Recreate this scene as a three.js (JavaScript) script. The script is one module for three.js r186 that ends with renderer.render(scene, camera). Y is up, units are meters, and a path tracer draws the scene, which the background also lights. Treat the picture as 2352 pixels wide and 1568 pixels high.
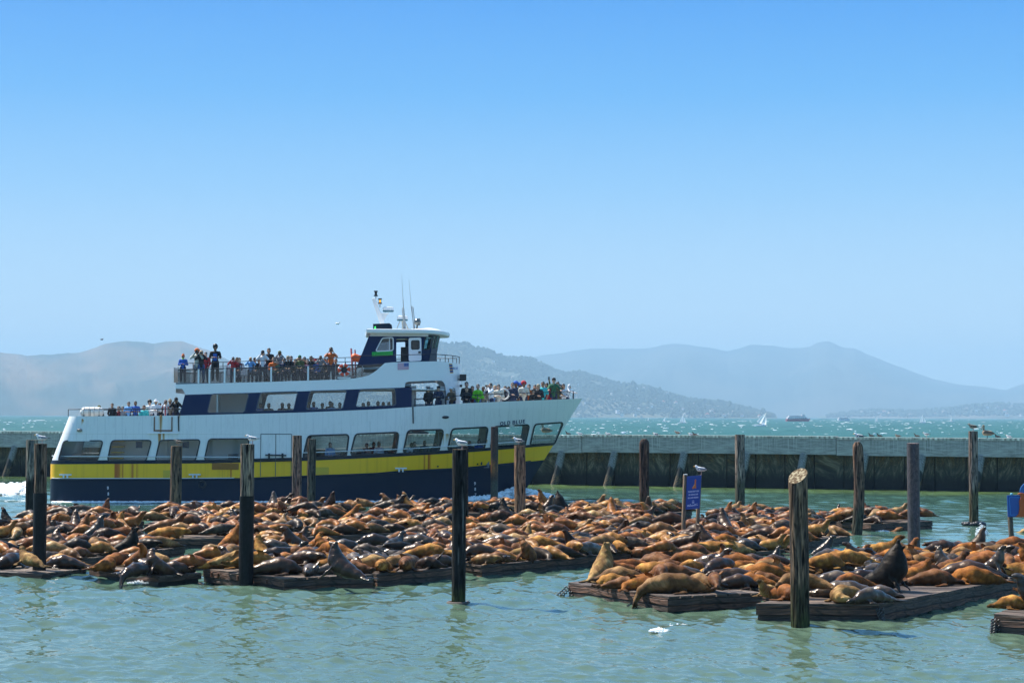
import * as THREE from 'three';
import { mergeGeometries, mergeVertices } from 'three/addons/utils/BufferGeometryUtils.js';
import { ImprovedNoise } from 'three/addons/math/ImprovedNoise.js';

// ---------------------------------------------------------------- camera, sky, sun, exposure
const PW = 2352, PH = 1568, FOC = 4200, EYE = 4.6;          // photograph measured at 2352 x 1568
const scene = new THREE.Scene();
const camera = new THREE.PerspectiveCamera(2 * Math.atan(PH / 2 / FOC) * 180 / Math.PI, 1024 / 682, 0.5, 16000);
camera.position.set(0, EYE, 0);
camera.rotation.order = 'YXZ';
camera.rotation.set(Math.atan(171 / FOC), 0, 0.0036);
camera.updateMatrixWorld(true);
const renderer = new THREE.WebGLRenderer({ antialias: true });
renderer.setSize(1024, 682);
renderer.toneMapping = THREE.LinearToneMapping;
renderer.toneMappingExposure = 1.9;
renderer.shadowMap.enabled = true;

const SUN_AZ = 58 * Math.PI / 180, SUN_EL = 54 * Math.PI / 180;   // left of the view, in front of it
const sunDir = new THREE.Vector3(-Math.sin(SUN_AZ) * Math.cos(SUN_EL), Math.sin(SUN_EL), -Math.cos(SUN_AZ) * Math.cos(SUN_EL));
const sun = new THREE.DirectionalLight(new THREE.Color(1.0, 0.945, 0.86), 5);
sun.name = 'sun';
sun.position.copy(sunDir).multiplyScalar(200).add(new THREE.Vector3(0, 0, -70));
sun.target.position.set(0, 0, -70);
sun.castShadow = true;
Object.assign(sun.shadow.camera, { left: -70, right: 70, top: 70, bottom: -70, near: 10, far: 500 });
sun.shadow.mapSize.set(4096, 4096);
scene.add(sun, sun.target);

{ // clear Pacific sky: pale at the horizon, quickly a strong blue above, paler towards the sun
  const w = 1024, h = 512, d = new Float32Array(w * h * 4);
  const stops = [[-90, .16, .24, .30], [0, .42, .49, .53], [2, .41, .49, .54], [4, .29, .42, .53], [7, .14, .315, .515], [10, .040, .225, .495], [13, .003, .16, .47], [22, .04, .20, .465], [45, .08, .205, .41], [90, .045, .14, .33]];
  const dir = new THREE.Vector3();
  for (let j = 0; j < h; j++) for (let i = 0; i < w; i++) {
    const el = ((j + .5) / h - .5) * Math.PI, az = ((i + .5) / w - .5) * 2 * Math.PI, deg = el * 180 / Math.PI;
    dir.set(Math.cos(el) * Math.cos(az), Math.sin(el), Math.cos(el) * Math.sin(az));
    let k = 0; while (k < stops.length - 2 && deg > stops[k + 1][0]) k++;
    const a = stops[k], b = stops[k + 1], t = Math.min(1, Math.max(0, (deg - a[0]) / (b[0] - a[0])));
    const ang = Math.acos(Math.min(1, Math.max(-1, dir.dot(sunDir))));
    const glow = .145 * Math.exp(-ang * 1.7) + .6 * Math.exp(-ang * 9);
    const o = (j * w + i) * 4;
    for (let c = 0; c < 3; c++) d[o + c] = (a[c + 1] + (b[c + 1] - a[c + 1]) * t) * (1 + .06 * Math.exp(-ang * 1.2)) + glow * [1, .93, .82][c] * (c === 0 ? 1 : .8);
    d[o + 3] = 1;
  }
  const sky = new THREE.DataTexture(d, w, h, THREE.RGBAFormat, THREE.FloatType);
  sky.mapping = THREE.EquirectangularReflectionMapping;
  sky.magFilter = sky.minFilter = THREE.LinearFilter;
  sky.needsUpdate = true;
  scene.background = sky;
  scene.environment = sky;
}
scene.fog = new THREE.FogExp2(new THREE.Color().setRGB(.47, .77, 1), 0.00015);

// ---------------------------------------------------------------- helpers
const V = (x, y, z) => new THREE.Vector3(x, y, z);
const clamp = (x, a = 0, b = 1) => Math.min(b, Math.max(a, x));
const lerp = (a, b, t) => a + (b - a) * t;
const sstep = (a, b, x) => { const t = clamp((x - a) / (b - a)); return t * t * (3 - 2 * t); };
function rng(seed) { let s = seed >>> 0; return () => { s = (s + 0x6d2b79f5) | 0; let t = Math.imul(s ^ (s >>> 15), 1 | s); t = (t + Math.imul(t ^ (t >>> 7), 61 | t)) ^ t; return ((t ^ (t >>> 14)) >>> 0) / 4294967296; }; }
const perlin = new ImprovedNoise();
const n3 = (x, y, z = 0) => perlin.noise(x + 31.7, y + 11.3, z + 5.9);
const fbm = (x, y, z = 0, o = 4) => { let s = 0, a = 1, f = 1, t = 0; for (let i = 0; i < o; i++) { s += a * n3(x * f, y * f, z * f + i * 7.1); t += a; a *= .5; f *= 2.03; } return s / t; };

const rayAt = (x, y) => V((x - PW / 2) / FOC, (PH / 2 - y) / FOC, -1).applyQuaternion(camera.quaternion);
function ground(x, y, h = 0) { const r = rayAt(x, y), t = (h - EYE) / r.y; return V(r.x * t, h, r.z * t); }      // where the sight line meets height h
function atDepth(x, y, d) { const r = rayAt(x, y), t = -d / r.z; return V(r.x * t, EYE + r.y * t, -d); }

const taken = new Map();
function numbered(name) { const n = taken.get(name) ?? 0; taken.set(name, n + 1); return n ? `${name}_${String(n).padStart(3, '0')}` : name; }
function tag(o, label, category, group, kind) {
  if (label) o.userData.label = label; if (category) o.userData.category = category; if (group) o.userData.group = group; if (kind) o.userData.kind = kind;
  return o;
}
function shadows(o) { o.castShadow = true; o.receiveShadow = true; return o; }
function thing(name, label, category, pos = V(0, 0, 0), turn = 0, group) {
  const o = new THREE.Group(); o.name = numbered(name); o.position.copy(pos); o.rotation.y = turn; scene.add(o);
  return tag(o, label, category, group);
}
function part(parent, name, geo, mat, label) {
  const m = shadows(new THREE.Mesh(geo, mat)); m.name = name; parent.add(m); if (label) m.userData.label = label; return m;
}
function single(name, geo, mat, label, category, group, kind) {
  const m = shadows(new THREE.Mesh(geo, mat)); m.name = numbered(name); scene.add(m); return tag(m, label, category, group, kind);
}
function prep(g, color) {                                   // same attributes everywhere, so that any pieces join
  g = g.index ? g.toNonIndexed() : g.clone();
  for (const k of Object.keys(g.attributes)) if (!['position', 'normal', 'uv', 'color'].includes(k)) g.deleteAttribute(k);
  if (!g.attributes.normal) g.computeVertexNormals();
  if (!g.attributes.uv) g.setAttribute('uv', new THREE.BufferAttribute(new Float32Array(g.attributes.position.count * 2), 2));
  if (color) { const n = g.attributes.position.count, a = new Float32Array(n * 3); for (let i = 0; i < n; i++) a.set(color, i * 3); g.setAttribute('color', new THREE.BufferAttribute(a, 3)); }
  else if (!color && color !== undefined) g.deleteAttribute('color');
  return g;
}
const join = (list, color = null) => mergeGeometries(list.map((g) => prep(g, color === 'keep' ? undefined : color)));
function box(w, h, d, x = 0, y = 0, z = 0) { return new THREE.BoxGeometry(w, h, d).translate(x, y, z); }
function rod(a, b, r, r2 = r, seg = 8) {
  const d = b.clone().sub(a), g = new THREE.CylinderGeometry(r2, r, d.length(), seg);
  return g.applyQuaternion(new THREE.Quaternion().setFromUnitVectors(V(0, 1, 0), d.clone().normalize())).translate((a.x + b.x) / 2, (a.y + b.y) / 2, (a.z + b.z) / 2);
}
function pipe(points, r, seg = 6, per = 4) { return new THREE.TubeGeometry(new THREE.CatmullRomCurve3(points, false, 'catmullrom', .2), points.length * per, r, seg); }
const planarUV = (g, fn) => { const p = g.attributes.position, uv = new Float32Array(p.count * 2); for (let i = 0; i < p.count; i++) { const [u, v] = fn(p.getX(i), p.getY(i), p.getZ(i)); uv[i * 2] = u; uv[i * 2 + 1] = v; } g.setAttribute('uv', new THREE.BufferAttribute(uv, 2)); return g; };

function texture(w, h, fn, srgb = false, linear = true) {    // fn(u, v) -> [r, g, b] 0..1
  const d = new Uint8Array(w * h * 4);
  for (let j = 0; j < h; j++) for (let i = 0; i < w; i++) { const c = fn((i + .5) / w, (j + .5) / h); for (let k = 0; k < 3; k++) d[(j * w + i) * 4 + k] = clamp(c[k]) * 255; d[(j * w + i) * 4 + 3] = 255; }
  const t = new THREE.DataTexture(d, w, h, THREE.RGBAFormat);
  t.wrapS = t.wrapT = THREE.RepeatWrapping; t.magFilter = THREE.LinearFilter; t.minFilter = THREE.LinearMipmapLinearFilter; t.generateMipmaps = true;
  if (srgb) t.colorSpace = THREE.SRGBColorSpace; t.needsUpdate = true; return t;
}
function canvasTexture(w, h, draw) {
  const c = document.createElement('canvas'); c.width = w; c.height = h; draw(c.getContext('2d'), w, h);
  const t = new THREE.CanvasTexture(c); t.colorSpace = THREE.SRGBColorSpace; t.magFilter = THREE.LinearFilter; return t;
}
const nth = (i) => { const u = ['', 'first', 'second', 'third', 'fourth', 'fifth', 'sixth', 'seventh', 'eighth', 'ninth', 'tenth', 'eleventh', 'twelfth', 'thirteenth', 'fourteenth', 'fifteenth', 'sixteenth', 'seventeenth', 'eighteenth', 'nineteenth'], n = i + 1, t = ['', '', 'twent', 'thirt', 'fort', 'fift'][n / 10 | 0]; return n < 20 ? u[n] : n % 10 ? `${t}y-${u[n % 10]}` : `${t}ieth`; };
// noise that wraps in u and v
const wrapNoise = (u, v, fu, fv, seed = 0) => {
  const a = u * 2 * Math.PI, b = v * 2 * Math.PI, ru = fu / 6.283, rv = fv / 6.283;
  return n3(Math.cos(a) * ru + seed, Math.sin(a) * ru + Math.cos(b) * rv * 1.3, Math.sin(b) * rv + seed * .7);
};
const lin = (r, g, b) => new THREE.Color().setRGB(r, g, b);
const std = (c, rough = .8, more = {}) => new THREE.MeshStandardMaterial({ color: lin(...c), roughness: rough, ...more });
const phys = (c, rough = .5, more = {}) => new THREE.MeshPhysicalMaterial({ color: lin(...c), roughness: rough, ...more });

// ---------------------------------------------------------------- smooth bodies: bones with radii, joined by a smooth minimum
function bone(a, b, ra, rb = ra, flat = null, q = 1) { return { a, b, ra, rb, flat, q }; }      // flat: axis along which the section is pressed to q of its radius
function bodyField(bones, k = .05) {
  const B = bones.map((s) => ({ ...s, ax: s.a[0], ay: s.a[1], az: s.a[2], dx: s.b[0] - s.a[0], dy: s.b[1] - s.a[1], dz: s.b[2] - s.a[2], kk: s.k ?? k }));
  for (const s of B) { s.l2 = Math.max(1e-9, s.dx * s.dx + s.dy * s.dy + s.dz * s.dz); s.R = Math.max(s.ra, s.rb); }
  const f = (x, y, z) => {
    let d = 1e3;
    for (const s of B) {
      const px = x - s.ax, py = y - s.ay, pz = z - s.az, t = clamp((px * s.dx + py * s.dy + pz * s.dz) / s.l2);
      const ox = px - s.dx * t, oy = py - s.dy * t, oz = pz - s.dz * t, r = s.ra + (s.rb - s.ra) * t;
      let l = Math.sqrt(ox * ox + oy * oy + oz * oz), e = l - r;
      if (s.flat && l > 1e-6) { const on = ox * s.flat[0] + oy * s.flat[1] + oz * s.flat[2], m = Math.sqrt(l * l - on * on + on * on / (s.q * s.q)); e = (m - r) * l / m; }
      if (s.cut) { if (e < d + .02) d = Math.max(d, -e); continue; }
      const h = Math.max(s.kk - Math.abs(d - e), 0) / s.kk;
      d = Math.min(d, e) - h * h * s.kk * .25;
    }
    return d;
  };
  f.lo = [1e9, 1e9, 1e9]; f.hi = [-1e9, -1e9, -1e9];
  for (const s of bones) for (const [p, r] of [[s.a, s.ra], [s.b, s.rb]]) for (let c = 0; c < 3; c++) { f.lo[c] = Math.min(f.lo[c], p[c] - r - k); f.hi[c] = Math.max(f.hi[c], p[c] + r + k); }
  return f;
}
function meshField(f, h, colorOf, lo = f.lo, hi = f.hi) {   // surface nets
  const n = [0, 1, 2].map((c) => Math.ceil((hi[c] - lo[c]) / h) + 2), [nx, ny, nz] = n, F = new Float32Array(nx * ny * nz);
  for (let k = 0, o = 0; k < nz; k++) for (let j = 0; j < ny; j++) for (let i = 0; i < nx; i++, o++) F[o] = f(lo[0] + i * h, lo[1] + j * h, lo[2] + k * h);
  const id = new Int32Array(nx * ny * nz).fill(-1), P = [], I = [], sx = 1, sy = nx, sz = nx * ny;
  const corner = [0, sx, sy, sx + sy, sz, sx + sz, sy + sz, sx + sy + sz], edges = [[0, 1], [2, 3], [4, 5], [6, 7], [0, 2], [1, 3], [4, 6], [5, 7], [0, 4], [1, 5], [2, 6], [3, 7]];
  for (let k = 0; k < nz - 1; k++) for (let j = 0; j < ny - 1; j++) for (let i = 0; i < nx - 1; i++) {
    const o = i + j * sy + k * sz; let m = 0; for (let c = 0; c < 8; c++) if (F[o + corner[c]] < 0) m |= 1 << c;
    if (m === 0 || m === 255) continue;
    let x = 0, y = 0, z = 0, q = 0;
    for (const [a, b] of edges) { const fa = F[o + corner[a]], fb = F[o + corner[b]]; if ((fa < 0) === (fb < 0)) continue; const t = fa / (fa - fb); x += (a & 1) + ((b & 1) - (a & 1)) * t; y += (a >> 1 & 1) + ((b >> 1 & 1) - (a >> 1 & 1)) * t; z += (a >> 2) + ((b >> 2) - (a >> 2)) * t; q++; }
    id[o] = P.length / 3; P.push(lo[0] + (i + x / q) * h, lo[1] + (j + y / q) * h, lo[2] + (k + z / q) * h);
  }
  for (let k = 1; k < nz - 1; k++) for (let j = 1; j < ny - 1; j++) for (let i = 1; i < nx - 1; i++) {
    const o = i + j * sy + k * sz, ins = F[o] < 0;
    for (const [s, u, v] of [[sx, sy, sz], [sy, sz, sx], [sz, sx, sy]]) {
      if (ins === (F[o + s] < 0)) continue;
      const a = id[o], b = id[o - u], c = id[o - u - v], d = id[o - v]; if (a < 0 || b < 0 || c < 0 || d < 0) continue;
      if (ins) I.push(a, b, c, a, c, d); else I.push(a, c, b, a, d, c);
    }
  }
  const N = new Float32Array(P.length), e = h * .4, C = colorOf ? new Float32Array(P.length) : null, U = new Float32Array(P.length / 3 * 2);
  for (let i = 0; i < P.length; i += 3) {
    const x = P[i], y = P[i + 1], z = P[i + 2];
    let a = f(x + e, y, z) - f(x - e, y, z), b = f(x, y + e, z) - f(x, y - e, z), c = f(x, y, z + e) - f(x, y, z - e); const l = Math.hypot(a, b, c) || 1;
    N[i] = a / l; N[i + 1] = b / l; N[i + 2] = c / l;
    U[i / 3 * 2] = x + y * .35; U[i / 3 * 2 + 1] = z + y * .6;
    if (C) C.set(colorOf(x, y, z, N[i + 1]), i);
  }
  const g = new THREE.BufferGeometry();
  g.setAttribute('position', new THREE.BufferAttribute(new Float32Array(P), 3)); g.setAttribute('normal', new THREE.BufferAttribute(N, 3)); g.setAttribute('uv', new THREE.BufferAttribute(U, 2));
  if (C) g.setAttribute('color', new THREE.BufferAttribute(C, 3));
  g.setIndex(I); return g;
}

// ---------------------------------------------------------------- the sea: one waved sheet, harbour and bay
const WALL0 = ground(0, 1093, 0), WALL1 = ground(2352, 1130, 0), wallU = WALL1.clone().sub(WALL0).normalize(), wallN = V(-wallU.z, 0, wallU.x);
if (wallN.z < 0) wallN.negate();                             // towards the camera
const wallSide = (x, z) => (x - WALL0.x) * wallN.x + (z - WALL0.z) * wallN.z;
const waterBump = texture(512, 512, (u, v) => {
  let s = 0; for (const [f, a, k] of [[9, .5, 1], [19, .32, 2], [37, .2, 3], [61, .12, 4]]) s += a * (1 - 2 * Math.abs(wrapNoise(u, v, f * .75, f, k * 3.1)));
  const c = clamp(.5 + s * .36); return [c, c, c];
});
const R1 = rng(7), waves = [];
for (let i = 0; i < 40; i++) {
  const L = .26 * Math.pow(8, i / 39) * (0.9 + .2 * R1()), a = (R1() - .5) * 2.3 + (R1() < .5 ? .5 : 2.5), k = 2 * Math.PI / L;
  waves.push({ kx: Math.cos(a) * k, kz: Math.sin(a) * k, L, A: .0085 * Math.pow(L, .62) * .72 * (.6 + .8 * R1()), p: R1() * 6.28 });
}
for (let i = 0; i < 7; i++) { const L = 2.6 + 5 * R1(), a = .9 + (R1() - .5) * 1.6, k = 2 * Math.PI / L; waves.push({ kx: Math.cos(a) * k, kz: Math.sin(a) * k, L, A: L * .0034, p: R1() * 6.28 }); }
const bayWaves = [];
for (let i = 0; i < 26; i++) { const L = 1.8 * Math.pow(14, i / 25), a = (R1() - .5) * 1.7 + 1.2, k = 2 * Math.PI / L; bayWaves.push({ kx: Math.cos(a) * k, kz: Math.sin(a) * k, L, A: L * .009 * (.6 + .8 * R1()), p: R1() * 6.28 }); }
function seaHeight(x, z, cell) {
  const gust = .72 + .55 * n3(x * .045, z * .03, 3.3), side = wallSide(x, z), bay = side < -1.2;
  let h = 0;
  for (const w of bay ? bayWaves : waves) { const f = sstep(1.6, 3.4, w.L / cell); if (f > 0) h += f * w.A * (Math.exp(.9 * Math.sin(w.kx * x + w.kz * z + w.p)) - 1.21); }
  return h * gust * (bay ? 1 : sstep(-.2, 2.5, side) * .9 + .1);
}
const FAN = .36;
function seaSheet(bay) {
  const rows = [], yTop = 4.0, y0 = 980;                    // rows even in the picture, so the mesh is fine where it shows large
  const NR = bay ? 220 : 780; for (let i = 0; i <= NR; i++) { const s = i / NR; rows.push(EYE * FOC / (bay ? lerp(205, 2.2, s) : lerp(y0, 132, s))); }
  if (bay) rows.push(10500);
  const cols = bay ? 380 : 530, P = new Float32Array(rows.length * (cols + 1) * 3), C = new Float32Array(P.length), U = new Float32Array(P.length / 3 * 2), I = [];
  rows.forEach((d, j) => {
    for (let i = 0; i <= cols; i++) {
      const o = j * (cols + 1) + i, x = (i / cols - .5) * 2 * FAN * d, z = -d, cell = Math.max(d * FAN * 2 / cols, d * d / (EYE * FOC) * 1.3);
      const y = d > 900 ? 0 : seaHeight(x, z, Math.min(cell, d * FAN * 2 / cols * 2.2));
      P.set([x, y, z], o * 3); U[o * 2] = x; U[o * 2 + 1] = z;
      const side = wallSide(x, z), m = .5 + .5 * fbm(x * .05, z * .05, 1.7, 3);
      if (side > -.4) {                                      // sheltered, silty green water; more yellow in the shallows against the wall
        const near = sstep(75, 35, d), shal = sstep(11, 1, side), c = [lerp(.060, .080, near), lerp(.136, .124, near), lerp(.106, .084, near)];
        C.set([c[0] * (.85 + .35 * m) + shal * .07, c[1] * (.9 + .25 * m) + shal * .075, c[2] * (.9 + .2 * m) - shal * .03], o * 3);
      } else { const k = .82 + .4 * m; C.set([.026 * k, .098 * k, .084 * k], o * 3); }
    }
  });
  for (let j = 0; j < rows.length - 1; j++) for (let i = 0; i < cols; i++) { const a = j * (cols + 1) + i, b = a + 1, c = a + cols + 1, e = c + 1, out = [a, b, c, e].some((k) => wallSide(P[k * 3], P[k * 3 + 2]) < -.55), all = [a, b, c, e].every((k) => wallSide(P[k * 3], P[k * 3 + 2]) < -.5); if (bay ? !all : out) continue; I.push(a, b, c, b, e, c); }
  const g = new THREE.BufferGeometry();
  g.setAttribute('position', new THREE.BufferAttribute(P, 3)); g.setAttribute('uv', new THREE.BufferAttribute(U, 2)); g.setAttribute('color', new THREE.BufferAttribute(C, 3));
  g.setIndex(I); g.computeVertexNormals(); return g;
}
const bumpNear = waterBump.clone(); bumpNear.repeat.set(.42, .42); bumpNear.needsUpdate = true;
const seaMat = phys([1, 1, 1], .035, { vertexColors: true, ior: 1.33, bumpMap: bumpNear, bumpScale: .007 });
single('water', seaSheet(false), seaMat, 'green rippled harbour water round the rafts', null, null, 'structure');
const bumpBay = waterBump.clone(); bumpBay.repeat.set(.07, .07); bumpBay.needsUpdate = true;
single('water', seaSheet(true), phys([1, 1, 1], .42, { vertexColors: true, ior: 1.33, specularIntensity: .4, bumpMap: bumpBay, bumpScale: .35 }), 'choppy teal bay beyond the breakwater', null, null, 'structure');
single('seabed', new THREE.PlaneGeometry(14000, 15000).rotateX(-Math.PI / 2).translate(0, -.6, -5000), phys([.05, .12, .092], .12, { ior: 1.33 }), 'dark green water beyond the harbour', null, null, 'structure');

// ---------------------------------------------------------------- hills across the bay
function profile(pts) { return (x) => { let k = 0; while (k < pts.length - 2 && x > pts[k + 1][0]) k++; const a = pts[k], b = pts[k + 1]; let t = clamp((x - a[0]) / (b[0] - a[0])); return lerp(a[1], b[1], t); }; }
function hills(name, pts, shoreD, ridgeD, colorOf, label, rough, seed, cols = 500, rows = 60) {
  const top = profile(pts), x0 = pts[0][0], x1 = pts[pts.length - 1][0], P = [], C = [], I = [];
  const heightAt = (xs, s) => {                              // s: 0 at the shore, 1 on the ridge, to 1.5 behind it
    const d = lerp(shoreD, ridgeD, s), p = atDepth(xs, 955, d), ridge = atDepth(xs, top(xs), ridgeD).y;
    const u = (xs - 1176) / FOC * ridgeD;
    const spur = fbm(u * .0016 + seed, s * 1.1, seed, 4), up = s < 1 ? Math.pow(s, .9) * (1 + .55 * spur * (1 - s) * 1.6) : 1 - (s - 1) * 1.2;
    const gully = (1 - 2 * Math.abs(fbm(u * 18 / ridgeD + seed * 2, s * 1.4, seed, 4))) * (ridgeD > 9000 ? .05 : .17) * (1 - s) * Math.min(1, s * 4);
    let y = Math.max(0, ridge) * (up + (s < 1 ? gully : 0)) + fbm(u * .007, s * 1.6, seed + 3, 5) * rough * Math.min(1, s * 3);
    if (s <= 0) y = -2;
    return V((xs - 1176) / FOC * d, Math.min(y, s < 1 ? EYE + (ridge - EYE) * d / ridgeD * .995 : 1e9), -d);
  };
  for (let j = 0; j <= rows; j++) for (let i = 0; i <= cols; i++) {
    const s = j / rows * 1.4, xs = lerp(x0, x1, i / cols), p = heightAt(xs, s); P.push(p.x, p.y, p.z); C.push(...colorOf(p, s, (xs - 1176) / FOC * ridgeD));
  }
  for (let j = 0; j < rows; j++) for (let i = 0; i < cols; i++) { const a = j * (cols + 1) + i, b = a + 1, c = a + cols + 1, e = c + 1; I.push(a, b, c, b, e, c); }
  const g = new THREE.BufferGeometry(); g.setAttribute('position', new THREE.Float32BufferAttribute(P, 3)); g.setAttribute('color', new THREE.Float32BufferAttribute(C, 3)); g.setIndex(I); g.computeVertexNormals();
  single(name, g, std([1, 1, 1], .95, { vertexColors: true }), label, 'hills', null, 'structure');
  return heightAt;
}
const mixc = (a, b, t) => a.map((v, i) => lerp(v, b[i], clamp(t)));
hills('mountain', [[900, 850], [1150, 830], [1228, 817], [1269, 812], [1357, 799], [1430, 800], [1489, 798.6], [1533, 790], [1585, 790.5], [1608, 794], [1671, 806], [1690, 800], [1722, 791], [1785, 793], [1816, 800], [1861, 795.5], [1880, 786], [1905, 783], [1937, 796.5], [1965, 798.7], [2003, 816], [2066, 841], [2145, 870], [2193, 881], [2240, 885.7], [2310, 895], [2352, 881], [2420, 862], [2560, 880], [2800, 905], [3200, 945]],
  9000, 12500, (p, s, u) => mixc([.03, .05, .045], [.09, .09, .07], .5 + 1.6 * fbm(u * .0012, s * 3, 2.2, 4)), 'tall blue hazy mountain with a pointed summit across the bay', 14, 11);
hills('headland', [[-160, 830], [-40, 806], [0, 808], [40, 811], [60, 817], [95, 814], [180, 810], [200, 803], [240, 787], [290, 780], [330, 783], [352, 788], [380, 784], [415, 783], [440, 790], [480, 805], [525, 827], [580, 850], [660, 880], [760, 905], [900, 930]],
  5600, 7200, (p, s, u) => { const n = .5 + 2.2 * fbm(u * .0042 + 4, s * 2.4, 8.1, 6); return mixc([.012, .026, .010], [.15, .095, .045], n - .3 + .25 * s - .3 * sstep(-900, 600, u)); }, 'bare brown and green headland hills at the left of the bay', 12, 3);
const woodedAt = hills('wooded_ridge', [[560, 950], [660, 925], [760, 885], [840, 850], [900, 830], [960, 800], [985, 790], [1011, 787], [1030, 793], [1047, 790], [1070, 789], [1093, 800], [1122, 803], [1144, 813], [1160, 818], [1208, 821], [1243, 833], [1270, 846], [1296, 856], [1328, 853], [1366, 864], [1415, 877], [1492, 889], [1533, 904], [1591, 918], [1655, 922], [1687, 930], [1725, 939], [1760, 949], [1785, 955]],
  5600, 6800, (p, s, u) => { const n = .5 + 1.7 * fbm(u * .006, s * 7, 1.1, 4); return mixc([.04, .06, .035], [.15, .135, .08], n * .75 - .1); }, 'wooded ridge sloping down to the water behind the bow', 10, 7);
const shoreAt = hills('far_shore', [[1880, 956], [1960, 946], [2010, 940], [2100, 944], [2160, 938], [2230, 930], [2300, 926], [2352, 930], [2440, 936], [2700, 952]],
  7400, 8200, (p, s, u) => mixc([.03, .05, .03], [.14, .12, .08], .5 + 1.5 * fbm(u * .004, s * 5, 6, 3)), 'low wooded shore at the foot of the mountain, far right', 5, 23, 160, 24);
{ // trees on the ridge: a far-off wood that reads as one mass
  const R = rng(21), tree = [];
  for (let v = 0; v < 4; v++) { const g = new THREE.IcosahedronGeometry(1, 1), p = g.attributes.position; for (let i = 0; i < p.count; i++) { const k = 1 + .5 * n3(p.getX(i) * 2.1 + v * 9, p.getY(i) * 2.1, p.getZ(i) * 2.1); p.setXYZ(i, p.getX(i) * k, p.getY(i) * k * (v === 3 ? 1.5 : .8) + .4, p.getZ(i) * k); } g.computeVertexNormals(); tree.push(g); }
  const spots = [[], [], [], []], N = 17000;
  for (let i = 0; i < N; i++) {
    const xs = 600 + R() * 1180, s = Math.pow(R(), .8), p = woodedAt(xs, s); if (p.y < 2) continue;
    const open = fbm(p.x * .006, p.z * .006, 4, 3); if (open > .22 && s < .96) continue;
    spots[R() < .12 ? 3 : (R() * 3 | 0)].push([p, 3.2 + 5.5 * R() * R() * R() + (s > .95 ? 1 : 0)]);
  }
  for (let i = 0; i < 1500; i++) { const p = shoreAt(1900 + R() * 520, .1 + .9 * R()); if (p.y > 1) spots[R() * 3 | 0].push([p, 4 + 4 * R()]); }
  const wood = new THREE.Group(); wood.name = numbered('distant_woods'); scene.add(wood); tag(wood, 'dark trees massed over the wooded ridge and far shore', 'woods', null, 'stuff');
  const mat = std([.05, .068, .05], .95), M = new THREE.Matrix4(), q = new THREE.Quaternion(), c = new THREE.Color();
  spots.forEach((list, v) => {
    const im = new THREE.InstancedMesh(tree[v], mat, list.length); im.name = 'tree_crowns'; im.userData.kind = 'stuff';
    list.forEach(([p, r], i) => { M.compose(p, q.setFromAxisAngle(V(0, 1, 0), R() * 6.28), V(r, r * (.8 + .5 * R()), r)); im.setMatrixAt(i, M); const k = .6 + .8 * R(); im.setColorAt(i, c.setRGB(k, k, k * .9)); });
    wood.add(im);
  });
}
{ // houses on the wooded slope and along the far shore
  const R = rng(5), wallG = [box(1, .6, .8, 0, .3, 0), box(.8, .9, .7, 0, .45, 0)], roofG = new THREE.CylinderGeometry(.0, .78, .4, 4).rotateY(Math.PI / 4).translate(0, .8, 0), flatG = box(.9, .08, .8, 0, .94, 0);
  const roofM = [std([.30, .10, .06], .9), std([.16, .12, .10], .9), std([.35, .33, .3], .9)], wallM = [std([.75, .70, .62], .9), std([.62, .5, .38], .9), std([.8, .8, .8], .9)], winM = std([.05, .06, .08], .3);
  const winG = box(.6, .16, .02, 0, .32, .405);
  const kinds = ['white-walled', 'tan-walled', 'pale'], roofs = ['red roof', 'brown roof', 'grey roof'], houses = [];
  for (let i = 0; i < 66; i++) {
    const onShore = i > 47, xs = onShore ? 1960 + R() * 400 : 1120 + Math.pow(R(), .8) * 640, s = onShore ? .04 + .5 * R() : Math.pow(R(), 1.7) * .8, p = (onShore ? shoreAt : woodedAt)(xs, s);
    if (p.y < .5) continue;
    const w = (8 + 11 * R() * R()) * (onShore ? 1.1 : .8), a = R() * 3 | 0, b = R() * 3 | 0;
    const t = thing('house', '', 'house', p.setY(p.y + (onShore ? 1.5 : 2.5)), (R() - .5) * 1.2, onShore ? 'houses along the far shore' : 'houses among the trees on the wooded slope');
    t.scale.setScalar(w);
    houses.push([xs, t, `${kinds[a]} house with ${roofs[b]}`, onShore]);
    part(t, 'wall', wallG[i % 2], wallM[a]); part(t, 'roof', i % 2 ? flatG : roofG, roofM[b]); part(t, 'window', winG, winM);
  }
  for (const shore of [false, true]) houses.filter((h) => h[3] === shore).sort((a, b) => a[0] - b[0]).forEach((h, i) => { h[1].userData.label = `tiny ${h[2]}, ${nth(i)} from left on the ${shore ? 'far low shore' : 'wooded slope'}`; });
}

// ---------------------------------------------------------------- breakwater: concrete cap on sheet panels, with raking piles
const concreteTex = texture(512, 256, (u, v) => {
  const base = .82 + .16 * wrapNoise(u, v, 14, 9, 1) + .10 * wrapNoise(u, v, 60, 34, 2) + .05 * wrapNoise(u, v, 160, 90, 5);
  const s1 = Math.max(0, wrapNoise(u, .3, 190, 1, 3) - .12) * 2.4 * clamp(.35 + v * 1.1 + 1.2 * wrapNoise(u, .6, 60, 1, 8)) * sstep(.02, .35, v), s2 = Math.max(0, wrapNoise(u, .7, 90, 1, 9) - .1) * sstep(.2, .9, v) * .9;
  const drip = clamp(s1 * .8), red = .10 * sstep(.8, .95, v) * clamp(.5 + 2 * wrapNoise(u, v, 40, 6, 12)), d = base * (1 - .35 * s2);
  return [lerp(d * .92, .93, drip) , lerp(d * .97, .97, drip) - red, lerp(d, 1, drip) - red * .9];
}, true);
const capMat = std([.54, .50, .46], .85, { map: concreteTex, bumpMap: concreteTex, bumpScale: .01 });
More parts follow.
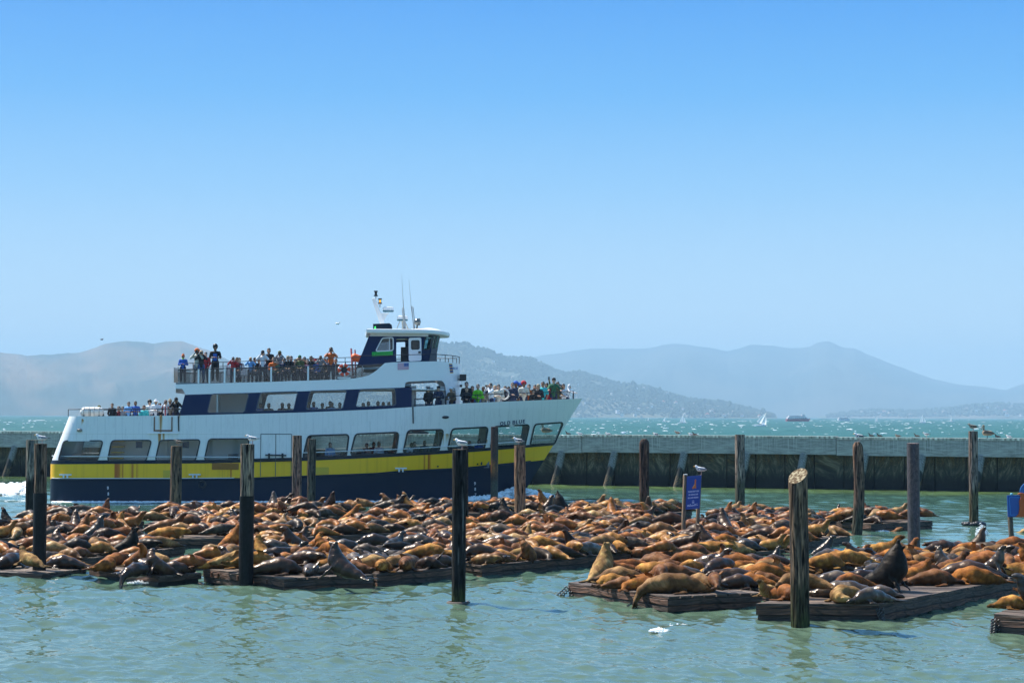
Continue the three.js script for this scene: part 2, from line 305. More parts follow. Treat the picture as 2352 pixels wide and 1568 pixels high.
const guanoTex = texture(256, 64, (u, v) => { const k = .75 + .35 * wrapNoise(u, v, 40, 10, 4); return [k, k, k * .97]; }, true);
const guanoMat = std([.85, .84, .80], .9, { map: guanoTex });
const panelTex = [0, 1, 2].map((n) => texture(128, 256, (u, v) => {   // tide marks: brown and grey above, black weed below
  const e = .05 * wrapNoise(u, v, 9, 9, n * 5 + 1), h = v + e, r = wrapNoise(u, v, 12, 8, n * 3 + 2), f = wrapNoise(u, v, 50, 46, n + 9), st = wrapNoise(u, .5, 20, 1, n + 3);
  let c = mixc([.10, .115, .11], [.045, .056, .06], sstep(.66, .58, h)); c = mixc(c, [.33, .32, .28], sstep(.60, .74, h) * clamp(.55 + .9 * r) * (1 - .6 * sstep(.86, 1, h)));
  c = mixc(c, [.24, .19, .10], sstep(.74, .9, h) * clamp(.5 - 1.5 * r)); c = mixc(c, [.27, .28, .27], clamp(.3 * f + .2 * r) * sstep(.2, .45, h) * .55);
  const k = 1.25 + .8 * f + .4 * st; return c.map((x) => x * k);
}, true));
const panelMat = panelTex.map((t) => std([.82, .74, .62], .75, { map: t, bumpMap: t, bumpScale: .02 }));
const pileTex = texture(128, 256, (u, v) => { const h = v + .1 * wrapNoise(u, v, 6, 6, 4), f = wrapNoise(u, v, 40, 60, 2), g = wrapNoise(u, v, 14, 30, 7); let c = mixc([.58, .60, .60], [.16, .19, .20], sstep(.70, .58, h)); c = mixc(c, [.46, .38, .28], sstep(.56, .46, h) * clamp(.75 + 1.4 * g)); c = mixc(c, [.08, .10, .05], sstep(.16, .02, h) * .9); const k = 1 + .5 * f; return c.map((x) => x * k); }, true);
const batterMat = std([.6, .6, .6], .9, { map: pileTex, bumpMap: pileTex, bumpScale: .03 });
const CAP_TOP = 3.32, CAP_BOT = 2.2;
const along = (s, off = 0, y = 0) => V(WALL0.x + wallU.x * s + wallN.x * off, y, WALL0.z + wallU.z * s + wallN.z * off);
const wallS = (xD) => { const r = rayAt(xD, 1000), den = r.x * wallN.x + r.z * wallN.z, t = ((WALL0.x) * wallN.x + WALL0.z * wallN.z) / den; return (r.x * t - WALL0.x) * wallU.x + (r.z * t - WALL0.z) * wallU.z; };
const wallTurn = Math.atan2(-wallU.z, wallU.x), wallLen = WALL1.clone().sub(WALL0).length();
const breakwater = thing('breakwater', 'long concrete breakwater with white streaked cap behind the ferry', 'breakwater');
{
  const R = rng(77);
  const put = (g, s, off, y) => g.rotateY(wallTurn).translate(...along(s, off, y).toArray());
  const seams = [-28, wallS(-330), wallS(180), wallS(760), wallS(1338), wallS(1922), wallS(2530), wallLen + 30];
  for (let i = 0; i < seams.length - 1; i++) {
    const a = seams[i] + .02, b = seams[i + 1] - .02, L = b - a, dy = (i % 2) * .05;
    const g = box(L, CAP_TOP - CAP_BOT, 1.0); planarUV(g, (x, y) => [(x + a) / 9, clamp((y + .56) / 1.12, .02, .98)]);
    const cap = part(breakwater, 'cap_beam', put(g, (a + b) / 2, -.35, (CAP_TOP + CAP_BOT) / 2 - dy), capMat);
    const q = box(L, .14, 1.06); planarUV(q, (x, y, z) => [x / 5, z]); part(cap, 'guano_crust', put(q, (a + b) / 2, -.35, CAP_TOP - dy - .02), guanoMat, 'crust of white bird droppings on the cap');
  }
  const step = 1.9; let k = 0;
  for (let s = -27; s < wallLen + 28; s += step, k++) {
    const g = box(step - .07, 4.2, .3); planarUV(g, (x, y) => [x / step + .5 + R(), clamp((y + .02 + .1) / 2.3, 0.01, .99)]);
    part(breakwater, 'panel', put(g, s + step / 2, -.45 + (R() - .5) * .05, CAP_BOT - 2.1), panelMat[k % 3]);
  }
  part(breakwater, 'backing', put(box(wallLen + 56, 4, .2), wallLen / 2, -.75, CAP_BOT - 2.02), std([.02, .022, .024], .9));
  const raking = [-120, 34, 150, 290, 420, 560, 700, 850, 1000, 1150, 1291, 1412, 1572, 1716, 1847, 1988, 2119, 2254, 2400];
  for (const x of raking) {
    const s = wallS(x), a = along(s, .02, CAP_BOT - .02), b = along(s - .45, .95, -.8), g = rod(b, a, .26, .25, 8);
    const p = g.attributes.position, uv = g.attributes.uv; for (let i = 0; i < p.count; i++) uv.setXY(i, uv.getX(i), clamp(p.getY(i) / CAP_BOT, .01, .99));
    part(breakwater, 'raking_pile', g, batterMat);
  }
}

// ---------------------------------------------------------------- mooring piles
const grainTex = texture(256, 512, (u, v) => {
  const a = wrapNoise(u, v, 26, 5, 1), b = wrapNoise(u, v, 60, 9, 2), c = wrapNoise(u, v, 130, 22, 3), crack = Math.max(0, wrapNoise(u, v, 34, 3, 8) - .16) * 2.6, knot = Math.max(0, wrapNoise(u, v, 10, 10, 6) - .3);
  const k = clamp(.84 + .3 * a + .22 * b + .14 * c - crack - knot); return [k, k * .985, k * .96];
}, true);
const speckTex = texture(256, 256, (u, v) => { const a = wrapNoise(u, v, 18, 18, 1), b = wrapNoise(u, v, 70, 70, 2); const k = clamp(.72 + .22 * a + .22 * b); return [k, k, k]; }, true);
const woodMat = new THREE.MeshPhysicalMaterial({ specularIntensity: .3, color: 0xffffff, roughness: .9, vertexColors: true, map: grainTex, bumpMap: grainTex, bumpScale: .035 });
const steelMat = new THREE.MeshStandardMaterial({ color: 0xffffff, roughness: .55, metalness: .1, vertexColors: true, map: speckTex, bumpMap: speckTex, bumpScale: .003 });
const sleeveMat = new THREE.MeshPhysicalMaterial({ color: 0xffffff, specularIntensity: .4, roughness: .5, vertexColors: true, map: speckTex, bumpMap: grainTex, bumpScale: .008 });
const endTex = texture(256, 256, (u, v) => { const x = u - .5, y = v - .5, r = Math.hypot(x, y), ring = .5 + .5 * Math.sin(r * 130 + 5 * n3(x * 5, y * 5)), m = fbm(x * 7, y * 7, 3, 4), guano = sstep(-.05, .12, m); const c = mixc([.50, .40, .27], [.36, .28, .18], ring * .8); return mixc(c, [.88, .84, .72], guano * .8); }, true);
const endMat = std([.55, .53, .48], .9, { map: endTex });
function shaft(base, top, r, o) {                            // o: dry, wet colours, rough outline, slanted head
  const seg = 28, rows = 46, P = [], C = [], U = [], I = [], up = top.clone().sub(base), L = up.length(), rnd = o.seed;
  for (let j = 0; j <= rows; j++) for (let i = 0; i <= seg; i++) {
    const t = j / rows, a = i / seg * 2 * Math.PI, ca = Math.cos(a), sa = Math.sin(a), y = t * L - .9 * (1 - t);
    const wob = 1 + o.rough * (n3(ca * 1.3 + rnd, y * .55, sa * 1.3) * .9 + n3(ca * 4 + rnd, y * 1.8, sa * 4) * .35) - (o.taper ?? 0) * t;
    let rr = r * wob; if (o.round) rr *= Math.sqrt(clamp(1 - Math.pow(clamp((t - (1 - r * .9 / L)) / (r * .9 / L)), 2) * .75));
    const bend = (o.bend ?? 0) * Math.sin(t * Math.PI), cx = base.x + up.x * t + bend, cz = base.z + up.z * t;
    let py = base.y + y + (t === 1 || o.slant && t > .8 ? 0 : 0);
    if (o.slant) py += (ca * .5 * r + sa * -.62 * r) * Math.pow(t, 24);
    P.push(cx + ca * rr, py, cz + sa * rr); U.push(i / seg * 2 * Math.PI * r * 1.2 / 1.2, y / 2.2);
    const n = fbm(ca * 2 + rnd, y * 1.3, sa * 2, 3), wet = sstep((o.tide ?? .7) + .3 * n + .15, (o.tide ?? .7) + .3 * n - .15, y), n2 = n3(ca * 3 + rnd * 2, y * .7, sa * 3);
    let c = mixc(o.dry.map((x, i) => x * (o.steel ? 1 : 1.3) * [1.25, 1.0, .76][i]), o.dry2 ?? o.dry.map((x) => x * .55), clamp(.45 + 1.3 * n2)); c = mixc(c, o.wet, wet);
    if (o.algae) c = mixc(c, [.10, .13, .045], sstep(.55, .05, y) * clamp(.6 + 1.5 * n)); if (o.rust) c = mixc(c, o.rust, sstep(o.rustAt + .5, o.rustAt, y) * sstep(o.rustAt - .8, o.rustAt - .1, y) * clamp(.5 + 2 * n2));
    if (o.white && y > L * .25) c = mixc(c, [.6, .62, .62], clamp(n3(a * 5 + rnd, y * .35, rnd) * 2.2 - .55) * o.white);
    C.push(...c);
  }
  for (let j = 0; j < rows; j++) for (let i = 0; i < seg; i++) { const a = j * (seg + 1) + i, b = a + 1, c = a + seg + 1, d = c + 1; I.push(a, c, b, b, c, d); }
  const g = new THREE.BufferGeometry(); g.setAttribute('position', new THREE.Float32BufferAttribute(P, 3)); g.setAttribute('color', new THREE.Float32BufferAttribute(C, 3)); g.setAttribute('uv', new THREE.Float32BufferAttribute(U, 2)); g.setIndex(I); g.computeVertexNormals();
  const head = new THREE.BufferGeometry(), hp = [], hi = [], hu = [], o0 = rows * (seg + 1); let mx = 0, my = 0, mz = 0;
  for (let i = 0; i < seg; i++) { hp.push(P[(o0 + i) * 3], P[(o0 + i) * 3 + 1] + .002, P[(o0 + i) * 3 + 2]); mx += hp[i * 3]; my += hp[i * 3 + 1]; mz += hp[i * 3 + 2]; hu.push(.5 + .48 * Math.cos(i / seg * 6.283), .5 + .48 * Math.sin(i / seg * 6.283)); hi.push(seg, (i + 1) % seg, i); }
  hp.push(mx / seg, my / seg + (o.round ? .02 : .004), mz / seg); hu.push(.5, .5);
  head.setAttribute('position', new THREE.Float32BufferAttribute(hp, 3)); head.setAttribute('uv', new THREE.Float32BufferAttribute(hu, 2)); head.setIndex(hi); head.computeVertexNormals();
  return [g, head];
}
const GREY = [.30, .28, .26], DARK = [.085, .08, .078], BROWN = [.25, .185, .135], BLACK = [.010, .011, .012], SLIME = [.045, .045, .03];
const piles = {};
function pile(key, xT, yT, xB, yB, wpx, label, o) {
  const base = ground(xB, yB, 0), d = -base.z, top = atDepth(xT, yT, d), r = wpx / 2 / FOC * d;
  const t = thing('mooring_pile', label, 'mooring pile', base, 0, 'mooring piles standing in the harbour'), b0 = V(0, 0, 0), t0 = top.clone().sub(base);
  const q = { dry: GREY, wet: SLIME, rough: .05, seed: xB * .013, ...o }, steel = q.steel;
  const [g, head] = shaft(b0, t0, r, q); part(t, 'shaft', g, steel ? steelMat : woodMat); part(t, 'pile_head', head, steel ? std(o.headC ?? [.2, .12, .1], .7) : o.pale === false ? std([.10, .085, .07], .95) : endMat);
  if (q.sleeve) { const f = (yB - q.sleeve) / (yB - yT), s1 = t0.clone().multiplyScalar(f); const [sg] = shaft(b0, s1, r * 1.08, { dry: BLACK, dry2: [.016, .018, .02], wet: BLACK, rough: .012, seed: 3, tide: -1 }); part(t, 'sleeve', sg, sleeveMat, 'black plastic wrap round the lower half'); }
  piles[key] = { x: base.x, z: base.z, r, top: top.y, topP: top, d };
}
pile('a', 73, 1010, 70, 1181, 26, 'grey pile with pale flat head just behind the leftmost black-wrapped pile', { dry: [.36, .36, .36], tide: 1.6, wet: [.03, .032, .028] });
pile('b', 93, 1019, 89, 1322, 28, 'weathered pile with black lower wrap, farthest left, a gull on top', { dry: [.24, .20, .18], dry2: [.07, .065, .06], sleeve: 1132, rough: .07 });
pile('c', 405, 1024, 402, 1176, 26, 'brown weathered pile before the stern windows with a brown gull on top', { dry: [.27, .20, .16], dry2: [.12, .10, .09], tide: .35 });
pile('d', 568, 1020, 564, 1350, 31, 'tall grey pile with black lower wrap, white gull standing on top', { dry: [.34, .32, .30], dry2: [.12, .12, .12], sleeve: 1139, rough: .06 });
pile('e', 682, 1000, 681, 1186, 22, 'smooth grey-brown pile in front of the hull door of the ferry', { dry: [.28, .25, .24], dry2: [.10, .10, .105], tide: .3, rough: .03 });
pile('f', 716, 1008, 714, 1167, 19, 'dark mottled pile close beside the smooth grey-brown one', { dry: [.14, .14, .145], dry2: [.04, .04, .042], tide: .3, pale: false });
pile('g2', 1069, 1024, 1069, 1215, 13, 'slim dark pile hidden behind the tall black pile with white streaks', { dry: DARK, rough: .03, pale: false });
pile('g', 1055, 1032, 1053, 1385, 32, 'tall near-black pile with white streaks rising alone from open water', { dry: [.028, .034, .042], dry2: [.012, .015, .019], wet: [.02, .022, .018], white: .8, rough: .02, algae: 1, tide: .3 });
pile('h', 1136, 980, 1135, 1158, 17, 'slender rusty red steel pile before the bow', { steel: 1, dry: [.085, .04, .032], dry2: [.055, .03, .028], wet: [.11, .11, .085], tide: 1.2, rust: [.42, .16, .03], rustAt: 2.0, rough: .012, headC: [.25, .13, .11] });
pile('i', 1194, 1023, 1195, 1209, 26, 'knotty light brown timber pile with gull, beside the black bull', { dry: [.36, .27, .21], dry2: [.19, .135, .10], tide: -.2, wet: BROWN, rough: .09, taper: .02 });
pile('j', 1480, 1008, 1480, 1188, 23, 'dark reddish pile with rounded head, left of the blue notice', { dry: [.15, .105, .095], dry2: [.06, .05, .05], tide: 1.0, wet: [.11, .085, .05], rough: .08, round: 1, pale: false });
pile('k', 1700, 998, 1700, 1161, 22, 'grey pile in front of the breakwater, right of the blue notice', { dry: [.34, .32, .34], dry2: [.12, .11, .12], tide: 1.3, wet: [.16, .14, .10], rough: .04 });
pile('l', 1833, 1093, 1841, 1443, 43, 'thick cracked timber pile with slanted pale sawn head, nearest of all', { dry: [.27, .22, .185], dry2: [.075, .065, .06], tide: 1.0, wet: [.085, .075, .045], rough: .06, slant: 1, algae: 1, seed: 2.2 });
pile('m', 1970, 1015, 1963, 1229, 24, 'leaning crooked brown pile with rounded head and gull, right side', { dry: [.21, .165, .15], dry2: [.085, .07, .065], tide: 1.1, wet: [.12, .11, .08], rough: .1, round: 1, bend: .12, pale: false });
pile('n', 2098, 1018, 2101, 1296, 28, 'smooth round grey steel pile standing behind the right-hand herd', { steel: 1, dry: [.125, .12, .145], dry2: [.105, .105, .125], wet: [.10, .105, .12], tide: .2, rough: .004, headC: [.45, .27, .24] });
pile('o', 2236, 990, 2238, 1206, 21, 'grey pile with mussel-covered foot, a speckled gull on top, far right', { dry: [.33, .31, .33], dry2: [.11, .11, .12], tide: 1.55, wet: [.17, .145, .085], rough: .03 });
{ const p = piles.o, R = rng(4), bits = []; for (let i = 0; i < 26; i++) { const a = i / 26 * 6.283; bits.push(new THREE.IcosahedronGeometry(.09 + .07 * R(), 1).scale(1, .8, 1).translate(Math.cos(a) * (p.r + .1 + .16 * R()), .02 + .06 * R(), Math.sin(a) * (p.r + .08))); }
  single('mussel_clump', join(bits).translate(p.x, 0, p.z), std([.015, .016, .022], .5), 'black mussel clump round the foot of the far right pile', 'mussels', null, 'stuff');
  const q = piles.g; single('water_collar', new THREE.TorusGeometry(q.r + .08, .05, 8, 26).rotateX(Math.PI / 2).translate(q.x, .0, q.z), std([.09, .07, .06], .9), 'brown growth ring at the waterline of the tall black pile', 'marine growth', null, 'stuff'); }

// ---------------------------------------------------------------- wooden rafts (haul-out floats)
const plankMats = [[.20, .14, .105], [.15, .11, .09], [.25, .185, .14], [.11, .08, .07]].map((c) => std(c, .72, { map: grainTex, bumpMap: grainTex, bumpScale: .01 }));
const fasciaMats = [std([.18, .088, .054], .7, { map: grainTex, bumpMap: grainTex, bumpScale: .012 }), std([.105, .068, .052], .65, { map: grainTex, bumpMap: grainTex, bumpScale: .012 })];
const pontoonMat = std([.035, .048, .06], .5, { map: speckTex }), boltMat = std([.16, .075, .045], .6, { metalness: .4 }), chainMat = std([.10, .095, .09], .45, { metalness: .7 });
function slab(q, y1, y0) {                                   // prism over a plan quad, with wood-grain uv along its first edge
  const P = [], U = [], face = (a, b, c, d, w, h) => { for (const [p, u, v] of [[a, 0, 0], [b, 0, w], [c, h, w], [a, 0, 0], [c, h, w], [d, h, 0]]) { P.push(...p); U.push(u, v); } };
  const T = q.map((p) => [p.x, y1, p.z]), B = q.map((p) => [p.x, y0, p.z]), len = (a, b) => Math.hypot(a[0] - b[0], a[1] - b[1], a[2] - b[2]);
  face(T[0], T[1], T[2], T[3], len(T[0], T[1]) / 2, len(T[1], T[2])); face(B[3], B[2], B[1], B[0], 1, 1);
  for (let i = 0; i < 4; i++) { const j = (i + 1) % 4; face(B[i], B[j], T[j], T[i], len(B[i], B[j]) / 2, y1 - y0); }
  const g = new THREE.BufferGeometry(); g.setAttribute('position', new THREE.Float32BufferAttribute(P, 3)); g.setAttribute('uv', new THREE.Float32BufferAttribute(U, 2)); g.computeVertexNormals(); return g;
}
const rafts = [];
function raft(key, quad, h, phrase, label, opt = {}) {
  let q = quad.map(([x, y]) => ground(x, y, h)); const area = (p) => p.reduce((s, a, i) => { const b = p[(i + 1) % 4]; return s + a.x * b.z - b.x * a.z; }, 0);
  if (area(q) > 0) q = [q[0], q[3], q[2], q[1]];
  const c = q.reduce((s, p) => s.add(p), V(0, 0, 0)).multiplyScalar(.25);
  const t = thing('wooden_raft', label, 'raft', V(c.x, 0, c.z), 0, 'wooden rafts the herd lies on'), L = q.map((p) => V(p.x - c.x, 0, p.z - c.z)), R = rng(Math.round(quad[0][0] * 7 + quad[0][1]));
  const at = (u, v) => L[0].clone().lerp(L[1], u).lerp(L[3].clone().lerp(L[2], u), v);
  const len = L[1].distanceTo(L[2]), n = Math.max(6, Math.min(26, Math.round(len / .34)));
  for (let i = 0; i < n; i++) { const e = .018 / len * (.5 + R()), v0 = i / n + e, v1 = (i + 1) / n - e, o = (R() - .5) * .012; part(t, 'plank', slab([at(-.004, v0), at(1.004, v0), at(1.004, v1), at(-.004, v1)], h + o, h - .045 + o), plankMats[R() * 4 | 0]); }
  const inset = L.map((p) => p.clone().multiplyScalar(.985)), lower = L.map((p) => p.clone().multiplyScalar(.955));
  for (let i = 0; i < 4; i++) {
    const a = L[i], b = L[(i + 1) % 4], a2 = inset[i], b2 = inset[(i + 1) % 4];
    part(t, 'side_beam', slab([a, b, b2, a2], h - .052, h - .05 - Math.min(.2, h * .5)), fasciaMats[i % 2]);
    if (h > .25) part(t, 'lower_beam', slab([a.clone().multiplyScalar(.99), b.clone().multiplyScalar(.99), lower[(i + 1) % 4], lower[i]], h - .062 - Math.min(.2, h * .5), h - .2 - Math.min(.2, h * .5)), fasciaMats[(i + 1) % 2]);
  }
  part(t, 'pontoon', slab(lower.map((p) => p.clone().multiplyScalar(.99)), h - .06, -.3), pontoonMat);
  if (opt.bolts) for (const [i, list] of opt.bolts) for (const f of list) { const a = L[i], b = L[(i + 1) % 4], p = a.clone().lerp(b, f), out = p.clone().setY(0); const nrm = V(b.z - a.z, 0, a.x - b.x).normalize(); if (nrm.dot(out) < 0) nrm.negate(); for (const dy of [.1, .17]) part(t, 'bolt', rod(p.clone().setY(h - dy), p.clone().add(nrm.clone().multiplyScalar(.05)).setY(h - dy), .035, .03, 8), boltMat); }
  if (opt.chain) { const a = L[opt.chain[0]].clone().setY(h - .12), dir = V(...opt.chain[1]), links = []; const m = 15; for (let i = 0; i < m; i++) { const s = i / m, p = a.clone().addScaledVector(dir, s).setY(a.y - (a.y + .12) * Math.pow(s, .8)); links.push(new THREE.TorusGeometry(.045, .012, 6, 10).scale(1, 1.5, 1).rotateX(i % 2 ? 0 : Math.PI / 2).rotateZ(.8).translate(p.x, p.y, p.z)); } part(t, 'chain', join(links), chainMat); part(t, 'chain', join(links.slice(0, 9).map((g, i) => g.clone().translate(-links[i].attributes.position.getX(0) + a.x + .12, -.02 * i, 0))), chainMat); }
  rafts.push({ key, q, h, phrase, c, L, at, n: 0 });
}
const rl = (s) => s + ' under resting sea lions';
raft('L0a', [[-90, 1311], [95, 1317], [197, 1305], [40, 1284]], .16, 'far-left front raft', 'low soaked raft at the far left front edge of the herd');
raft('L0b', [[204, 1306], [364, 1324], [462, 1316], [306, 1288]], .22, 'low front raft', 'low dark raft whose near corner dips, left front of the herd');
raft('L1', [[466, 1305], [652, 1328], [858, 1319], [690, 1284]], .34, 'bolted corner raft', 'reddish bolted raft with sharp near corner by the tall grey wrapped pile', { bolts: [[0, [.12, .2, .45, .52, .8]], [3, [.12, .2, .45, .52, .8]]] });
raft('L1b', [[866, 1318], [1068, 1301], [905, 1274], [702, 1283]], .3, 'middle front raft', 'dark raft along the front edge, left of the tall black pile', { });
raft('M', [[1106, 1299], [1468, 1267], [1322, 1244], [930, 1272]], .3, 'black pile raft', 'long dark raft stretching right from behind the tall black pile');
raft('L2', [[-70, 1283], [160, 1287], [425, 1255], [180, 1236]], .3, 'second left raft', 'dark raft with bare side showing in the second row at left');
raft('L3', [[440, 1286], [650, 1280], [830, 1262], [560, 1241]], .3, 'second middle raft', rl('raft in the second row behind the bolted corner raft'));
raft('L4', [[840, 1268], [1110, 1265], [1290, 1242], [990, 1226]], .3, 'second centre raft', rl('raft in the second row behind the tall black pile'));
raft('K1', [[-60, 1236], [150, 1236], [330, 1214], [100, 1201]], .32, 'third left raft', rl('raft in the third row at left'));
raft('K2', [[335, 1238], [560, 1236], [755, 1214], [520, 1197]], .32, 'third middle raft', rl('raft in the third row in front of the stern'));
raft('K3', [[705, 1234], [960, 1222], [1100, 1205], [865, 1193]], .32, 'third centre raft', rl('raft in the third row before the middle of the ferry'));
raft('B', [[1090, 1199], [1192, 1207], [1385, 1199], [1235, 1182]], .34, 'black bull raft', 'weathered raft beside the light brown pile, carrying the black bull');
raft('N', [[1485, 1288], [1803, 1262], [1640, 1224], [1250, 1240]], .14, 'blue notice raft', 'sinking raft awash along its front edge below the blue notice');
raft('N2', [[1205, 1235], [1560, 1219], [1480, 1191], [1232, 1207]], .3, 'reddish pile raft', rl('raft in front of the dark reddish pile'));
raft('P', [[1300, 1199], [1470, 1187], [1590, 1173], [1320, 1173]], .34, 'far centre raft', 'far raft with bare side beside the dark reddish pile');
raft('J1', [[583, 1183], [728, 1190], [862, 1174], [640, 1169]], .34, 'bleached back raft', 'bleached raft at the back edge by the smooth grey-brown pile');
raft('J2', [[868, 1189], [1052, 1189], [1075, 1170], [885, 1166]], .3, 'far middle raft', rl('raft at the back edge before the yellow hull'));
raft('J3', [[1060, 1178], [1230, 1178], [1290, 1166], [1110, 1164]], .3, 'under-bow raft', rl('raft at the back edge under the bow'));
raft('S1', [[10, 1206], [175, 1211], [330, 1196], [190, 1181]], .32, 'far-left back raft', rl('raft at the back edge at far left'));
raft('S2', [[330, 1204], [520, 1196], [600, 1182], [420, 1177]], .32, 'back-left raft', rl('raft at the back edge before the stern'));
raft('O', [[1752, 1240], [1826, 1248], [1953, 1230], [1850, 1212]], .3, 'clean-sided raft', 'raft with clean side left of the leaning crooked pile');
raft('O2', [[1600, 1220], [1750, 1237], [1905, 1199], [1690, 1176]], .3, 'right-of-notice raft', rl('raft between the blue notice and the thick near pile'));
raft('Q', [[1872, 1195], [2001, 1203], [2143, 1196], [2005, 1181]], .32, 'far right raft', 'far raft in front of the breakwater between two right-hand piles');
raft('R1', [[1305, 1338], [1534, 1370], [1752, 1360], [1470, 1314]], .32, 'tan bull raft', 'near weathered raft with hanging chain at left, carrying the tall tan bull', { chain: [0, [-.45, 0, .55]] });
raft('R1b', [[1478, 1313], [1760, 1356], [1830, 1322], [1600, 1296]], .31, 'behind-tan-bull raft', rl('raft behind the near chained raft'));
raft('R2', [[1737, 1386], [2018, 1387], [2420, 1313], [2150, 1305]], .4, 'roaring bull raft', 'long near raft at right carrying the big roaring black bull', { chain: [1, [.12, 0, .22]] });
raft('R3', [[1800, 1330], [2140, 1304], [2230, 1278], [1905, 1290]], .38, 'behind-roaring-bull raft', rl('raft behind the roaring black bull'));
raft('R3b', [[2165, 1303], [2430, 1310], [2520, 1272], [2250, 1268]], .38, 'right-edge back raft', rl('raft at the right edge behind the long near raft'));
raft('R4', [[2284, 1410], [2420, 1420], [2500, 1385], [2378, 1376]], .4, 'corner raft', 'small near raft cut by the lower right corner', { chain: [0, [-.06, 0, .1]] });

// ---------------------------------------------------------------- sea lions: a few poses, each one continuous body; the head points to +x
const furTex = texture(512, 512, (u, v) => { const a = wrapNoise(u, v, 7, 7, 1), b = wrapNoise(u, v, 18, 18, 2), c = wrapNoise(u, v, 90, 90, 4), k = clamp(.80 + .12 * a + .10 * b + .12 * c); return [k, k * (.98 + .05 * a), k * (.96 + .1 * b)]; }, true);
const furBump = texture(256, 256, (u, v) => { const a = wrapNoise(u, v, 12, 12, 2), b = wrapNoise(u, v, 70, 70, 3), k = clamp(.5 + .35 * a + .25 * b); return [k, k, k]; });
const fur = (c, rough, coat = 0) => phys(c, rough, { vertexColors: true, map: furTex, bumpMap: furBump, bumpScale: rough > .5 ? .004 : .002, clearcoat: coat, clearcoatRoughness: .2, specularIntensity: rough > .5 ? .35 : .9, specularColor: lin(1, .82, .66) });
const COATS = {
  ginger: fur([.55, .205, .04], .75), golden: fur([.66, .32, .08], .8), tan: fur([.62, .39, .16], .84), brown: fur([.30, .125, .045], .6), chestnut: fur([.42, .15, .038], .65),
  chocolate: fur([.085, .038, .018], .4, .05), 'wet dark brown': fur([.048, .023, .013], .3, .15), 'wet grey': fur([.14, .105, .08], .32, .15), 'wet slate': fur([.05, .045, .046], .36, .1), black: fur([.011, .0105, .011], .55, 0), 'pale brown': fur([.42, .23, .09], .66),
};
const noseBones = (p, dir, r, up = [0, 1, 0]) => {           // head: skull, muzzle, ears
  const [dx, dy, dz] = dir, side = [dy * up[2] - dz * up[1], dz * up[0] - dx * up[2], dx * up[1] - dy * up[0]], l = Math.hypot(...side), s = side.map((v) => v / l), o = (a, b, c = 0) => [p[0] + dx * a * r + up[0] * b * r + s[0] * c * r, p[1] + dy * a * r + up[1] * b * r + s[1] * c * r, p[2] + dz * a * r + up[2] * b * r + s[2] * c * r];
  return [bone(o(-.5, 0), o(.5, .05), r, r * .82), bone(o(.6, -.05), o(1.55, -.12), r * .66, r * .42), bone(o(1.2, -.4), o(1.5, -.38), r * .32, r * .26), bone(o(-.35, .2, .92), o(-.8, .25, 1.15), r * .13, r * .07), bone(o(-.35, .2, -.92), o(-.8, .25, -1.15), r * .13, r * .07)];
};
const foreFlip = (a, m, b, flat) => [bone(a, m, .09, .085, flat, .42), bone(m, b, .12, .06, flat, .2)];
const hindFlip = (a, b, c, flat = [0, 1, 0]) => [bone(a, b, .06, .065, flat, .45), bone(b, c, .09, .06, flat, .25)];
const chain = (pts) => pts.slice(1).map((p, i) => bone(pts[i].slice(0, 3), p.slice(0, 3), pts[i][3], p[3]));
const U_ = [0, 1, 0];
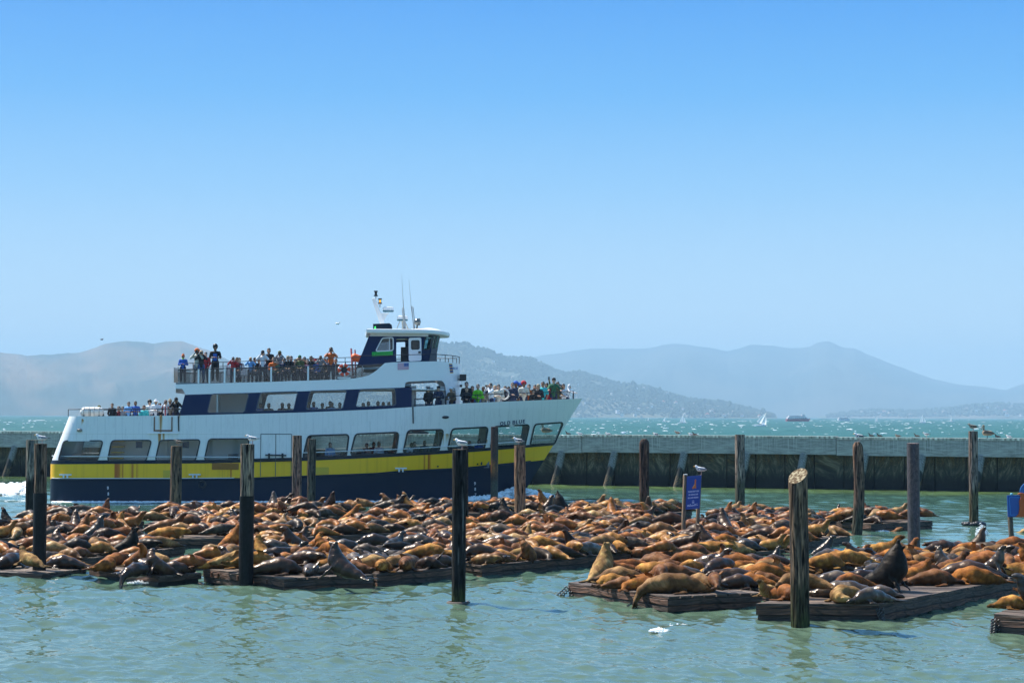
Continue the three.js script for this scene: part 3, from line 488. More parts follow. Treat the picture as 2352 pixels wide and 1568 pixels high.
const POSES = {
  prone: [...chain([[-.85, .08, 0, .075], [-.6, .125, 0, .125], [-.25, .205, 0, .205], [.12, .26, 0, .265], [.4, .225, 0, .215], [.62, .15, 0, .13]]), ...noseBones([.81, .12, 0], [.98, -.08, .1], .094), ...foreFlip([.3, .14, .2], [.28, .06, .36], [.02, .04, .52], U_), ...foreFlip([.3, .14, -.2], [.28, .06, -.36], [.02, .04, -.52], U_), ...hindFlip([-.85, .07, .05], [-1.0, .05, .1], [-1.2, .035, .17]), ...hindFlip([-.85, .07, -.05], [-1.0, .05, -.1], [-1.2, .035, -.17])],
  proneLeft: [...chain([[-.75, .09, .3, .075], [-.58, .13, .14, .13], [-.25, .21, 0, .21], [.1, .265, -.03, .265], [.38, .23, .06, .21], [.56, .16, .2, .13]]), ...noseBones([.68, .13, .36], [.6, -.05, .79], .094), ...foreFlip([.25, .14, .2], [.3, .05, .36], [.08, .04, .55], U_), ...foreFlip([.3, .14, -.2], [.36, .05, -.36], [.14, .04, -.55], U_), ...hindFlip([-.75, .07, .3], [-.84, .05, .45], [-.84, .035, .66]), ...hindFlip([-.78, .07, .28], [-.95, .05, .38], [-1.05, .035, .54])],
  side: [...chain([[-.85, .1, .05, .075], [-.58, .16, .02, .145], [-.22, .225, 0, .225], [.12, .25, 0, .25], [.42, .2, -.04, .205], [.62, .15, -.1, .14]]), ...noseBones([.78, .12, -.16], [.93, -.1, -.35], .105, [0, .45, .89]), ...foreFlip([.25, .33, .14], [.2, .46, .24], [.02, .55, .34], [.3, .5, -.8]), ...foreFlip([.3, .1, .2], [.2, .05, .4], [-.05, .04, .5], U_), ...hindFlip([-.85, .1, .05], [-1.02, .1, .06], [-1.24, .12, .02], [0, .3, .95]), ...hindFlip([-.85, .08, 0], [-1.0, .05, -.1], [-1.2, .035, -.2])],
  belly: [...chain([[-.88, .1, 0, .075], [-.6, .16, .02, .15], [-.22, .23, .04, .23], [.12, .25, .03, .25], [.42, .2, -.02, .2], [.62, .16, -.08, .135]]), ...noseBones([.76, .17, -.12], [.9, .3, -.3], .10, [-.3, .3, .9]), ...foreFlip([.28, .3, .15], [.12, .38, .24], [-.14, .4, .2], [0, .8, .6]), ...foreFlip([.3, .3, -.15], [.18, .44, -.26], [.05, .62, -.34], [.7, .5, .5]), ...hindFlip([-.88, .1, 0], [-1.02, .16, .05], [-1.2, .26, .1], [.5, .86, 0]), ...hindFlip([-.88, .08, 0], [-1.0, .08, -.1], [-1.18, .1, -.2])],
  headUp: [...chain([[-.85, .08, 0, .075], [-.6, .14, 0, .14], [-.25, .21, 0, .215], [.08, .25, 0, .25], [.33, .30, 0, .215], [.50, .45, .02, .145], [.57, .58, .04, .115]]), ...noseBones([.64, .66, .05], [.93, .3, .2], .10), ...foreFlip([.3, .2, .18], [.42, .07, .34], [.3, .035, .55], U_), ...foreFlip([.3, .2, -.18], [.42, .07, -.34], [.3, .035, -.55], U_), ...hindFlip([-.85, .07, .05], [-1.0, .05, .1], [-1.2, .035, .17]), ...hindFlip([-.85, .07, -.05], [-1.0, .05, -.1], [-1.2, .035, -.17])],
  draped: [...chain([[-.8, .08, -.12, .075], [-.56, .14, -.06, .14], [-.22, .22, 0, .22], [.12, .27, 0, .25], [.42, .30, 0, .2], [.62, .34, -.02, .14]]), ...noseBones([.78, .36, -.03], [.97, -.2, -.1], .105), ...foreFlip([.3, .14, .2], [.36, .05, .36], [.16, .04, .56], U_), ...foreFlip([.3, .14, -.2], [.36, .05, -.36], [.16, .04, -.56], U_), ...hindFlip([-.8, .07, -.1], [-.96, .05, -.1], [-1.15, .035, -.02]), ...hindFlip([-.8, .07, -.14], [-.93, .05, -.26], [-1.08, .035, -.4])],
  curled: [...chain([[-.5, .09, .45, .08], [-.5, .15, .2, .15], [-.28, .22, -.04, .225], [.05, .26, -.14, .25], [.35, .23, -.02, .205], [.45, .2, .2, .14]]), ...noseBones([.4, .16, .38], [-.5, -.12, .86], .105), ...foreFlip([.2, .12, .1], [.15, .05, .3], [-.05, .04, .42], U_), ...foreFlip([.25, .12, -.25], [.36, .05, -.4], [.16, .04, -.6], U_), ...hindFlip([-.48, .07, .48], [-.42, .05, .62], [-.3, .035, .78]), ...hindFlip([-.54, .07, .45], [-.6, .05, .62], [-.58, .035, .82])],
  sitSky: [...chain([[-.66, .09, 0, .08], [-.46, .16, 0, .155], [-.2, .25, 0, .235], [.04, .42, 0, .255], [.18, .63, 0, .215], [.24, .82, 0, .15], [.26, .95, 0, .115]]), ...noseBones([.31, 1.04, 0], [.74, .66, .12], .098, [-.66, .74, 0]), ...foreFlip([.16, .45, .2], [.3, .2, .33], [.38, .03, .42], [.8, .3, .3]), ...foreFlip([.16, .45, -.2], [.3, .2, -.33], [.38, .03, -.42], [.8, .3, -.3]), ...hindFlip([-.62, .08, .08], [-.45, .05, .24], [-.25, .035, .36]), ...hindFlip([-.62, .08, -.08], [-.75, .05, -.2], [-.72, .035, -.42])],
  sit: [...chain([[-.66, .09, 0, .08], [-.46, .16, 0, .155], [-.2, .25, 0, .235], [.04, .41, 0, .255], [.2, .60, .02, .21], [.28, .78, .04, .145], [.32, .89, .06, .115]]), ...noseBones([.4, .97, .08], [.93, .22, .28], .102), ...foreFlip([.16, .45, .2], [.3, .2, .33], [.38, .03, .42], [.8, .3, .3]), ...foreFlip([.16, .45, -.2], [.3, .2, -.33], [.38, .03, -.42], [.8, .3, -.3]), ...hindFlip([-.62, .08, .08], [-.45, .05, .24], [-.25, .035, .36]), ...hindFlip([-.62, .08, -.08], [-.75, .05, -.2], [-.72, .035, -.42])],
  sitTurn: [...chain([[-.66, .09, .1, .08], [-.46, .16, .06, .155], [-.2, .25, 0, .235], [.04, .41, -.02, .255], [.2, .60, 0, .205], [.24, .76, .08, .145], [.2, .87, .16, .115]]), ...noseBones([.17, .95, .24], [-.35, .15, .92], .102), ...foreFlip([.16, .45, .18], [.3, .2, .33], [.38, .03, .42], [.8, .3, .3]), ...foreFlip([.16, .45, -.2], [.3, .2, -.33], [.38, .03, -.42], [.8, .3, -.3]), ...hindFlip([-.62, .08, .1], [-.5, .05, .28], [-.32, .035, .44]), ...hindFlip([-.62, .08, .02], [-.78, .05, -.12], [-.82, .035, -.36])],
  bullSky: [...chain([[-.95, .1, 0, .09], [-.68, .18, 0, .17], [-.34, .28, 0, .27], [0, .44, 0, .33], [.18, .68, 0, .29], [.22, .90, 0, .205], [.24, 1.06, 0, .14]]), ...noseBones([.30, 1.17, 0], [.78, .62, .08], .115, [-.62, .78, 0]), bone([.22, 1.22, 0], [.18, 1.27, 0], .085, .06), ...foreFlip([.16, .42, .26], [.34, .2, .4], [.48, .03, .54], [.8, .3, .3]), ...foreFlip([.16, .42, -.26], [.34, .2, -.4], [.48, .03, -.54], [.8, .3, -.3]), ...hindFlip([-.9, .09, .08], [-1.08, .06, .18], [-1.25, .04, .32]), ...hindFlip([-.9, .09, -.08], [-1.08, .06, -.14], [-1.3, .04, -.2])],
  bullRoar: [...chain([[-.95, .1, 0, .09], [-.68, .18, 0, .17], [-.34, .28, 0, .27], [0, .44, 0, .38], [.16, .68, 0, .37], [.2, .92, 0, .30], [.22, 1.08, 0, .205]]), bone([.22, 1.16, 0], [.27, 1.25, 0], .135, .12), bone([.29, 1.30, 0], [.30, 1.46, 0], .075, .045), bone([.34, 1.2, 0], [.46, 1.3, 0], .055, .034), bone([.22, 1.24, .12], [.2, 1.2, .16], .017, .01), bone([.22, 1.24, -.12], [.2, 1.2, -.16], .017, .01), ...foreFlip([.16, .42, .26], [.34, .2, .4], [.48, .03, .54], [.8, .3, .3]), ...foreFlip([.16, .42, -.26], [.34, .2, -.4], [.48, .03, -.54], [.8, .3, -.3]), ...hindFlip([-.9, .09, .08], [-1.08, .06, .18], [-1.25, .04, .32]), ...hindFlip([-.9, .09, -.08], [-1.08, .06, -.14], [-1.3, .04, -.2])],
  rump: [...chain([[-1.02, -.16, .1, .07], [-.86, .08, .06, .12], [-.58, .22, .02, .2], [-.2, .275, 0, .275], [.2, .265, 0, .27], [.52, .21, 0, .2], [.74, .15, 0, .14]]), ...noseBones([.9, .115, 0], [.98, -.1, .05], .11), ...foreFlip([.2, .12, .24], [.16, .05, .38], [-.08, .04, .5], U_), ...foreFlip([.24, .12, -.24], [.2, .05, -.38], [-.04, .04, -.56], U_), ...hindFlip([-1.0, -.1, .13], [-1.08, -.28, .16], [-1.16, -.5, .2], [.9, .1, .3]), ...hindFlip([-1.0, -.1, .05], [-1.0, -.3, .04], [-1.0, -.52, .06], [.9, .1, .3])],
  swim: [bone([-.5, -.25, 0], [0, -.12, 0], .2, .17), bone([0, -.12, 0], [.2, .04, 0], .14, .11), ...noseBones([.3, .10, 0], [.97, .2, .1], .105)],
};
POSES.proneRight = POSES.proneLeft.map((b) => ({ ...b, a: [b.a[0], b.a[1], -b.a[2]], b: [b.b[0], b.b[1], -b.b[2]] }));
POSES.curledRight = POSES.curled.map((b) => ({ ...b, a: [b.a[0], b.a[1], -b.a[2]], b: [b.b[0], b.b[1], -b.b[2]] }));
POSES.sideRight = POSES.side.map((b) => ({ ...b, a: [b.a[0], b.a[1], -b.a[2]], b: [b.b[0], b.b[1], -b.b[2]], flat: b.flat && [b.flat[0], b.flat[1], -b.flat[2]] }));
const lionGeo = {}, lionLow = {};
{
  let seed = 0;
  for (const [name, bones] of Object.entries(POSES)) {
    seed += 3.7;
    const f0 = bodyField(bones, .055), big = bones.filter((b) => Math.max(b.ra, b.rb) > .1), f = (x, y, z) => f0(x, y, z) + .010 * n3(x * 6 + seed, y * 6, z * 6) + .004 * n3(x * 17, y * 17, z * 17 + seed);
    f.lo = f0.lo; f.hi = f0.hi; const head = bones.find((b) => Math.max(b.ra, b.rb) < .13 && b.ra > .095) ?? bones[0], fb = bodyField(big, .07);
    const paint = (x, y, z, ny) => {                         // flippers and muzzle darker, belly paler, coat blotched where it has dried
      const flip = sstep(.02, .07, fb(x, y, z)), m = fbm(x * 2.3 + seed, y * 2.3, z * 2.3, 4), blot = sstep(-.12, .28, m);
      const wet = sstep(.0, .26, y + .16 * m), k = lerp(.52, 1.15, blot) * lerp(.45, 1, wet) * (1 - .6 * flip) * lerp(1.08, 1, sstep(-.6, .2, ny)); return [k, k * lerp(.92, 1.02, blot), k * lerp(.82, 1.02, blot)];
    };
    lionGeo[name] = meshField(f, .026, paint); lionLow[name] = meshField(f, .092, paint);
  }
}
const eyeMat = phys([.01, .009, .009], .1), herd = [], lionPose = (p) => ({ prone: 'belly-down asleep', proneLeft: 'asleep bent', proneRight: 'asleep bent', side: 'sleeping sideways', sideRight: 'sleeping sideways', belly: 'sprawled belly up', headUp: 'lying head raised', draped: 'chin propped up', curled: 'curled up', curledRight: 'curled up', sitSky: 'sitting nose up', sit: 'sitting up', sitTurn: 'sitting, head turned', rump: 'asleep' })[p];
function lion(pose, pos, yaw, s, coat, label, own = false, raftOf = null) { herd.push({ pose, pos, yaw: yaw * Math.PI / 180, s, coat, label, own, raftOf, d: Math.hypot(pos.x, pos.z) }); }
// the ones that stand out, placed by hand: pose, picture x, picture y of where it rests, heading (0 right, 90 away, 180 left, 270 here), size, coat, label
const marked = [
  ['sitSky', 15, 1210, 150, .86, 'black', 'black wet sea lion sitting nose up alone at the far left edge'], ['sitSky', 172, 1222, 100, .95, 'chocolate', 'dark brown sea lion sitting up left of the two upright ones, head pointing skyward'],
  ['sit', 120, 1213, 10, .7, 'ginger', 'small ginger sea lion sitting up just right of the leftmost wrapped pile'], ['sitSky', 187, 1230, 40, .9, 'chestnut', 'chestnut sea lion sitting upright just left of a slate one in the left herd'],
  ['sitSky', 215, 1244, 30, 1.05, 'wet slate', 'slate wet sea lion sitting upright looking right, left herd'], ['sitSky', 270, 1216, 50, .8, 'golden', 'golden sea lion sitting with arched neck in the left back herd'],
  ['sitTurn', 247, 1217, 30, .9, 'brown', 'brown sea lion sitting with lowered head beside the golden one'], ['bullSky', 293, 1274, 20, .86, 'black', 'big black bull sitting up looking right in the left herd'],
  ['sitTurn', 362, 1322, 200, .95, 'chocolate', 'dark glossy sea lion scratching itself on the low front raft corner'], ['rump', 318, 1325, 60, .95, 'wet dark brown', 'wet dark brown sea lion with hind end slipping off the low front raft'],
  ['sit', 541, 1206, 150, .8, 'wet dark brown', 'dark sea lion sitting up left of the tall grey wrapped pile'], ['sit', 530, 1262, 50, 1.05, 'ginger', 'large ginger sea lion hunched with head up left of the grey wrapped pile'],
  ['sitTurn', 135, 1258, 150, .85, 'chocolate', 'dark sea lion sitting close right of the leftmost wrapped pile'], ['bullSky', 630, 1178, 110, .95, 'wet grey', 'tall grey-headed sea lion sitting nose up on the bleached back raft'],
  ['sitTurn', 655, 1177, 60, .85, 'chocolate', 'dark sea lion sitting beside the grey-headed one by the grey-brown pile'], ['sitSky', 920, 1166, 140, .72, 'brown', 'brown sea lion sitting up at the back edge before the navy hull'],
  ['sit', 941, 1160, 30, .6, 'chocolate', 'small dark sea lion with raised head at the back edge before the hull'], ['sit', 872, 1166, 40, .62, 'wet slate', 'small slate sea lion leaning up at the back edge of the middle herd'],
  ['sit', 805, 1201, 20, .95, 'ginger', 'ginger sea lion leaning right with raised chin in the middle herd'], ['sitSky', 600, 1284, 130, .9, 'golden', 'golden sea lion sitting nose up right beside the grey wrapped pile'],
  ['headUp', 660, 1284, 10, .95, 'wet slate', 'blue-grey sea lion with tan muzzle raised behind the bolted corner raft'], ['sitTurn', 740, 1267, 160, .8, 'ginger', 'ginger sea lion sitting in the middle of the second row'],
  ['bullSky', 782, 1329, 150, .98, 'wet dark brown', 'tall sleek dark sea lion sitting upright at the front raft edge'], ['prone', 632, 1320, 4, 1.2, 'chocolate', 'large dark sea lion lying along the bolted corner raft edge'],
  ['belly', 716, 1321, 250, .85, 'wet grey', 'shiny grey wet sea lion sprawled at the front edge beside the large dark one'], ['draped', 880, 1314, 260, .95, 'golden', 'golden sea lion slumped over the front edge right of the upright dark one'],
  ['draped', 935, 1312, 265, 1.1, 'brown', 'scarred brown sea lion hanging its head over the front edge'], ['bullSky', 1160, 1200, 120, 1.0, 'black', 'black bull sitting with its wide back turned beside the light brown pile'],
  ['sitSky', 1255, 1180, 20, .95, 'chocolate', 'slender dark sea lion with curved neck right of the light brown pile'], ['bullRoar', 1291, 1183, 150, .94, 'black', 'black sea lion sitting with open mouth near the back edge under the bow'],
  ['sitSky', 1247, 1193, 130, .78, 'ginger', 'ginger sea lion sitting nose up below the slender curved one'], ['sit', 1306, 1200, 120, .78, 'brown', 'brown sea lion sitting up below the open-mouthed black one'],
  ['sitTurn', 1329, 1202, 140, .8, 'chestnut', 'chestnut sea lion sitting right beside the brown one, below the black one'], ['sitSky', 1210, 1244, 60, .72, 'tan', 'slim tan sea lion sitting up in the centre of the herd'],
  ['sit', 1386, 1246, 165, .9, 'brown', 'brown sea lion with raised neck just above the tall tan bull'], ['sitTurn', 1474, 1209, 250, .68, 'brown', 'brown sea lion sitting at the foot of the dark reddish pile'],
  ['sitTurn', 1214, 1290, 240, .92, 'brown', 'speckled brown sea lion sitting facing us at the dark raft edge'], ['bullSky', 1384, 1333, 62, 1.0, 'tan', 'tall tan bull sitting with lifted nose at the end of the chained raft'],
  ['prone', 1432, 1340, 176, 1.12, 'pale brown', 'light brown sea lion lying head left against the tall tan bull'], ['headUp', 1492, 1338, 190, .62, 'brown', 'small dark-faced pup looking out between two big brown bodies'],
  ['rump', 1548, 1362, 8, 1.18, 'pale brown', 'huge tan-brown sea lion with hind flippers hanging over the chained raft'], ['sitSky', 1778, 1296, 20, .62, 'wet slate', 'slate sea lion with lifted head left of the thick near pile'],
  ['bullSky', 1664, 1224, 110, .95, 'chocolate', 'dark brown sea lion sitting tall right of the blue notice'], ['sit', 1697, 1197, 170, .72, 'wet dark brown', 'dark sea lion arching its neck left behind the tall brown one'],
  ['sit', 1620, 1213, 130, .68, 'black', 'black sea lion leaning up just right of the notice posts'], ['prone', 1642, 1192, 20, .7, 'wet slate', 'round slate sea lion lying by white foam right of the notice'],
  ['draped', 1625, 1275, 340, 1.2, 'golden', 'huge golden sea lion lying in front of the blue notice'], ['prone', 1705, 1266, 350, 1.05, 'wet slate', 'wet slate sea lion lying right of the huge golden one'],
  ['bullRoar', 2040, 1358, -25, 1.12, 'black', 'big roaring black bull sitting tallest on the right-hand raft'], ['bullSky', 2168, 1309, 140, .68, 'wet grey', 'grey-tan sea lion sitting nose up right of the roaring bull'],
  ['sit', 2092, 1278, 40, .72, 'chestnut', 'chestnut sea lion leaning on the smooth grey steel pile'], ['sit', 1895, 1276, 15, .78, 'wet slate', 'slate sea lion with tan muzzle reaching right beside the thick pile'],
  ['rump', 1940, 1374, 160, 1.0, 'wet grey', 'wet grey-brown sea lion lying at the edge below the roaring bull, flipper hanging'], ['prone', 2016, 1374, 342, .8, 'wet grey', 'smaller wet grey sea lion asleep head right below the roaring bull'],
  ['headUp', 1768, 1372, 235, .8, 'tan', 'tan sea lion draped over others left of the thick pile'], ['prone', 1800, 1378, 300, .95, 'chestnut', 'chestnut sea lion lying at the raft corner left of the thick pile'],
  ['prone', 2140, 1345, 2, 1.08, 'brown', 'brown sea lion lying head right behind the bare planks'], ['prone', 2215, 1331, 356, 1.3, 'chocolate', 'long dark sea lion lying behind the brown one by the bare planks'],
  ['prone', 2335, 1399, 175, .8, 'golden', 'golden sea lion asleep on the lower right corner raft'], ['sit', 2372, 1400, 200, 1.0, 'wet slate', 'dark wet sea lion cut off by the right edge on the corner raft'],
  ['sitSky', 1925, 1186, 60, .62, 'wet grey', 'small grey sea lion sitting up on the far right raft'], ['prone', 1580, 1332, 185, .95, 'wet grey', 'shiny grey sea lion lying in the middle of the chained raft'],
  ['prone', 1690, 1352, 15, .95, 'chocolate', 'dark reddish sea lion lying head right at the chained raft edge'], ['prone', 1655, 1300, 10, 1.2, 'pale brown', 'long pale-bellied sea lion lying at the back of the chained raft'],
  ['prone', 1735, 1303, 180, 1.0, 'chocolate', 'dark sea lion lying head left below the slate one'], ['curled', 240, 1312, 280, 1.0, 'ginger', 'ginger sea lion curled at the edge of the low front raft'],
  ['draped', 262, 1300, 60, 1.0, 'chestnut', 'chestnut sea lion lying with its rump to us on the low front raft'], ['prone', 150, 1306, 170, 1.0, 'wet dark brown', 'wet dark sea lion lying beside the leftmost wrapped pile'],
  ['draped', 20, 1306, 70, 1.15, 'wet dark brown', 'big dark sea lion bent at the far left front edge'], ['prone', 420, 1306, 10, .95, 'brown', 'brown sea lion lying along the low front raft'],
];
const swimmers = [[2052, 1221, 20, 'brown', 'swimming sea lion with white wake before the far right raft'], [2340, 1224, 10, 'tan', 'swimming sea lion behind the right-edge sign post']];
for (const [pose, x, y, yaw, s, coat, label] of marked) {
  let best = null; for (const r of rafts) { const p = ground(x, y, r.h), d = Math.hypot(p.x - r.c.x, p.z - r.c.z) / Math.sqrt(Math.abs(r.L[0].distanceTo(r.L[1]) * r.L[1].distanceTo(r.L[2]))); if (!best || d < best.d) best = { d, r }; }
  lion(pose, ground(x, y, best.r.h - .01), yaw, s * .8, coat, label, true, best.r);
}
for (const [x, y, yaw, coat, label] of swimmers) lion('swim', ground(x, y, 0), yaw, 1, coat, label, true);
{ // the rest of the herd, packed on the rafts
  const R = rng(4242), pick = (a) => a[R() * a.length | 0], lay = ['prone', 'prone', 'proneLeft', 'proneRight', 'side', 'sideRight', 'belly', 'draped', 'prone', 'prone', 'proneRight', 'headUp', 'curled', 'curledRight', 'proneLeft', 'prone', 'side', 'draped'], up = ['sitSky', 'sit', 'sitTurn'];
  const coats = ['ginger', 'ginger', 'ginger', 'golden', 'golden', 'chestnut', 'chestnut', 'brown', 'brown', 'brown', 'chocolate', 'chocolate', 'wet dark brown', 'wet dark brown', 'wet grey', 'wet grey', 'wet slate', 'pale brown', 'pale brown', 'tan', 'ginger', 'golden', 'black'];
  const bare = [[ground(2110, 1355, .4), 1.1], [ground(2175, 1345, .4), .9], [ground(1345, 1342, .4), .6], [ground(1495, 1362, .4), .8], [ground(600, 1186, .34), .9]];
  for (const r of rafts) {
    const A = r.L[0].distanceTo(r.L[1]), B = r.L[1].distanceTo(r.L[2]), gap = r.key[0] === 'R' ? .54 : .54, nu = Math.max(2, Math.round(A / gap)), nv = Math.max(2, Math.round(B / gap)), near = -r.c.z < 62;
    for (let i = 0; i < nu; i++) for (let j = 0; j < nv; j++) {
      const u = (i + .5 + (R() - .5) * .8) / nu, v = (j + .5 + (R() - .5) * .8) / nv, mu = .24 / A, mv = .24 / B, l = r.at(clamp(u, mu, 1 - mu), clamp(v, mv, 1 - mv)), p = V(r.c.x + l.x, r.h, r.c.z + l.z);
      if (R() < .13) continue;
      if (herd.some((h) => h.raftOf && Math.hypot(h.pos.x - p.x, h.pos.z - p.z) < (h.own ? .5 : .4)) || near && herd.some((h) => h.own && Math.abs(h.pos.x - p.x) < .8 * h.s + .1 && p.z > h.pos.z - .1 && p.z < h.pos.z + (h.pose[0] === 's' || h.pose[0] === 'b' ? 1.5 : .95)) || bare.some(([b, k]) => Math.hypot(b.x - p.x, b.z - p.z) < k)) continue;
      if (Object.values(piles).some((q) => Math.hypot(q.x - p.x, q.z - p.z) < q.r + .3)) continue;
      const isUp = R() < .022, pose = isUp ? pick(up) : pick(lay);
      p.y = r.h - .01 + (isUp ? .05 : R() < .4 ? .08 + .16 * R() : 0);
      const across = R() < .72 ? (R() < .5 ? 0 : 180) + (R() - .5) * 90 : R() * 360;
      lion(pose, p, across, (isUp ? .62 : .66) + .26 * R() * (R() < .5 ? 1 : .6) + (r.key[0] === 'R' ? .04 : 0), pick(r.key[0] === 'R' ? coats.filter((c) => c !== 'black' && c !== 'wet slate') : coats), null, false, r);
    }
  }
}
{
  // the first three hundred by size in the picture are animals of their own; the rest, small and half hidden, are one mass
  herd.sort((a, b) => (b.own ? 1 : 0) - (a.own ? 1 : 0) || a.d / a.s - b.d / b.s);
  const own = herd.slice(0, 300), rest = herd.slice(300), say = new Map(), ord = ['first', 'second', 'third', 'fourth', 'fifth', 'sixth', 'seventh', 'eighth', 'ninth', 'tenth', 'eleventh', 'twelfth'];
  const px = (h) => { const v = h.pos.clone().project(camera); return v.x; };
  for (const h of own) if (!h.label) {
    const deep = (h.pos.z - h.raftOf.c.z), row = deep > .8 ? 'front' : deep < -.8 ? 'back' : 'middle', hd = Math.cos(h.yaw);
    h.kind = `${h.coat} sea lion ${lionPose(h.pose)}`; h.place = `${row} of ${h.raftOf.phrase}`;
    const key = h.kind + h.place; if (!say.has(key)) say.set(key, []); say.get(key).push(h);
  }
  for (const list of say.values()) { list.sort((a, b) => px(a) - px(b)); list.forEach((h, i) => { h.label = list.length === 1 ? `${h.kind}, ${h.place}` : `${h.kind}, ${ord[i]} from left, ${h.place}`; }); }
  for (const h of own) {
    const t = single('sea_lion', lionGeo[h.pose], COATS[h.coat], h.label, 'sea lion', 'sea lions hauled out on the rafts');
    t.position.copy(h.pos); t.rotation.y = h.yaw; t.scale.set(h.s, h.s * .94, h.s * (h.own ? .97 : .88));
  }
  const bits = rest.map((h) => {
    const g = prep(lionLow[h.pose]), c = COATS[h.coat].color, a = g.attributes.color; for (let i = 0; i < a.count; i++) a.setXYZ(i, a.getX(i) * c.r, a.getY(i) * c.g, a.getZ(i) * c.b);
    return g.applyMatrix4(new THREE.Matrix4().compose(h.pos, new THREE.Quaternion().setFromAxisAngle(U_ && V(0, 1, 0), h.yaw), V(h.s, h.s, h.s)));
  });
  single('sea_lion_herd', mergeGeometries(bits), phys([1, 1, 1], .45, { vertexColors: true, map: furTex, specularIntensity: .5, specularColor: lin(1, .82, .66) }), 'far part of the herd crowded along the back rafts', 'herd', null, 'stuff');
  console.log('sea lions', herd.length, 'own', own.length);
}

// ---------------------------------------------------------------- the sightseeing ferry; local x runs to the bow, z to starboard (our side)
const FA = 5 * Math.PI / 180, BEAM = 8, HB = 4;
const fu = V(Math.cos(FA), 0, -Math.sin(FA)), fv = V(Math.sin(FA), 0, Math.cos(FA));
const FP0 = ground(417, 1153.8, 0);
function sideHit(x, y, z) { const r = rayAt(x, y), q = FP0.clone().addScaledVector(fv, z - HB), o = V(0, EYE, 0), t = q.clone().sub(o).dot(fv) / r.dot(fv); return o.addScaledVector(r, t); }
const F0 = FP0.clone().addScaledVector(fv, -HB).addScaledVector(fu, sideHit(108, 1150, HB).sub(FP0).dot(fu));
const S = (x, y, z = HB) => { const p = sideHit(x, y, z).sub(F0); return [p.dot(fu), p.y]; };     // picture point -> (along, up) on the plane z
const SX = (x, z = HB) => S(x, 1000, z)[0];
const lineT = (pts, z = HB) => { const q = pts.map(([x, y]) => S(x, y, z)); return (s) => { let k = 0; while (k < q.length - 2 && s > q[k + 1][0]) k++; const [a, b] = [q[k], q[k + 1]]; return lerp(a[1], b[1], (s - a[0]) / (b[0] - a[0])); }; };
const ferry = thing('ferry', 'white and navy sightseeing ferry with yellow band passing behind the herd', 'ferry', F0, FA);
const toWorld = (s, t, z) => F0.clone().addScaledVector(fu, s).addScaledVector(fv, z).setY(t);

const paint = (c, rough = .35, more = {}) => phys(c, rough, { clearcoat: .25, clearcoatRoughness: .2, ...more });
const whiteTex = canvasTexture(2048, 512, (g, w, h) => {      // white topsides with weld lines, grime and rust runs
  g.fillStyle = '#f1f2f0'; g.fillRect(0, 0, w, h); const R = rng(9);
  for (let i = 0; i < 900; i++) { g.fillStyle = `rgba(90,95,90,${.012 + .03 * R()})`; const x = R() * w, y = R() * h; g.fillRect(x, y, 2 + 5 * R(), 20 + 120 * R()); }
  for (let i = 0; i < 60; i++) { g.fillStyle = `rgba(90,100,115,${.04 + .06 * R()})`; g.fillRect((i + .3 * R()) * w / 60, 0, 2, h); }
  g.fillStyle = 'rgba(120,105,75,.35)'; g.fillRect(0, h * .52, w, 1.5);
  const run = (x, y, n, L, sp) => { for (let i = 0; i < n; i++) { const a = x + (R() - .5) * sp, l = L * (.3 + R()), q = g.createLinearGradient(0, y, 0, y + l); q.addColorStop(0, `rgba(160,95,20,${.5 + .4 * R()})`); q.addColorStop(1, 'rgba(165,115,40,0)'); g.fillStyle = q; g.fillRect(a, y + R() * 8, 2 + 4 * R(), l); } };
  const at = (xD) => (xD - 108) / 1230 * w;
  run(at(182), h * .27, 4, 50, 14); run(at(357), h * .05, 14, 230, 10); run(at(399), h * .05, 8, 130, 8); run(at(357), h * .5, 10, 190, 30); run(at(963), h * .5, 10, 110, 26); run(at(1000), h * .5, 16, 90, 70); run(at(1050), h * .5, 12, 50, 80); run(at(1100), h * .6, 6, 36, 20); run(at(1035), h * .68, 8, 120, 14); run(at(950), h * .7, 5, 90, 14);
});
const whiteMat = paint([.90, .90, .89], .35, { map: whiteTex }), whitePlain = paint([.88, .88, .87]);
const yellowTex = canvasTexture(1024, 64, (g, w, h) => { g.fillStyle = '#ffffff'; g.fillRect(0, 0, w, h); const R = rng(3); for (let i = 0; i < 150; i++) { g.fillStyle = `rgba(120,70,10,${.03 + .05 * R()})`; g.fillRect(R() * w, 0, 1 + 3 * R(), h * R()); } for (const [x, n] of [[120, 9], [150, 3], [330, 2], [700, 5], [770, 6], [480, 3]]) for (let i = 0; i < n; i++) { g.fillStyle = `rgba(150,60,15,${.2 + .3 * R()})`; g.fillRect(x + R() * 22, 6 * R(), 2 + 2 * R(), h * (.4 + .6 * R())); } });
const yellowMat = paint([.97, .52, .003], .45, { map: yellowTex, clearcoat: .05 }), navyMat = paint([.006, .016, .036], .5, { clearcoat: 0, specularIntensity: .45 }), blueMat = paint([.007, .020, .075], .5, { clearcoat: 0, specularIntensity: .45 }), darkTrim = std([.012, .014, .018], .4), railMat = std([.02, .024, .035], .45, { metalness: .3 }), railWhite = std([.72, .74, .74], .4);
const glassMat = phys([.74, .78, .79], .03, { transmission: 1, thickness: 0, ior: 1.5 }), screenMat = phys([.46, .47, .47], .12, { transmission: 1, thickness: 0, ior: 1.45 });
const inWhite = std([.78, .78, .74], .7), inDark = std([.16, .16, .17], .8), deckMat = std([.17, .19, .21], .85), rustMat = std([.22, .09, .03], .8);

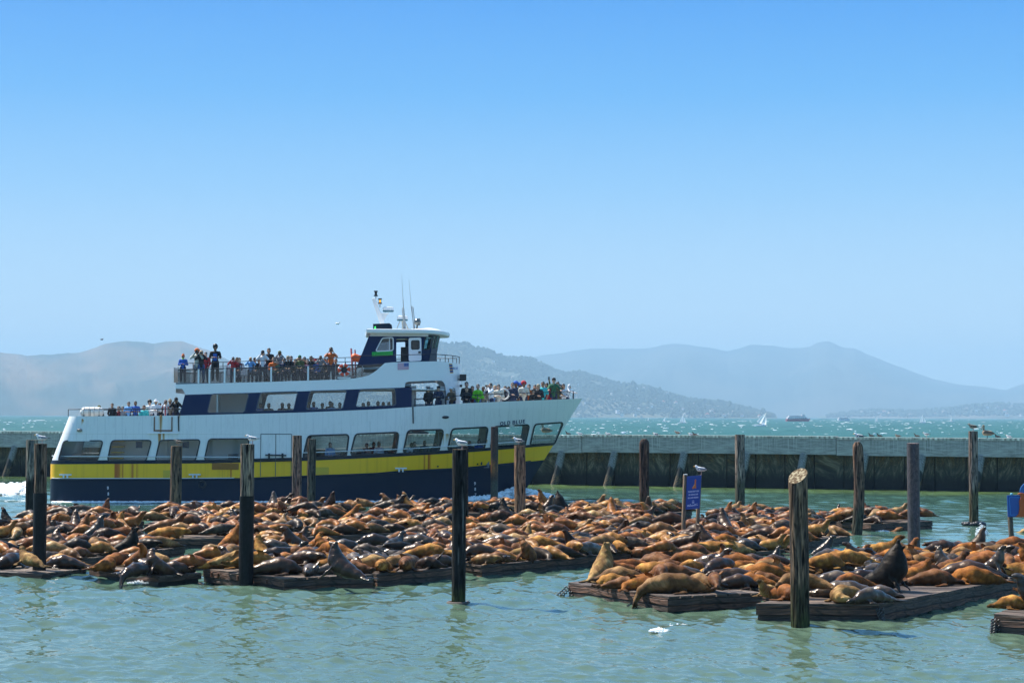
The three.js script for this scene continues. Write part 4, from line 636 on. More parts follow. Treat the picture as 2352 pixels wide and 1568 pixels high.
// outlines of the hull: stem, stern and half breadth
const st0 = S(1338.5, 914, 0), st1 = S(1209, 1122, 0), stemS = (t) => lerp(st1[0], st0[0], (t - st1[1]) / (st0[1] - st1[1]));
const tsA = S(108, 1066), tsB = S(151, 956), sternS = (t) => t < tsA[1] ? 0 : lerp(0, tsB[0] - tsA[0] + 0, (t - tsA[1]) / (tsB[1] - tsA[1]));
const hullB = (s, t) => {
  const sb = stemS(t), ss = sternS(t), L = lerp(12.5, 9.5, clamp(t / 5)), x = clamp((sb - s) / L), r = .9, y = clamp((s - ss) / r);
  return HB * (1 - Math.pow(1 - x, 2.3)) * 1 - (r - r * Math.sqrt(Math.max(0, 1 - (1 - y) * (1 - y))));
};
const roundPoly = (pts, r = .12, n = 5) => { const out = []; pts.forEach((p, i) => { const a = pts[(i + pts.length - 1) % pts.length], b = pts[(i + 1) % pts.length], u = (q) => { const d = Math.hypot(q[0] - p[0], q[1] - p[1]), k = Math.min(r, d * .45) / d; return [lerp(p[0], q[0], k), lerp(p[1], q[1], k)]; }, A = u(a), B = u(b); for (let k = 0; k <= n; k++) { const t = k / n, w0 = (1 - t) * (1 - t), w1 = 2 * t * (1 - t), w2 = t * t; out.push([A[0] * w0 + p[0] * w1 + B[0] * w2, A[1] * w0 + p[1] * w1 + B[1] * w2]); } }); return out; };
const polyDist = (poly) => { let x0 = 1e9, x1 = -1e9, y0 = 1e9, y1 = -1e9; for (const [x, y] of poly) { x0 = Math.min(x0, x); x1 = Math.max(x1, x); y0 = Math.min(y0, y); y1 = Math.max(y1, y); }
  return (x, y) => { const far = Math.max(x0 - x, x - x1, y0 - y, y - y1); if (far > .6) return far; let d = 1e9, ins = false; for (let i = 0, j = poly.length - 1; i < poly.length; j = i++) { const [ax, ay] = poly[i], [bx, by] = poly[j], ex = bx - ax, ey = by - ay, t = clamp(((x - ax) * ex + (y - ay) * ey) / (ex * ex + ey * ey + 1e-12)); d = Math.min(d, Math.hypot(x - ax - ex * t, y - ay - ey * t)); if ((ay > y) !== (by > y) && x < (bx - ax) * (y - ay) / (by - ay) + ax) ins = !ins; } return ins ? -d : d; }; };
const D = (pts, z) => pts.map(([x, y]) => S(x, y, z));
// a skin over (s, t): kept where keep(s, t) > 0, cut exactly along that line; z from breadth(s, t)
function skin(sA, sB, tA, tB, keep, breadth, uvOf, ds = .22, dt = .14, bunch = false) {
  const ns = Math.max(8, Math.ceil(40 / ds)), nt = 26, out = [], uv = [];
  const node = (i, j, side) => { const v = j / nt; let q = i / ns; if (bunch) q = q < .12 ? q * q / .12 : q; let t = lerp(tA(10), tB(10), v), s = 0; for (let k = 0; k < 3; k++) { const a = sA(t), b = sB(t); s = lerp(a, b, q); t = lerp(tA(s), tB(s), v); } return [s, t]; };
  const G = []; for (let j = 0; j <= nt; j++) for (let i = 0; i <= ns; i++) { const [s, t] = node(i, j); G.push([s, t, keep ? keep(s, t) : 1]); }
  for (const side of [1, -1]) {
    const emit = (...tri) => { for (const p of side > 0 ? tri : tri.slice().reverse()) { out.push(p[0], p[1], side * breadth(p[0], p[1])); const u = uvOf ? uvOf(p[0], p[1]) : [p[0], p[1]]; uv.push(...u); } };
    const clip = (a, b, c) => { const v = [a, b, c], P = []; for (let i = 0; i < 3; i++) { const p = v[i], q = v[(i + 1) % 3]; if (p[2] > 0) P.push(p); if (p[2] > 0 !== q[2] > 0) { const t = p[2] / (p[2] - q[2]); P.push([lerp(p[0], q[0], t), lerp(p[1], q[1], t), 0]); } } for (let i = 1; i < P.length - 1; i++) emit(P[0], P[i], P[i + 1]); };
    for (let j = 0; j < nt; j++) for (let i = 0; i < ns; i++) { const a = G[j * (ns + 1) + i], b = G[j * (ns + 1) + i + 1], c = G[(j + 1) * (ns + 1) + i], d = G[(j + 1) * (ns + 1) + i + 1]; clip(a, b, d); clip(a, d, c); }
  }
  let g = new THREE.BufferGeometry(); g.setAttribute('position', new THREE.Float32BufferAttribute(out, 3)); g.setAttribute('uv', new THREE.Float32BufferAttribute(uv, 2));
  g = mergeVertices(g, 1e-4); g.computeVertexNormals(); return g;
}
function closeAft(sA, tA, tB, breadth, n = 10) {              // flat face across the stern of a skin
  const P = [], I = []; for (let j = 0; j <= n; j++) { let t = lerp(tA(.2), tB(.2), j / n); const s = sA(t), b = breadth(s + .001, t); P.push(s, t, -b, s, t, b); if (j) { const k = j * 2; I.push(k - 2, k - 1, k + 1, k - 2, k + 1, k); } }
  const g = new THREE.BufferGeometry(); g.setAttribute('position', new THREE.Float32BufferAttribute(P, 3)); g.setIndex(I); g.computeVertexNormals(); return g;
}
const yb = lineT([[108, 1100.5], [400, 1100.5], [551, 1099.5], [695, 1094], [861, 1088], [919, 1083], [1065, 1077], [1248, 1062]]), yt = lineT([[114, 1066], [469, 1064], [695, 1058.5], [861, 1051], [919, 1048], [1073, 1039.7], [1271, 1026.6]]), nt_ = lineT([[117, 1057], [469, 1055.6], [695, 1050], [861, 1043.5], [919, 1039.7], [1073, 1032], [1274, 1020.6]]), dk = lineT([[152, 956], [410, 954], [695, 947], [861, 940], [945, 934.6], [1069, 925.5], [1203, 920], [1338, 914.4]]);
const wl = () => -.7, hullUV = (s, t) => [s / 28.4, clamp((t - 2.1) / (5.2 - 2.1), .01, .99)];
part(ferry, 'hull', join([skin(sternS, stemS, wl, yb, null, hullB, null, .25, .3, true), closeAft(sternS, wl, yb, hullB)]), navyMat, 'navy lower hull');
part(ferry, 'boot_stripe', skin(sternS, stemS, () => -.3, () => .10, null, (s, t) => hullB(s, t) + .006, null, .4, .3, true), std([.11, .018, .014], .6), 'dark red line at the waterline');
part(ferry, 'yellow_band', join([skin(sternS, stemS, yb, yt, null, hullB, (s) => [s / 28.4, .5], .25, .3, true), closeAft(sternS, yb, yt, hullB)]), yellowMat, 'bright yellow band round the hull');
part(ferry, 'navy_stripe', join([skin(sternS, stemS, yt, nt_, null, hullB, null, .25, .3, true), closeAft(sternS, yt, nt_, hullB)]), navyMat);
{ // chine rail between navy and yellow, thick and pale-edged aft
  const P = []; for (let s = .15; s < stemS(2) - .4; s += .5) P.push(V(s, yb(s), hullB(s, yb(s)) + .02)); part(ferry, 'rub_rail', join([pipe(P, .05), pipe(P.map((p) => V(p.x, p.y, -p.z)), .05)]), navyMat);
  const Q = P.filter((p) => p.x < SX(552)).map((p) => V(p.x, p.y + .05, p.z + .025)); part(ferry, 'rub_rail', pipe(Q, .022), railWhite, 'worn pale edge of the rubbing strake');
}
// main-deck windows
const W_MAIN = [[[254 / 1, 0]]]; W_MAIN.length = 0;
const zw = (x, y) => [x / 3.413, 746.5 + y / 3.413], z2 = (x, y) => [402 + x / 3.413, 746.5 + y / 3.413], z4 = (x, y) => [918.7 + x / 4.2014, 832.6 + y / 4.2014], z3 = (x, y) => [746.5 + x / 3.7236, 602.9 + y / 3.7236];
W_MAIN.push([zw(495, 910), zw(802, 908), zw(758, 1062), zw(460, 1062)], [zw(875, 907), zw(1182, 905), zw(1140, 1062), zw(842, 1062)], [zw(1252, 905), zw(1565, 900), zw(1528, 1058), zw(1218, 1060)], [z2(265, 895), z2(577, 893), z2(545, 1052), z2(230, 1058)],
  [z2(1045, 872), z2(1357, 862), z2(1335, 1030), z2(1005, 1040)], [[817, 998], [914, 994], [908, 1041], [806, 1044]], [z4(80, 660), z4(412, 652), z4(368, 858), z4(36, 868)], [z4(505, 645), z4(840, 628), z4(810, 832), z4(466, 842)], [z4(905, 623), z4(1238, 605), z4(1202, 808), z4(880, 828)], [z4(1300, 600), z4(1573, 583), z4(1492, 786), z4(1262, 802)]);
const bowZ = (p, k) => { const s = SX(p[0]); const z = hullB(Math.min(s, stemS(3) - .3), 3); return S(p[0], p[1], z); };   // points on the curved bow read at their own depth
const mainWin = W_MAIN.map((w) => roundPoly(w.map((p) => bowZ(p)), .16)), mainDist = mainWin.map(polyDist);
const dkCut = (s, t) => Math.min(1, ...mainDist.map((f) => f(s, t)));
part(ferry, 'topsides', join([skin(sternS, stemS, nt_, dk, dkCut, hullB, hullUV, .12, .12, true), closeAft(sternS, nt_, dk, hullB)]), whiteMat, 'white upper hull with rust runs');
function windowIn(parent, poly, zOf, both, frameMat, width = .06, glass = glassMat, name = 'window', proud = .035) {
  for (const side of both ? [1, -1] : [1]) {
    const n = poly.length, P = [], I = []; let cx = 0, cy = 0; for (const p of poly) { cx += p[0] / n; cy += p[1] / n; }
    const put = (p, dz) => P.push(p[0], p[1], side * (zOf(p[0], p[1]) + dz));
    poly.forEach((p, i) => { const a = poly[(i + n - 1) % n], b = poly[(i + 1) % n]; let nx = b[1] - a[1], ny = a[0] - b[0]; const l = Math.hypot(nx, ny) || 1; nx /= l; ny /= l; if (nx * (p[0] - cx) + ny * (p[1] - cy) < 0) { nx = -nx; ny = -ny; } const o = [p[0] + nx * width, p[1] + ny * width], q = [p[0] - nx * .012, p[1] - ny * .012]; put(o, -.01); put(o, proud); put(q, proud); put(q, -.06); });
    for (let i = 0; i < n; i++) { const a = i * 4, b = (i + 1) % n * 4; for (let k = 0; k < 3; k++) I.push(a + k, b + k, b + k + 1, a + k, b + k + 1, a + k + 1); }
    const g = new THREE.BufferGeometry(); g.setAttribute('position', new THREE.Float32BufferAttribute(P, 3)); g.setIndex(I); const f = g.toNonIndexed(); f.computeVertexNormals(); const fr = part(parent, name, f, frameMat);
    const gp = [], gi = []; poly.forEach((p) => gp.push(p[0], p[1], side * (zOf(p[0], p[1]) - .02))); gp.push(cx, cy, side * (zOf(cx, cy) - .02)); for (let i = 0; i < n; i++) gi.push(n, i, (i + 1) % n);
    const gg = new THREE.BufferGeometry(); gg.setAttribute('position', new THREE.Float32BufferAttribute(gp, 3)); gg.setIndex(gi); gg.computeVertexNormals(); if (parent === ferry) part(fr, 'pane', gg, glass); else part(parent, 'pane', gg, glass);
  }
}
mainWin.forEach((w, i) => windowIn(ferry, w, hullB, true, darkTrim, i > 3 ? .075 : .05));
// decks inside, ceilings, bulkheads
function deckPlate(t, s0, s1, inset, th = .1, B = hullB) {
  const P = [], I = [], n = 40; for (let i = 0; i <= n; i++) { const s = lerp(s0, s1, i / n), b = Math.max(.02, B(s, t) - inset); P.push(s, t, -b, s, t, b, s, t - th, -b, s, t - th, b); if (i) { const k = i * 4, p = k - 4; I.push(p, p + 1, k + 1, p, k + 1, k, p + 2, k + 3, p + 3, p + 2, k + 2, k + 3, p + 1, p + 3, k + 3, p + 1, k + 3, k + 1, p, k + 2, p + 2, p, k, k + 2); } }
  const g = new THREE.BufferGeometry(); g.setAttribute('position', new THREE.Float32BufferAttribute(P, 3)); g.setIndex(I); const f = g.toNonIndexed(); f.computeVertexNormals(); return f;
}
const T1 = 1.75, T2 = 3.72, TB = 4.45, T3 = 6.28, sBand0 = SX(413), sBand1 = SX(945);
part(ferry, 'main_deck', deckPlate(T1, .3, stemS(T1) - .3, .12), deckMat); part(ferry, 'second_deck', deckPlate(T2, .6, SX(985), .1), deckMat);
part(ferry, 'bow_deck', deckPlate(TB, SX(985), stemS(TB) - .25, .1), deckMat);
part(ferry, 'bulkhead', join([box(.06, 1.9, 7.4, SX(240), 2.72, 0), box(3.4, 1.8, .06, SX(302), 2.7, 2.6), box(3.0, 1.8, .06, SX(412), 2.7, 2.4), box(.06, 1.9, 7.2, SX(600), 2.72, 0), box(2.4, 1.8, .05, SX(520), 2.7, 2.7)]), inWhite);
part(ferry, 'notice', join([box(.34, .34, .02, SX(312), 3.0, 2.65), box(.34, .34, .02, SX(420), 3.0, 2.45)]), std([.02, .06, .22], .5), 'blue notice inside the cabin');
part(ferry, 'stair', join([0, 1, 2, 3, 4].map((i) => box(.6, .07, .9, SX(262) + .03 * i, 2.0 + .3 * i, 3.0))), std([.75, .42, .05], .6), 'yellow-edged stair behind a stern window');
part(ferry, 'seat_row', join([...Array(11)].flatMap((_, i) => [-2.6, 2.4].map((z) => box(.5, .75, 1.7, 9.5 + i * 1.35, T1 + .4, z * (i > 8 ? .55 : .9))))), inDark); 
// second deck: navy band with windows
const W_UP = [[z2(285, 541), z2(576, 535), z2(541, 685), z2(250, 686)], [z2(668, 530), z2(960, 521), z2(926, 666), z2(632, 673)], [z2(1057, 517), z2(1346, 511), z2(1311, 655), z2(1024, 662)], [[826, 894.5], [907.6, 891.6], [909, 930.5], [817, 934]]];
const upWin = W_UP.map((w) => roundPoly(D(w, 3.96), .14)), upDist = upWin.map(polyDist), bandTop = lineT([[424, 906.3], [686, 898.5], [861, 892], [944, 889], [1060, 884]], 3.96);
const bA = S(424, 906, 3.96), bB = S(411.6, 953, 3.96), bandA = (t) => lerp(bB[0], bA[0], (t - bB[1]) / (bA[1] - bB[1])), flat396 = () => 3.96;
part(ferry, 'deckhouse', join([skin(bandA, () => sBand1, (s) => dk(s) - .03, bandTop, (s, t) => Math.min(1, ...upDist.map((f) => f(s, t))), flat396, null, .12, .1), closeAft(bandA, (s) => dk(s) - .03, bandTop, flat396)]), blueMat, 'navy window band of the second deck');
upWin.forEach((w) => windowIn(ferry, w, flat396, true, std([.07, .085, .13], .4), .03, glassMat, 'window', .02));
part(ferry, 'bulkhead', join([box(.06, 2.4, 7.8, SX(497), 4.95, 0), box(3.2, 2.3, .05, SX(525), 4.9, 1.8), box(.06, 2.5, 3.2, sBand1 - .03, 4.95, 2.3), box(.06, 2.5, 3.2, sBand1 - .03, 4.95, -2.3)]), inWhite);
part(ferry, 'seat_row', join([...Array(10)].flatMap((_, i) => [-2.4, 2.4].map((z) => box(.5, .8, 2.0, SX(590) + i * .82, T2 + .4, z)))), inDark);
// upper white band with the sweep up to the wheelhouse deck, rounded front and cut-out
const topPts = [[401, 882.5], [607, 877], [774, 871.5], [811, 869], [830, 866], [846, 862], [856, 856.5], [865, 850], [874, 842], [883.5, 833.5], [900, 832], [1000, 829], [1049.5, 831], [1062, 832]], bandHi = lineT(topPts, 3.96), frontS = SX(1057, 2), frontL = 3.4;
const upB = (s, t) => { const x = clamp((frontS + .02 * t - s) / frontL); return 3.96 * Math.sqrt(Math.max(0, 1 - Math.pow(1 - x, 2.2))); };
const bulge = S(402, 893, 3.96)[0], cut = roundPoly(D([[930, 876.5], [1022, 872.5], [1027, 899], [1029, 960], [915, 960], [930, 890]], 3.96), .3), cutD = polyDist(cut), slit = polyDist(roundPoly(D([[1034, 891], [1049, 890], [1051, 922], [1035, 924]], 3.2), .1));
const bandLo = (s) => s < sBand1 ? bandTop(s) - .002 : Math.max(TB - .05, dk(s) - .2);
part(ferry, 'upper_house', skin(() => bulge, (t) => frontS + .02 * t, bandLo, bandHi, (s, t) => { let k = Math.min(cutD(s, t), slit(s, t)); const ax = s - bulge, ay = t - bandTop(s); if (ax < .55 && ay < .33) k = Math.min(k, ax < .35 ? (Math.hypot(Math.max(0, .35 - ax), 0) > .0 ? ay - .33 + Math.pow(clamp(ax / .35), 2) * .0 : 1) : ay - .33 * clamp((.55 - ax) / .2)); return k; }, upB, null, .1, .1), whitePlain, 'white upper bulwark sweeping up to the wheelhouse');
part(ferry, 'bulkhead', closeAft(() => bulge + .02, (s) => bandTop(s) + .33, bandHi, flat396), whitePlain);
part(ferry, 'top_deck', deckPlate(T3, bulge + .03, SX(944), 0, .12, () => 3.93), deckMat); part(ferry, 'wheelhouse_deck', deckPlate(7.15, SX(835), frontS - .05, .04, .1, (s) => upB(s, 7)), deckMat);
part(ferry, 'ceiling', deckPlate(6.02, bulge + .2, frontS - .2, .06, .05, (s) => upB(s, 6)), inWhite);
part(ferry, 'cabin_wall', join([box(SX(1022) - SX(950), .95, .06, (SX(1022) + SX(950)) / 2, TB + .3, 2.5), box(.25, 2, .06, SX(952), 5.2, 2.5), box(.25, 2, .06, SX(985), 5.2, 2.5), box(.3, 2, .06, SX(1018), 5.2, 2.5), box(.06, 2.0, 4.4, SX(1024), 5.2, 0), box(SX(1022) - SX(950), .06, .3, (SX(1022) + SX(950)) / 2, 5.95, 2.4)]), whitePlain);
part(ferry, 'pillar', box(.28, 1.6, .12, SX(990), 5.3, 3.1), std([.32, .33, .36], .6));
// rails: stern, top deck, wheelhouse, bow
const rail = (name, pts, h, posts, mid = 0, mat = railMat, r = .022) => { const g = [pipe(pts.map((p) => V(p[0], p[1] + h, p[2])), r)]; if (mid) g.push(pipe(pts.map((p) => V(p[0], p[1] + h * .5, p[2])), r * .8)); for (const p of posts) g.push(rod(V(p[0], p[1], p[2]), V(p[0], p[1] + h, p[2]), r, r, 6)); return part(ferry, name, join(g), mat); };
const along_ = (a, b, n, f) => [...Array(n + 1)].map((_, i) => f(lerp(a, b, i / n)));
for (const sd of [1, -1]) {
  const stern = along_(SX(153), SX(412), 10, (s) => [s, dk(s), sd * (hullB(Math.max(s, 1.2), 4.5) - .05)]); rail('rail', stern, .36, stern.filter((_, i) => i % 2 === 0));
  const bow = along_(SX(952), stemS(5) - .15, 16, (s) => [s, dk(s), sd * Math.max(.03, hullB(s, 5.1) - .05)]); rail('rail', bow, .42, [bow[0], bow[6], bow[11], bow[14], bow[16]]);
  const topr = lineT([[405, 849], [859, 836.5]], 3.9), hr = lineT([[420, 834.5], [510, 831.5], [791, 821], [1000, 817]], 3.9), tp = along_(SX(406, 3.9), SX(820, 3.9), 12, (s) => [s, topr(s), sd * 3.9]);
  part(ferry, 'rail', join([pipe(tp.map((p) => V(...p)), .035), pipe(along_(SX(424, 3.9), SX(828, 3.9), 12, (s) => V(s, hr(s), sd * 3.9)), .02), ...[441, 464, 510, 650, 791].map((x) => rod(V(SX(x, 3.9), topr(SX(x, 3.9)), sd * 3.9), V(SX(x, 3.9), hr(SX(x, 3.9)), sd * 3.9), .02, .02, 6))]), railMat);
  const lo = (s) => bandHi(s) + .01, P = [], I = []; for (let i = 0; i <= 40; i++) { const s = lerp(SX(407, 3.9), SX(883, 3.9), i / 40), hi = s < SX(859, 3.9) ? topr(s) : Math.max(lo(s), topr(s) + .02); P.push(s, lo(s), sd * 3.9, s, Math.max(lo(s), hi), sd * 3.9); if (i) { const k = i * 2; I.push(k - 2, k - 1, k + 1, k - 2, k + 1, k); } }
  const g = new THREE.BufferGeometry(); g.setAttribute('position', new THREE.Float32BufferAttribute(P, 3)); g.setIndex(I); g.computeVertexNormals(); part(ferry, 'wind_screen', g, screenMat, 'smoky see-through screen along the top deck');
  for (const x of [454, 479, 514, 537, 621, 706]) { const s = SX(x, 3.92); part(ferry, 'screen_post', box(.09, topr(s) - lo(s), .05, s, (topr(s) + lo(s)) / 2, sd * 3.94), whitePlain); }
  const wr = along_(0, 1, 14, (q) => { const s = lerp(SX(822, 3.9), frontS - .03, Math.sqrt(q)); return [s, bandHi(Math.max(s, SX(884))) + .0, sd * Math.max(.0, upB(s, 7) - .06)]; }); rail('rail', wr, .38, wr.filter((_, i) => i > 6 && i % 2 === 0));
  const hl = [along_(SX(113), SX(556), 10, (s) => V(s, lineT([[113, 1047.5], [469, 1049]])(s), sd * (hullB(s, 2.4) + .07))), along_(SX(694), SX(1282), 14, (s) => V(s, lineT([[695, 1039.5], [926, 1031], [1280, 1011]])(s), sd * (hullB(s, 3) + .07)))];
  part(ferry, 'hand_rail', join(hl.map((p) => pipe(p, .022))), railWhite, 'thin white rail along the windows');
}
part(ferry, 'wind_screen', box(.02, .78, 7.6, SX(406, 3.9), 6.72, 0), screenMat); part(ferry, 'awning_panel', box(.02, .8, 2.2, SX(404, 2), 6.7, 2.6), phys([.8, .78, .7], .9, { transmission: .3, thickness: 0 }), 'pale canvas panel at the aft end of the top deck');
part(ferry, 'bench', join([...Array(11)].flatMap((_, i) => [-2, .2, 2.3].flatMap((z) => [box(.42, .05, 1.5, SX(525) + i * .72, T3 + .42, z), box(.05, .5, 1.5, SX(525) + i * .72 - .2, T3 + .72, z), box(.05, .4, .05, SX(525) + i * .72, T3 + .2, z + .6)]))), std([.45, .5, .55], .5));
// wheelhouse
const ZW = 2.5, whA = (t) => { const a = S(821.7, 835, ZW), b = S(847, 771.6, ZW); return lerp(a[0], b[0], (t - a[1]) / (b[1] - a[1])); }, whFront = (t) => { const a = S(1001, 827, .4), b = S(1012, 769, .4); return lerp(a[0], b[0], (t - a[1]) / (b[1] - a[1])); };
const whB = (s, t) => { const x = clamp((whFront(t) - s) / 1.35); return ZW * Math.sqrt(Math.max(0, 1 - Math.pow(1 - x, 2))); }, whLo = lineT([[820, 840], [1002, 829]], ZW), whHi = lineT([[846, 771.5], [1011, 769]], ZW);
const whWin = roundPoly(D([[878.5, 777], [902, 775.5], [902, 804], [863.5, 806]], ZW), .1), whDoor = roundPoly(D([[910, 778], [936.5, 776.5], [936.5, 829], [910, 830]], ZW), .05), whF = [[[978, 774], [991.5, 772], [986, 801], [972, 803]], [[995, 772], [1001, 772], [996, 800], [990, 801]], [[1004, 772], [1008, 772], [1003, 799], [999, 800]]].map((w, i) => roundPoly(w.map((p) => S(p[0], p[1], [2.15, 1.5, .75][i])), .05));
const whAll = [whWin, whDoor, ...whF].map(polyDist);
const wh = part(ferry, 'wheelhouse', join([skin(whA, whFront, whLo, whHi, (s, t) => Math.min(1, ...whAll.map((f) => f(s, t))), whB, null, .06, .08), closeAft(whA, whLo, whHi, () => ZW)]), blueMat, 'navy wheelhouse');
windowIn(wh, whWin, whB, true, railWhite, .05, phys([.3, .33, .36], .04, { transmission: 1, thickness: 0 }), 'window', .03); whF.forEach((w) => windowIn(wh, w, whB, true, darkTrim, .035, phys([.35, .55, .58], .03, { transmission: 1, thickness: 0 }), 'window', .02));
{ const m = S(894, 790, ZW); part(wh, 'window_bar', box(.045, .66, .03, m[0], m[1], ZW + .02), railWhite); }
const doorPoly = roundPoly(D([[938.5, 776.5], [967, 775.5], [967.5, 828], [939, 829.5]], ZW + .08), .1), doorG = new THREE.ExtrudeGeometry((() => { const sh = new THREE.Shape(doorPoly.map((p) => new THREE.Vector2(...p))); sh.holes.push(new THREE.Path(roundPoly(D([[945, 782.5], [962.5, 782], [962.5, 801.5], [945, 802]], ZW + .08), .08).map((p) => new THREE.Vector2(...p)))); return sh; })(), { depth: .05, bevelEnabled: true, bevelSize: .012, bevelThickness: .012, bevelSegments: 2 }).translate(0, 0, ZW + .05);
part(wh, 'door', doorG, whitePlain, 'white sliding door standing open'); { const q = D([[945, 782.5], [962.5, 782], [962.5, 801.5], [945, 802]], ZW + .08); windowIn(wh, roundPoly(q, .08), () => ZW + .085, false, darkTrim, .03, phys([.25, .3, .34], .05, { transmission: 1, thickness: 0 })); const h = S(965, 809, ZW); part(wh, 'door_handle', box(.14, .1, .05, h[0] - .04, h[1], ZW + .15), darkTrim); }
part(wh, 'console', join([box(1.2, 1.0, 3.6, SX(975, 1), 7.75, 0), box(.5, 1.1, .5, SX(930, 1), 7.8, .8)]), inDark); part(wh, 'back_wall', box(.08, 1.7, 1.2, SX(905, 1), 8.0, 1.2), std([.12, .075, .05], .6));
{ // roof: a domed slab running out into a visor
  const shp = new THREE.Shape(), a = SX(844, ZW) - .05, b = SX(1030, .5), w = ZW + .35; shp.moveTo(a, -w); shp.lineTo(b - 2.2, -w); shp.bezierCurveTo(b - .6, -w, b, -w * .55, b, 0); shp.bezierCurveTo(b, w * .55, b - .6, w, b - 2.2, w); shp.lineTo(a, w); shp.closePath();
  const g = new THREE.ExtrudeGeometry(shp, { depth: .1, bevelEnabled: true, bevelSize: .06, bevelThickness: .07, bevelSegments: 4, curveSegments: 24 }).rotateX(Math.PI / 2); const y0 = S(950, 767, ZW)[1] + .1; g.translate(0, y0 + .08, 0);
  const g2 = new THREE.SphereGeometry(1, 32, 12, 0, 6.283, 0, 1.571).scale(1.05, .3, 2.2).translate(SX(978, ZW), y0 + .05, 0); const p = g.attributes.position; for (let i = 0; i < p.count; i++) p.setY(i, p.getY(i) - .022 * Math.max(0, p.getX(i) - SX(960)) ** 2); g.computeVertexNormals();
  part(wh, 'roof', join([g, g2]), paint([.86, .85, .80], .4), 'white roof with rounded visor'); part(wh, 'fascia', box(SX(985) - SX(850), .22, ZW * 2 + .04, (SX(985) + SX(850)) / 2, y0 - .12, 0), paint([.72, .72, .68], .4));
  const yr = y0 + .1, P = (x, y, z = 0) => V(...S(x, y, z), z);
  const m = part(ferry, 'mast', join([new THREE.ExtrudeGeometry(new THREE.Shape([[854.5, 686], [862, 685], [872, 715], [884.5, 746], [874, 746], [866, 722]].map(([x, y]) => new THREE.Vector2(...S(x, y, 0)))), { depth: .22, bevelEnabled: true, bevelSize: .015, bevelThickness: .02, bevelSegments: 1 }).translate(0, 0, -.11), new THREE.ExtrudeGeometry(new THREE.Shape([[870, 718.5], [894, 719], [889, 724], [884, 733], [880, 740], [874, 728]].map(([x, y]) => new THREE.Vector2(...S(x, y, 0)))), { depth: .1, bevelEnabled: false }).translate(0, 0, -.05), box(.3, .05, .1, ...P(869, 697.5).toArray())]), whitePlain, 'raked white radar mast');
  const dome = (x, y, w) => { const c = P(x, y), r = w; part(ferry, 'radar', join([new THREE.CylinderGeometry(r * .94, r, .16, 24).translate(c.x, c.y + .09, c.z), new THREE.CylinderGeometry(r * .8, r * .94, .03, 24).translate(c.x, c.y + .185, c.z)]), whitePlain); part(ferry, 'radar_base', new THREE.CylinderGeometry(r * .99, r * .9, .09, 24).translate(c.x, c.y - .035, c.z), std([.02, .13, .2], .5)); };
  dome(891.5, 713, .32); dome(924, 733.5, .32); part(ferry, 'radar_stand', join([[-.25, .2], [.25, .2], [-.25, -.2], [.25, -.2]].map(([dx, dz]) => rod(V(P(924, 735).x + dx * .5, P(924, 737).y, dz * .5), V(P(924, 735).x + dx * 1.5, yr + .05, dz * 1.6), .025, .025, 6)).concat([rod(P(924, 737).add(V(0, .05, 0)), V(P(924, 735).x + .05, yr, 0), .05)])), std([.6, .58, .5], .5));
  const lamp = (x, y, glow) => { const c = P(x, y); part(ferry, 'navigation_light', join([new THREE.CylinderGeometry(.11, .11, .06, 12).translate(c.x, c.y + .12, 0), new THREE.CylinderGeometry(.07, .07, .2, 12).translate(c.x, c.y, 0), new THREE.CylinderGeometry(.11, .12, .06, 12).translate(c.x, c.y - .12, 0), rod(V(c.x, c.y - .14, 0), V(c.x, c.y - .35, 0), .02)]), darkTrim); if (glow) part(ferry, 'signal_lens', new THREE.SphereGeometry(.06, 12, 8).scale(.7, 1.4, 1).translate(c.x, c.y, .06), std([.9, .4, .05], .3, { emissive: lin(1, .42, .03), emissiveIntensity: .8 })); };
  lamp(863, 674); lamp(872.5, 691.5, true);
  const nb = P(878.5, 752, 2.6); part(ferry, 'light_screen', new THREE.ExtrudeGeometry(new THREE.Shape([[857, 744], [894, 742.5], [899, 746], [901, 757], [857, 759]].map(([x, y]) => new THREE.Vector2(...S(x, y, 2.6)))), { depth: .08, bevelEnabled: true, bevelSize: .01, bevelThickness: .01 }).translate(0, 0, 2.5), navyMat); part(ferry, 'signal_lens', new THREE.SphereGeometry(.06, 12, 8).scale(.6, 1.5, .8).translate(...S(861.5, 753, 2.6), 2.63), std([.05, .6, .1], .3, { emissive: lin(.03, .9, .12), emissiveIntensity: .9 }));
  for (const [xt, yt_, xm, ym, xb, yb_, z] of [[922.4, 631, 925.5, 688, 929, 757, .6], [939, 642, 944, 702, 951, 756, .9]]) part(ferry, 'antenna', join([rod(P(xb, yb_, z), P(xm, ym, z), .028, .022), rod(P(xm, ym, z), P(xt, yt_, z), .012, .006)]), std([.28, .33, .36], .5));
  for (const [x, y, w, x2, z] of [[924, 706, 3.5, 930, .5], [946, 703.5, 3, 952, .8]]) part(ferry, 'antenna_hoop', pipe([P(x2 - 2, 758, z), P(x, y + 4, z), P(x + w / 2, y, z), P(x + w, y + 4, z), P(x2 + w - 2, 757, z)], .025, 6, 6), std([.45, .45, .43], .35, { metalness: .6 }));
  const sl = P(958.5, 739, 1.2); part(ferry, 'search_light', join([new THREE.SphereGeometry(.19, 16, 12).translate(sl.x, sl.y, sl.z), new THREE.CylinderGeometry(.2, .2, .1, 18).rotateZ(Math.PI / 2).translate(sl.x + .1, sl.y, sl.z), rod(V(sl.x, sl.y - .15, sl.z), V(sl.x - .05, yr, sl.z), .05), box(.5, .1, .4, sl.x - .6, yr + .12, .6)]), std([.12, .14, .14], .2, { metalness: .5 }));
}
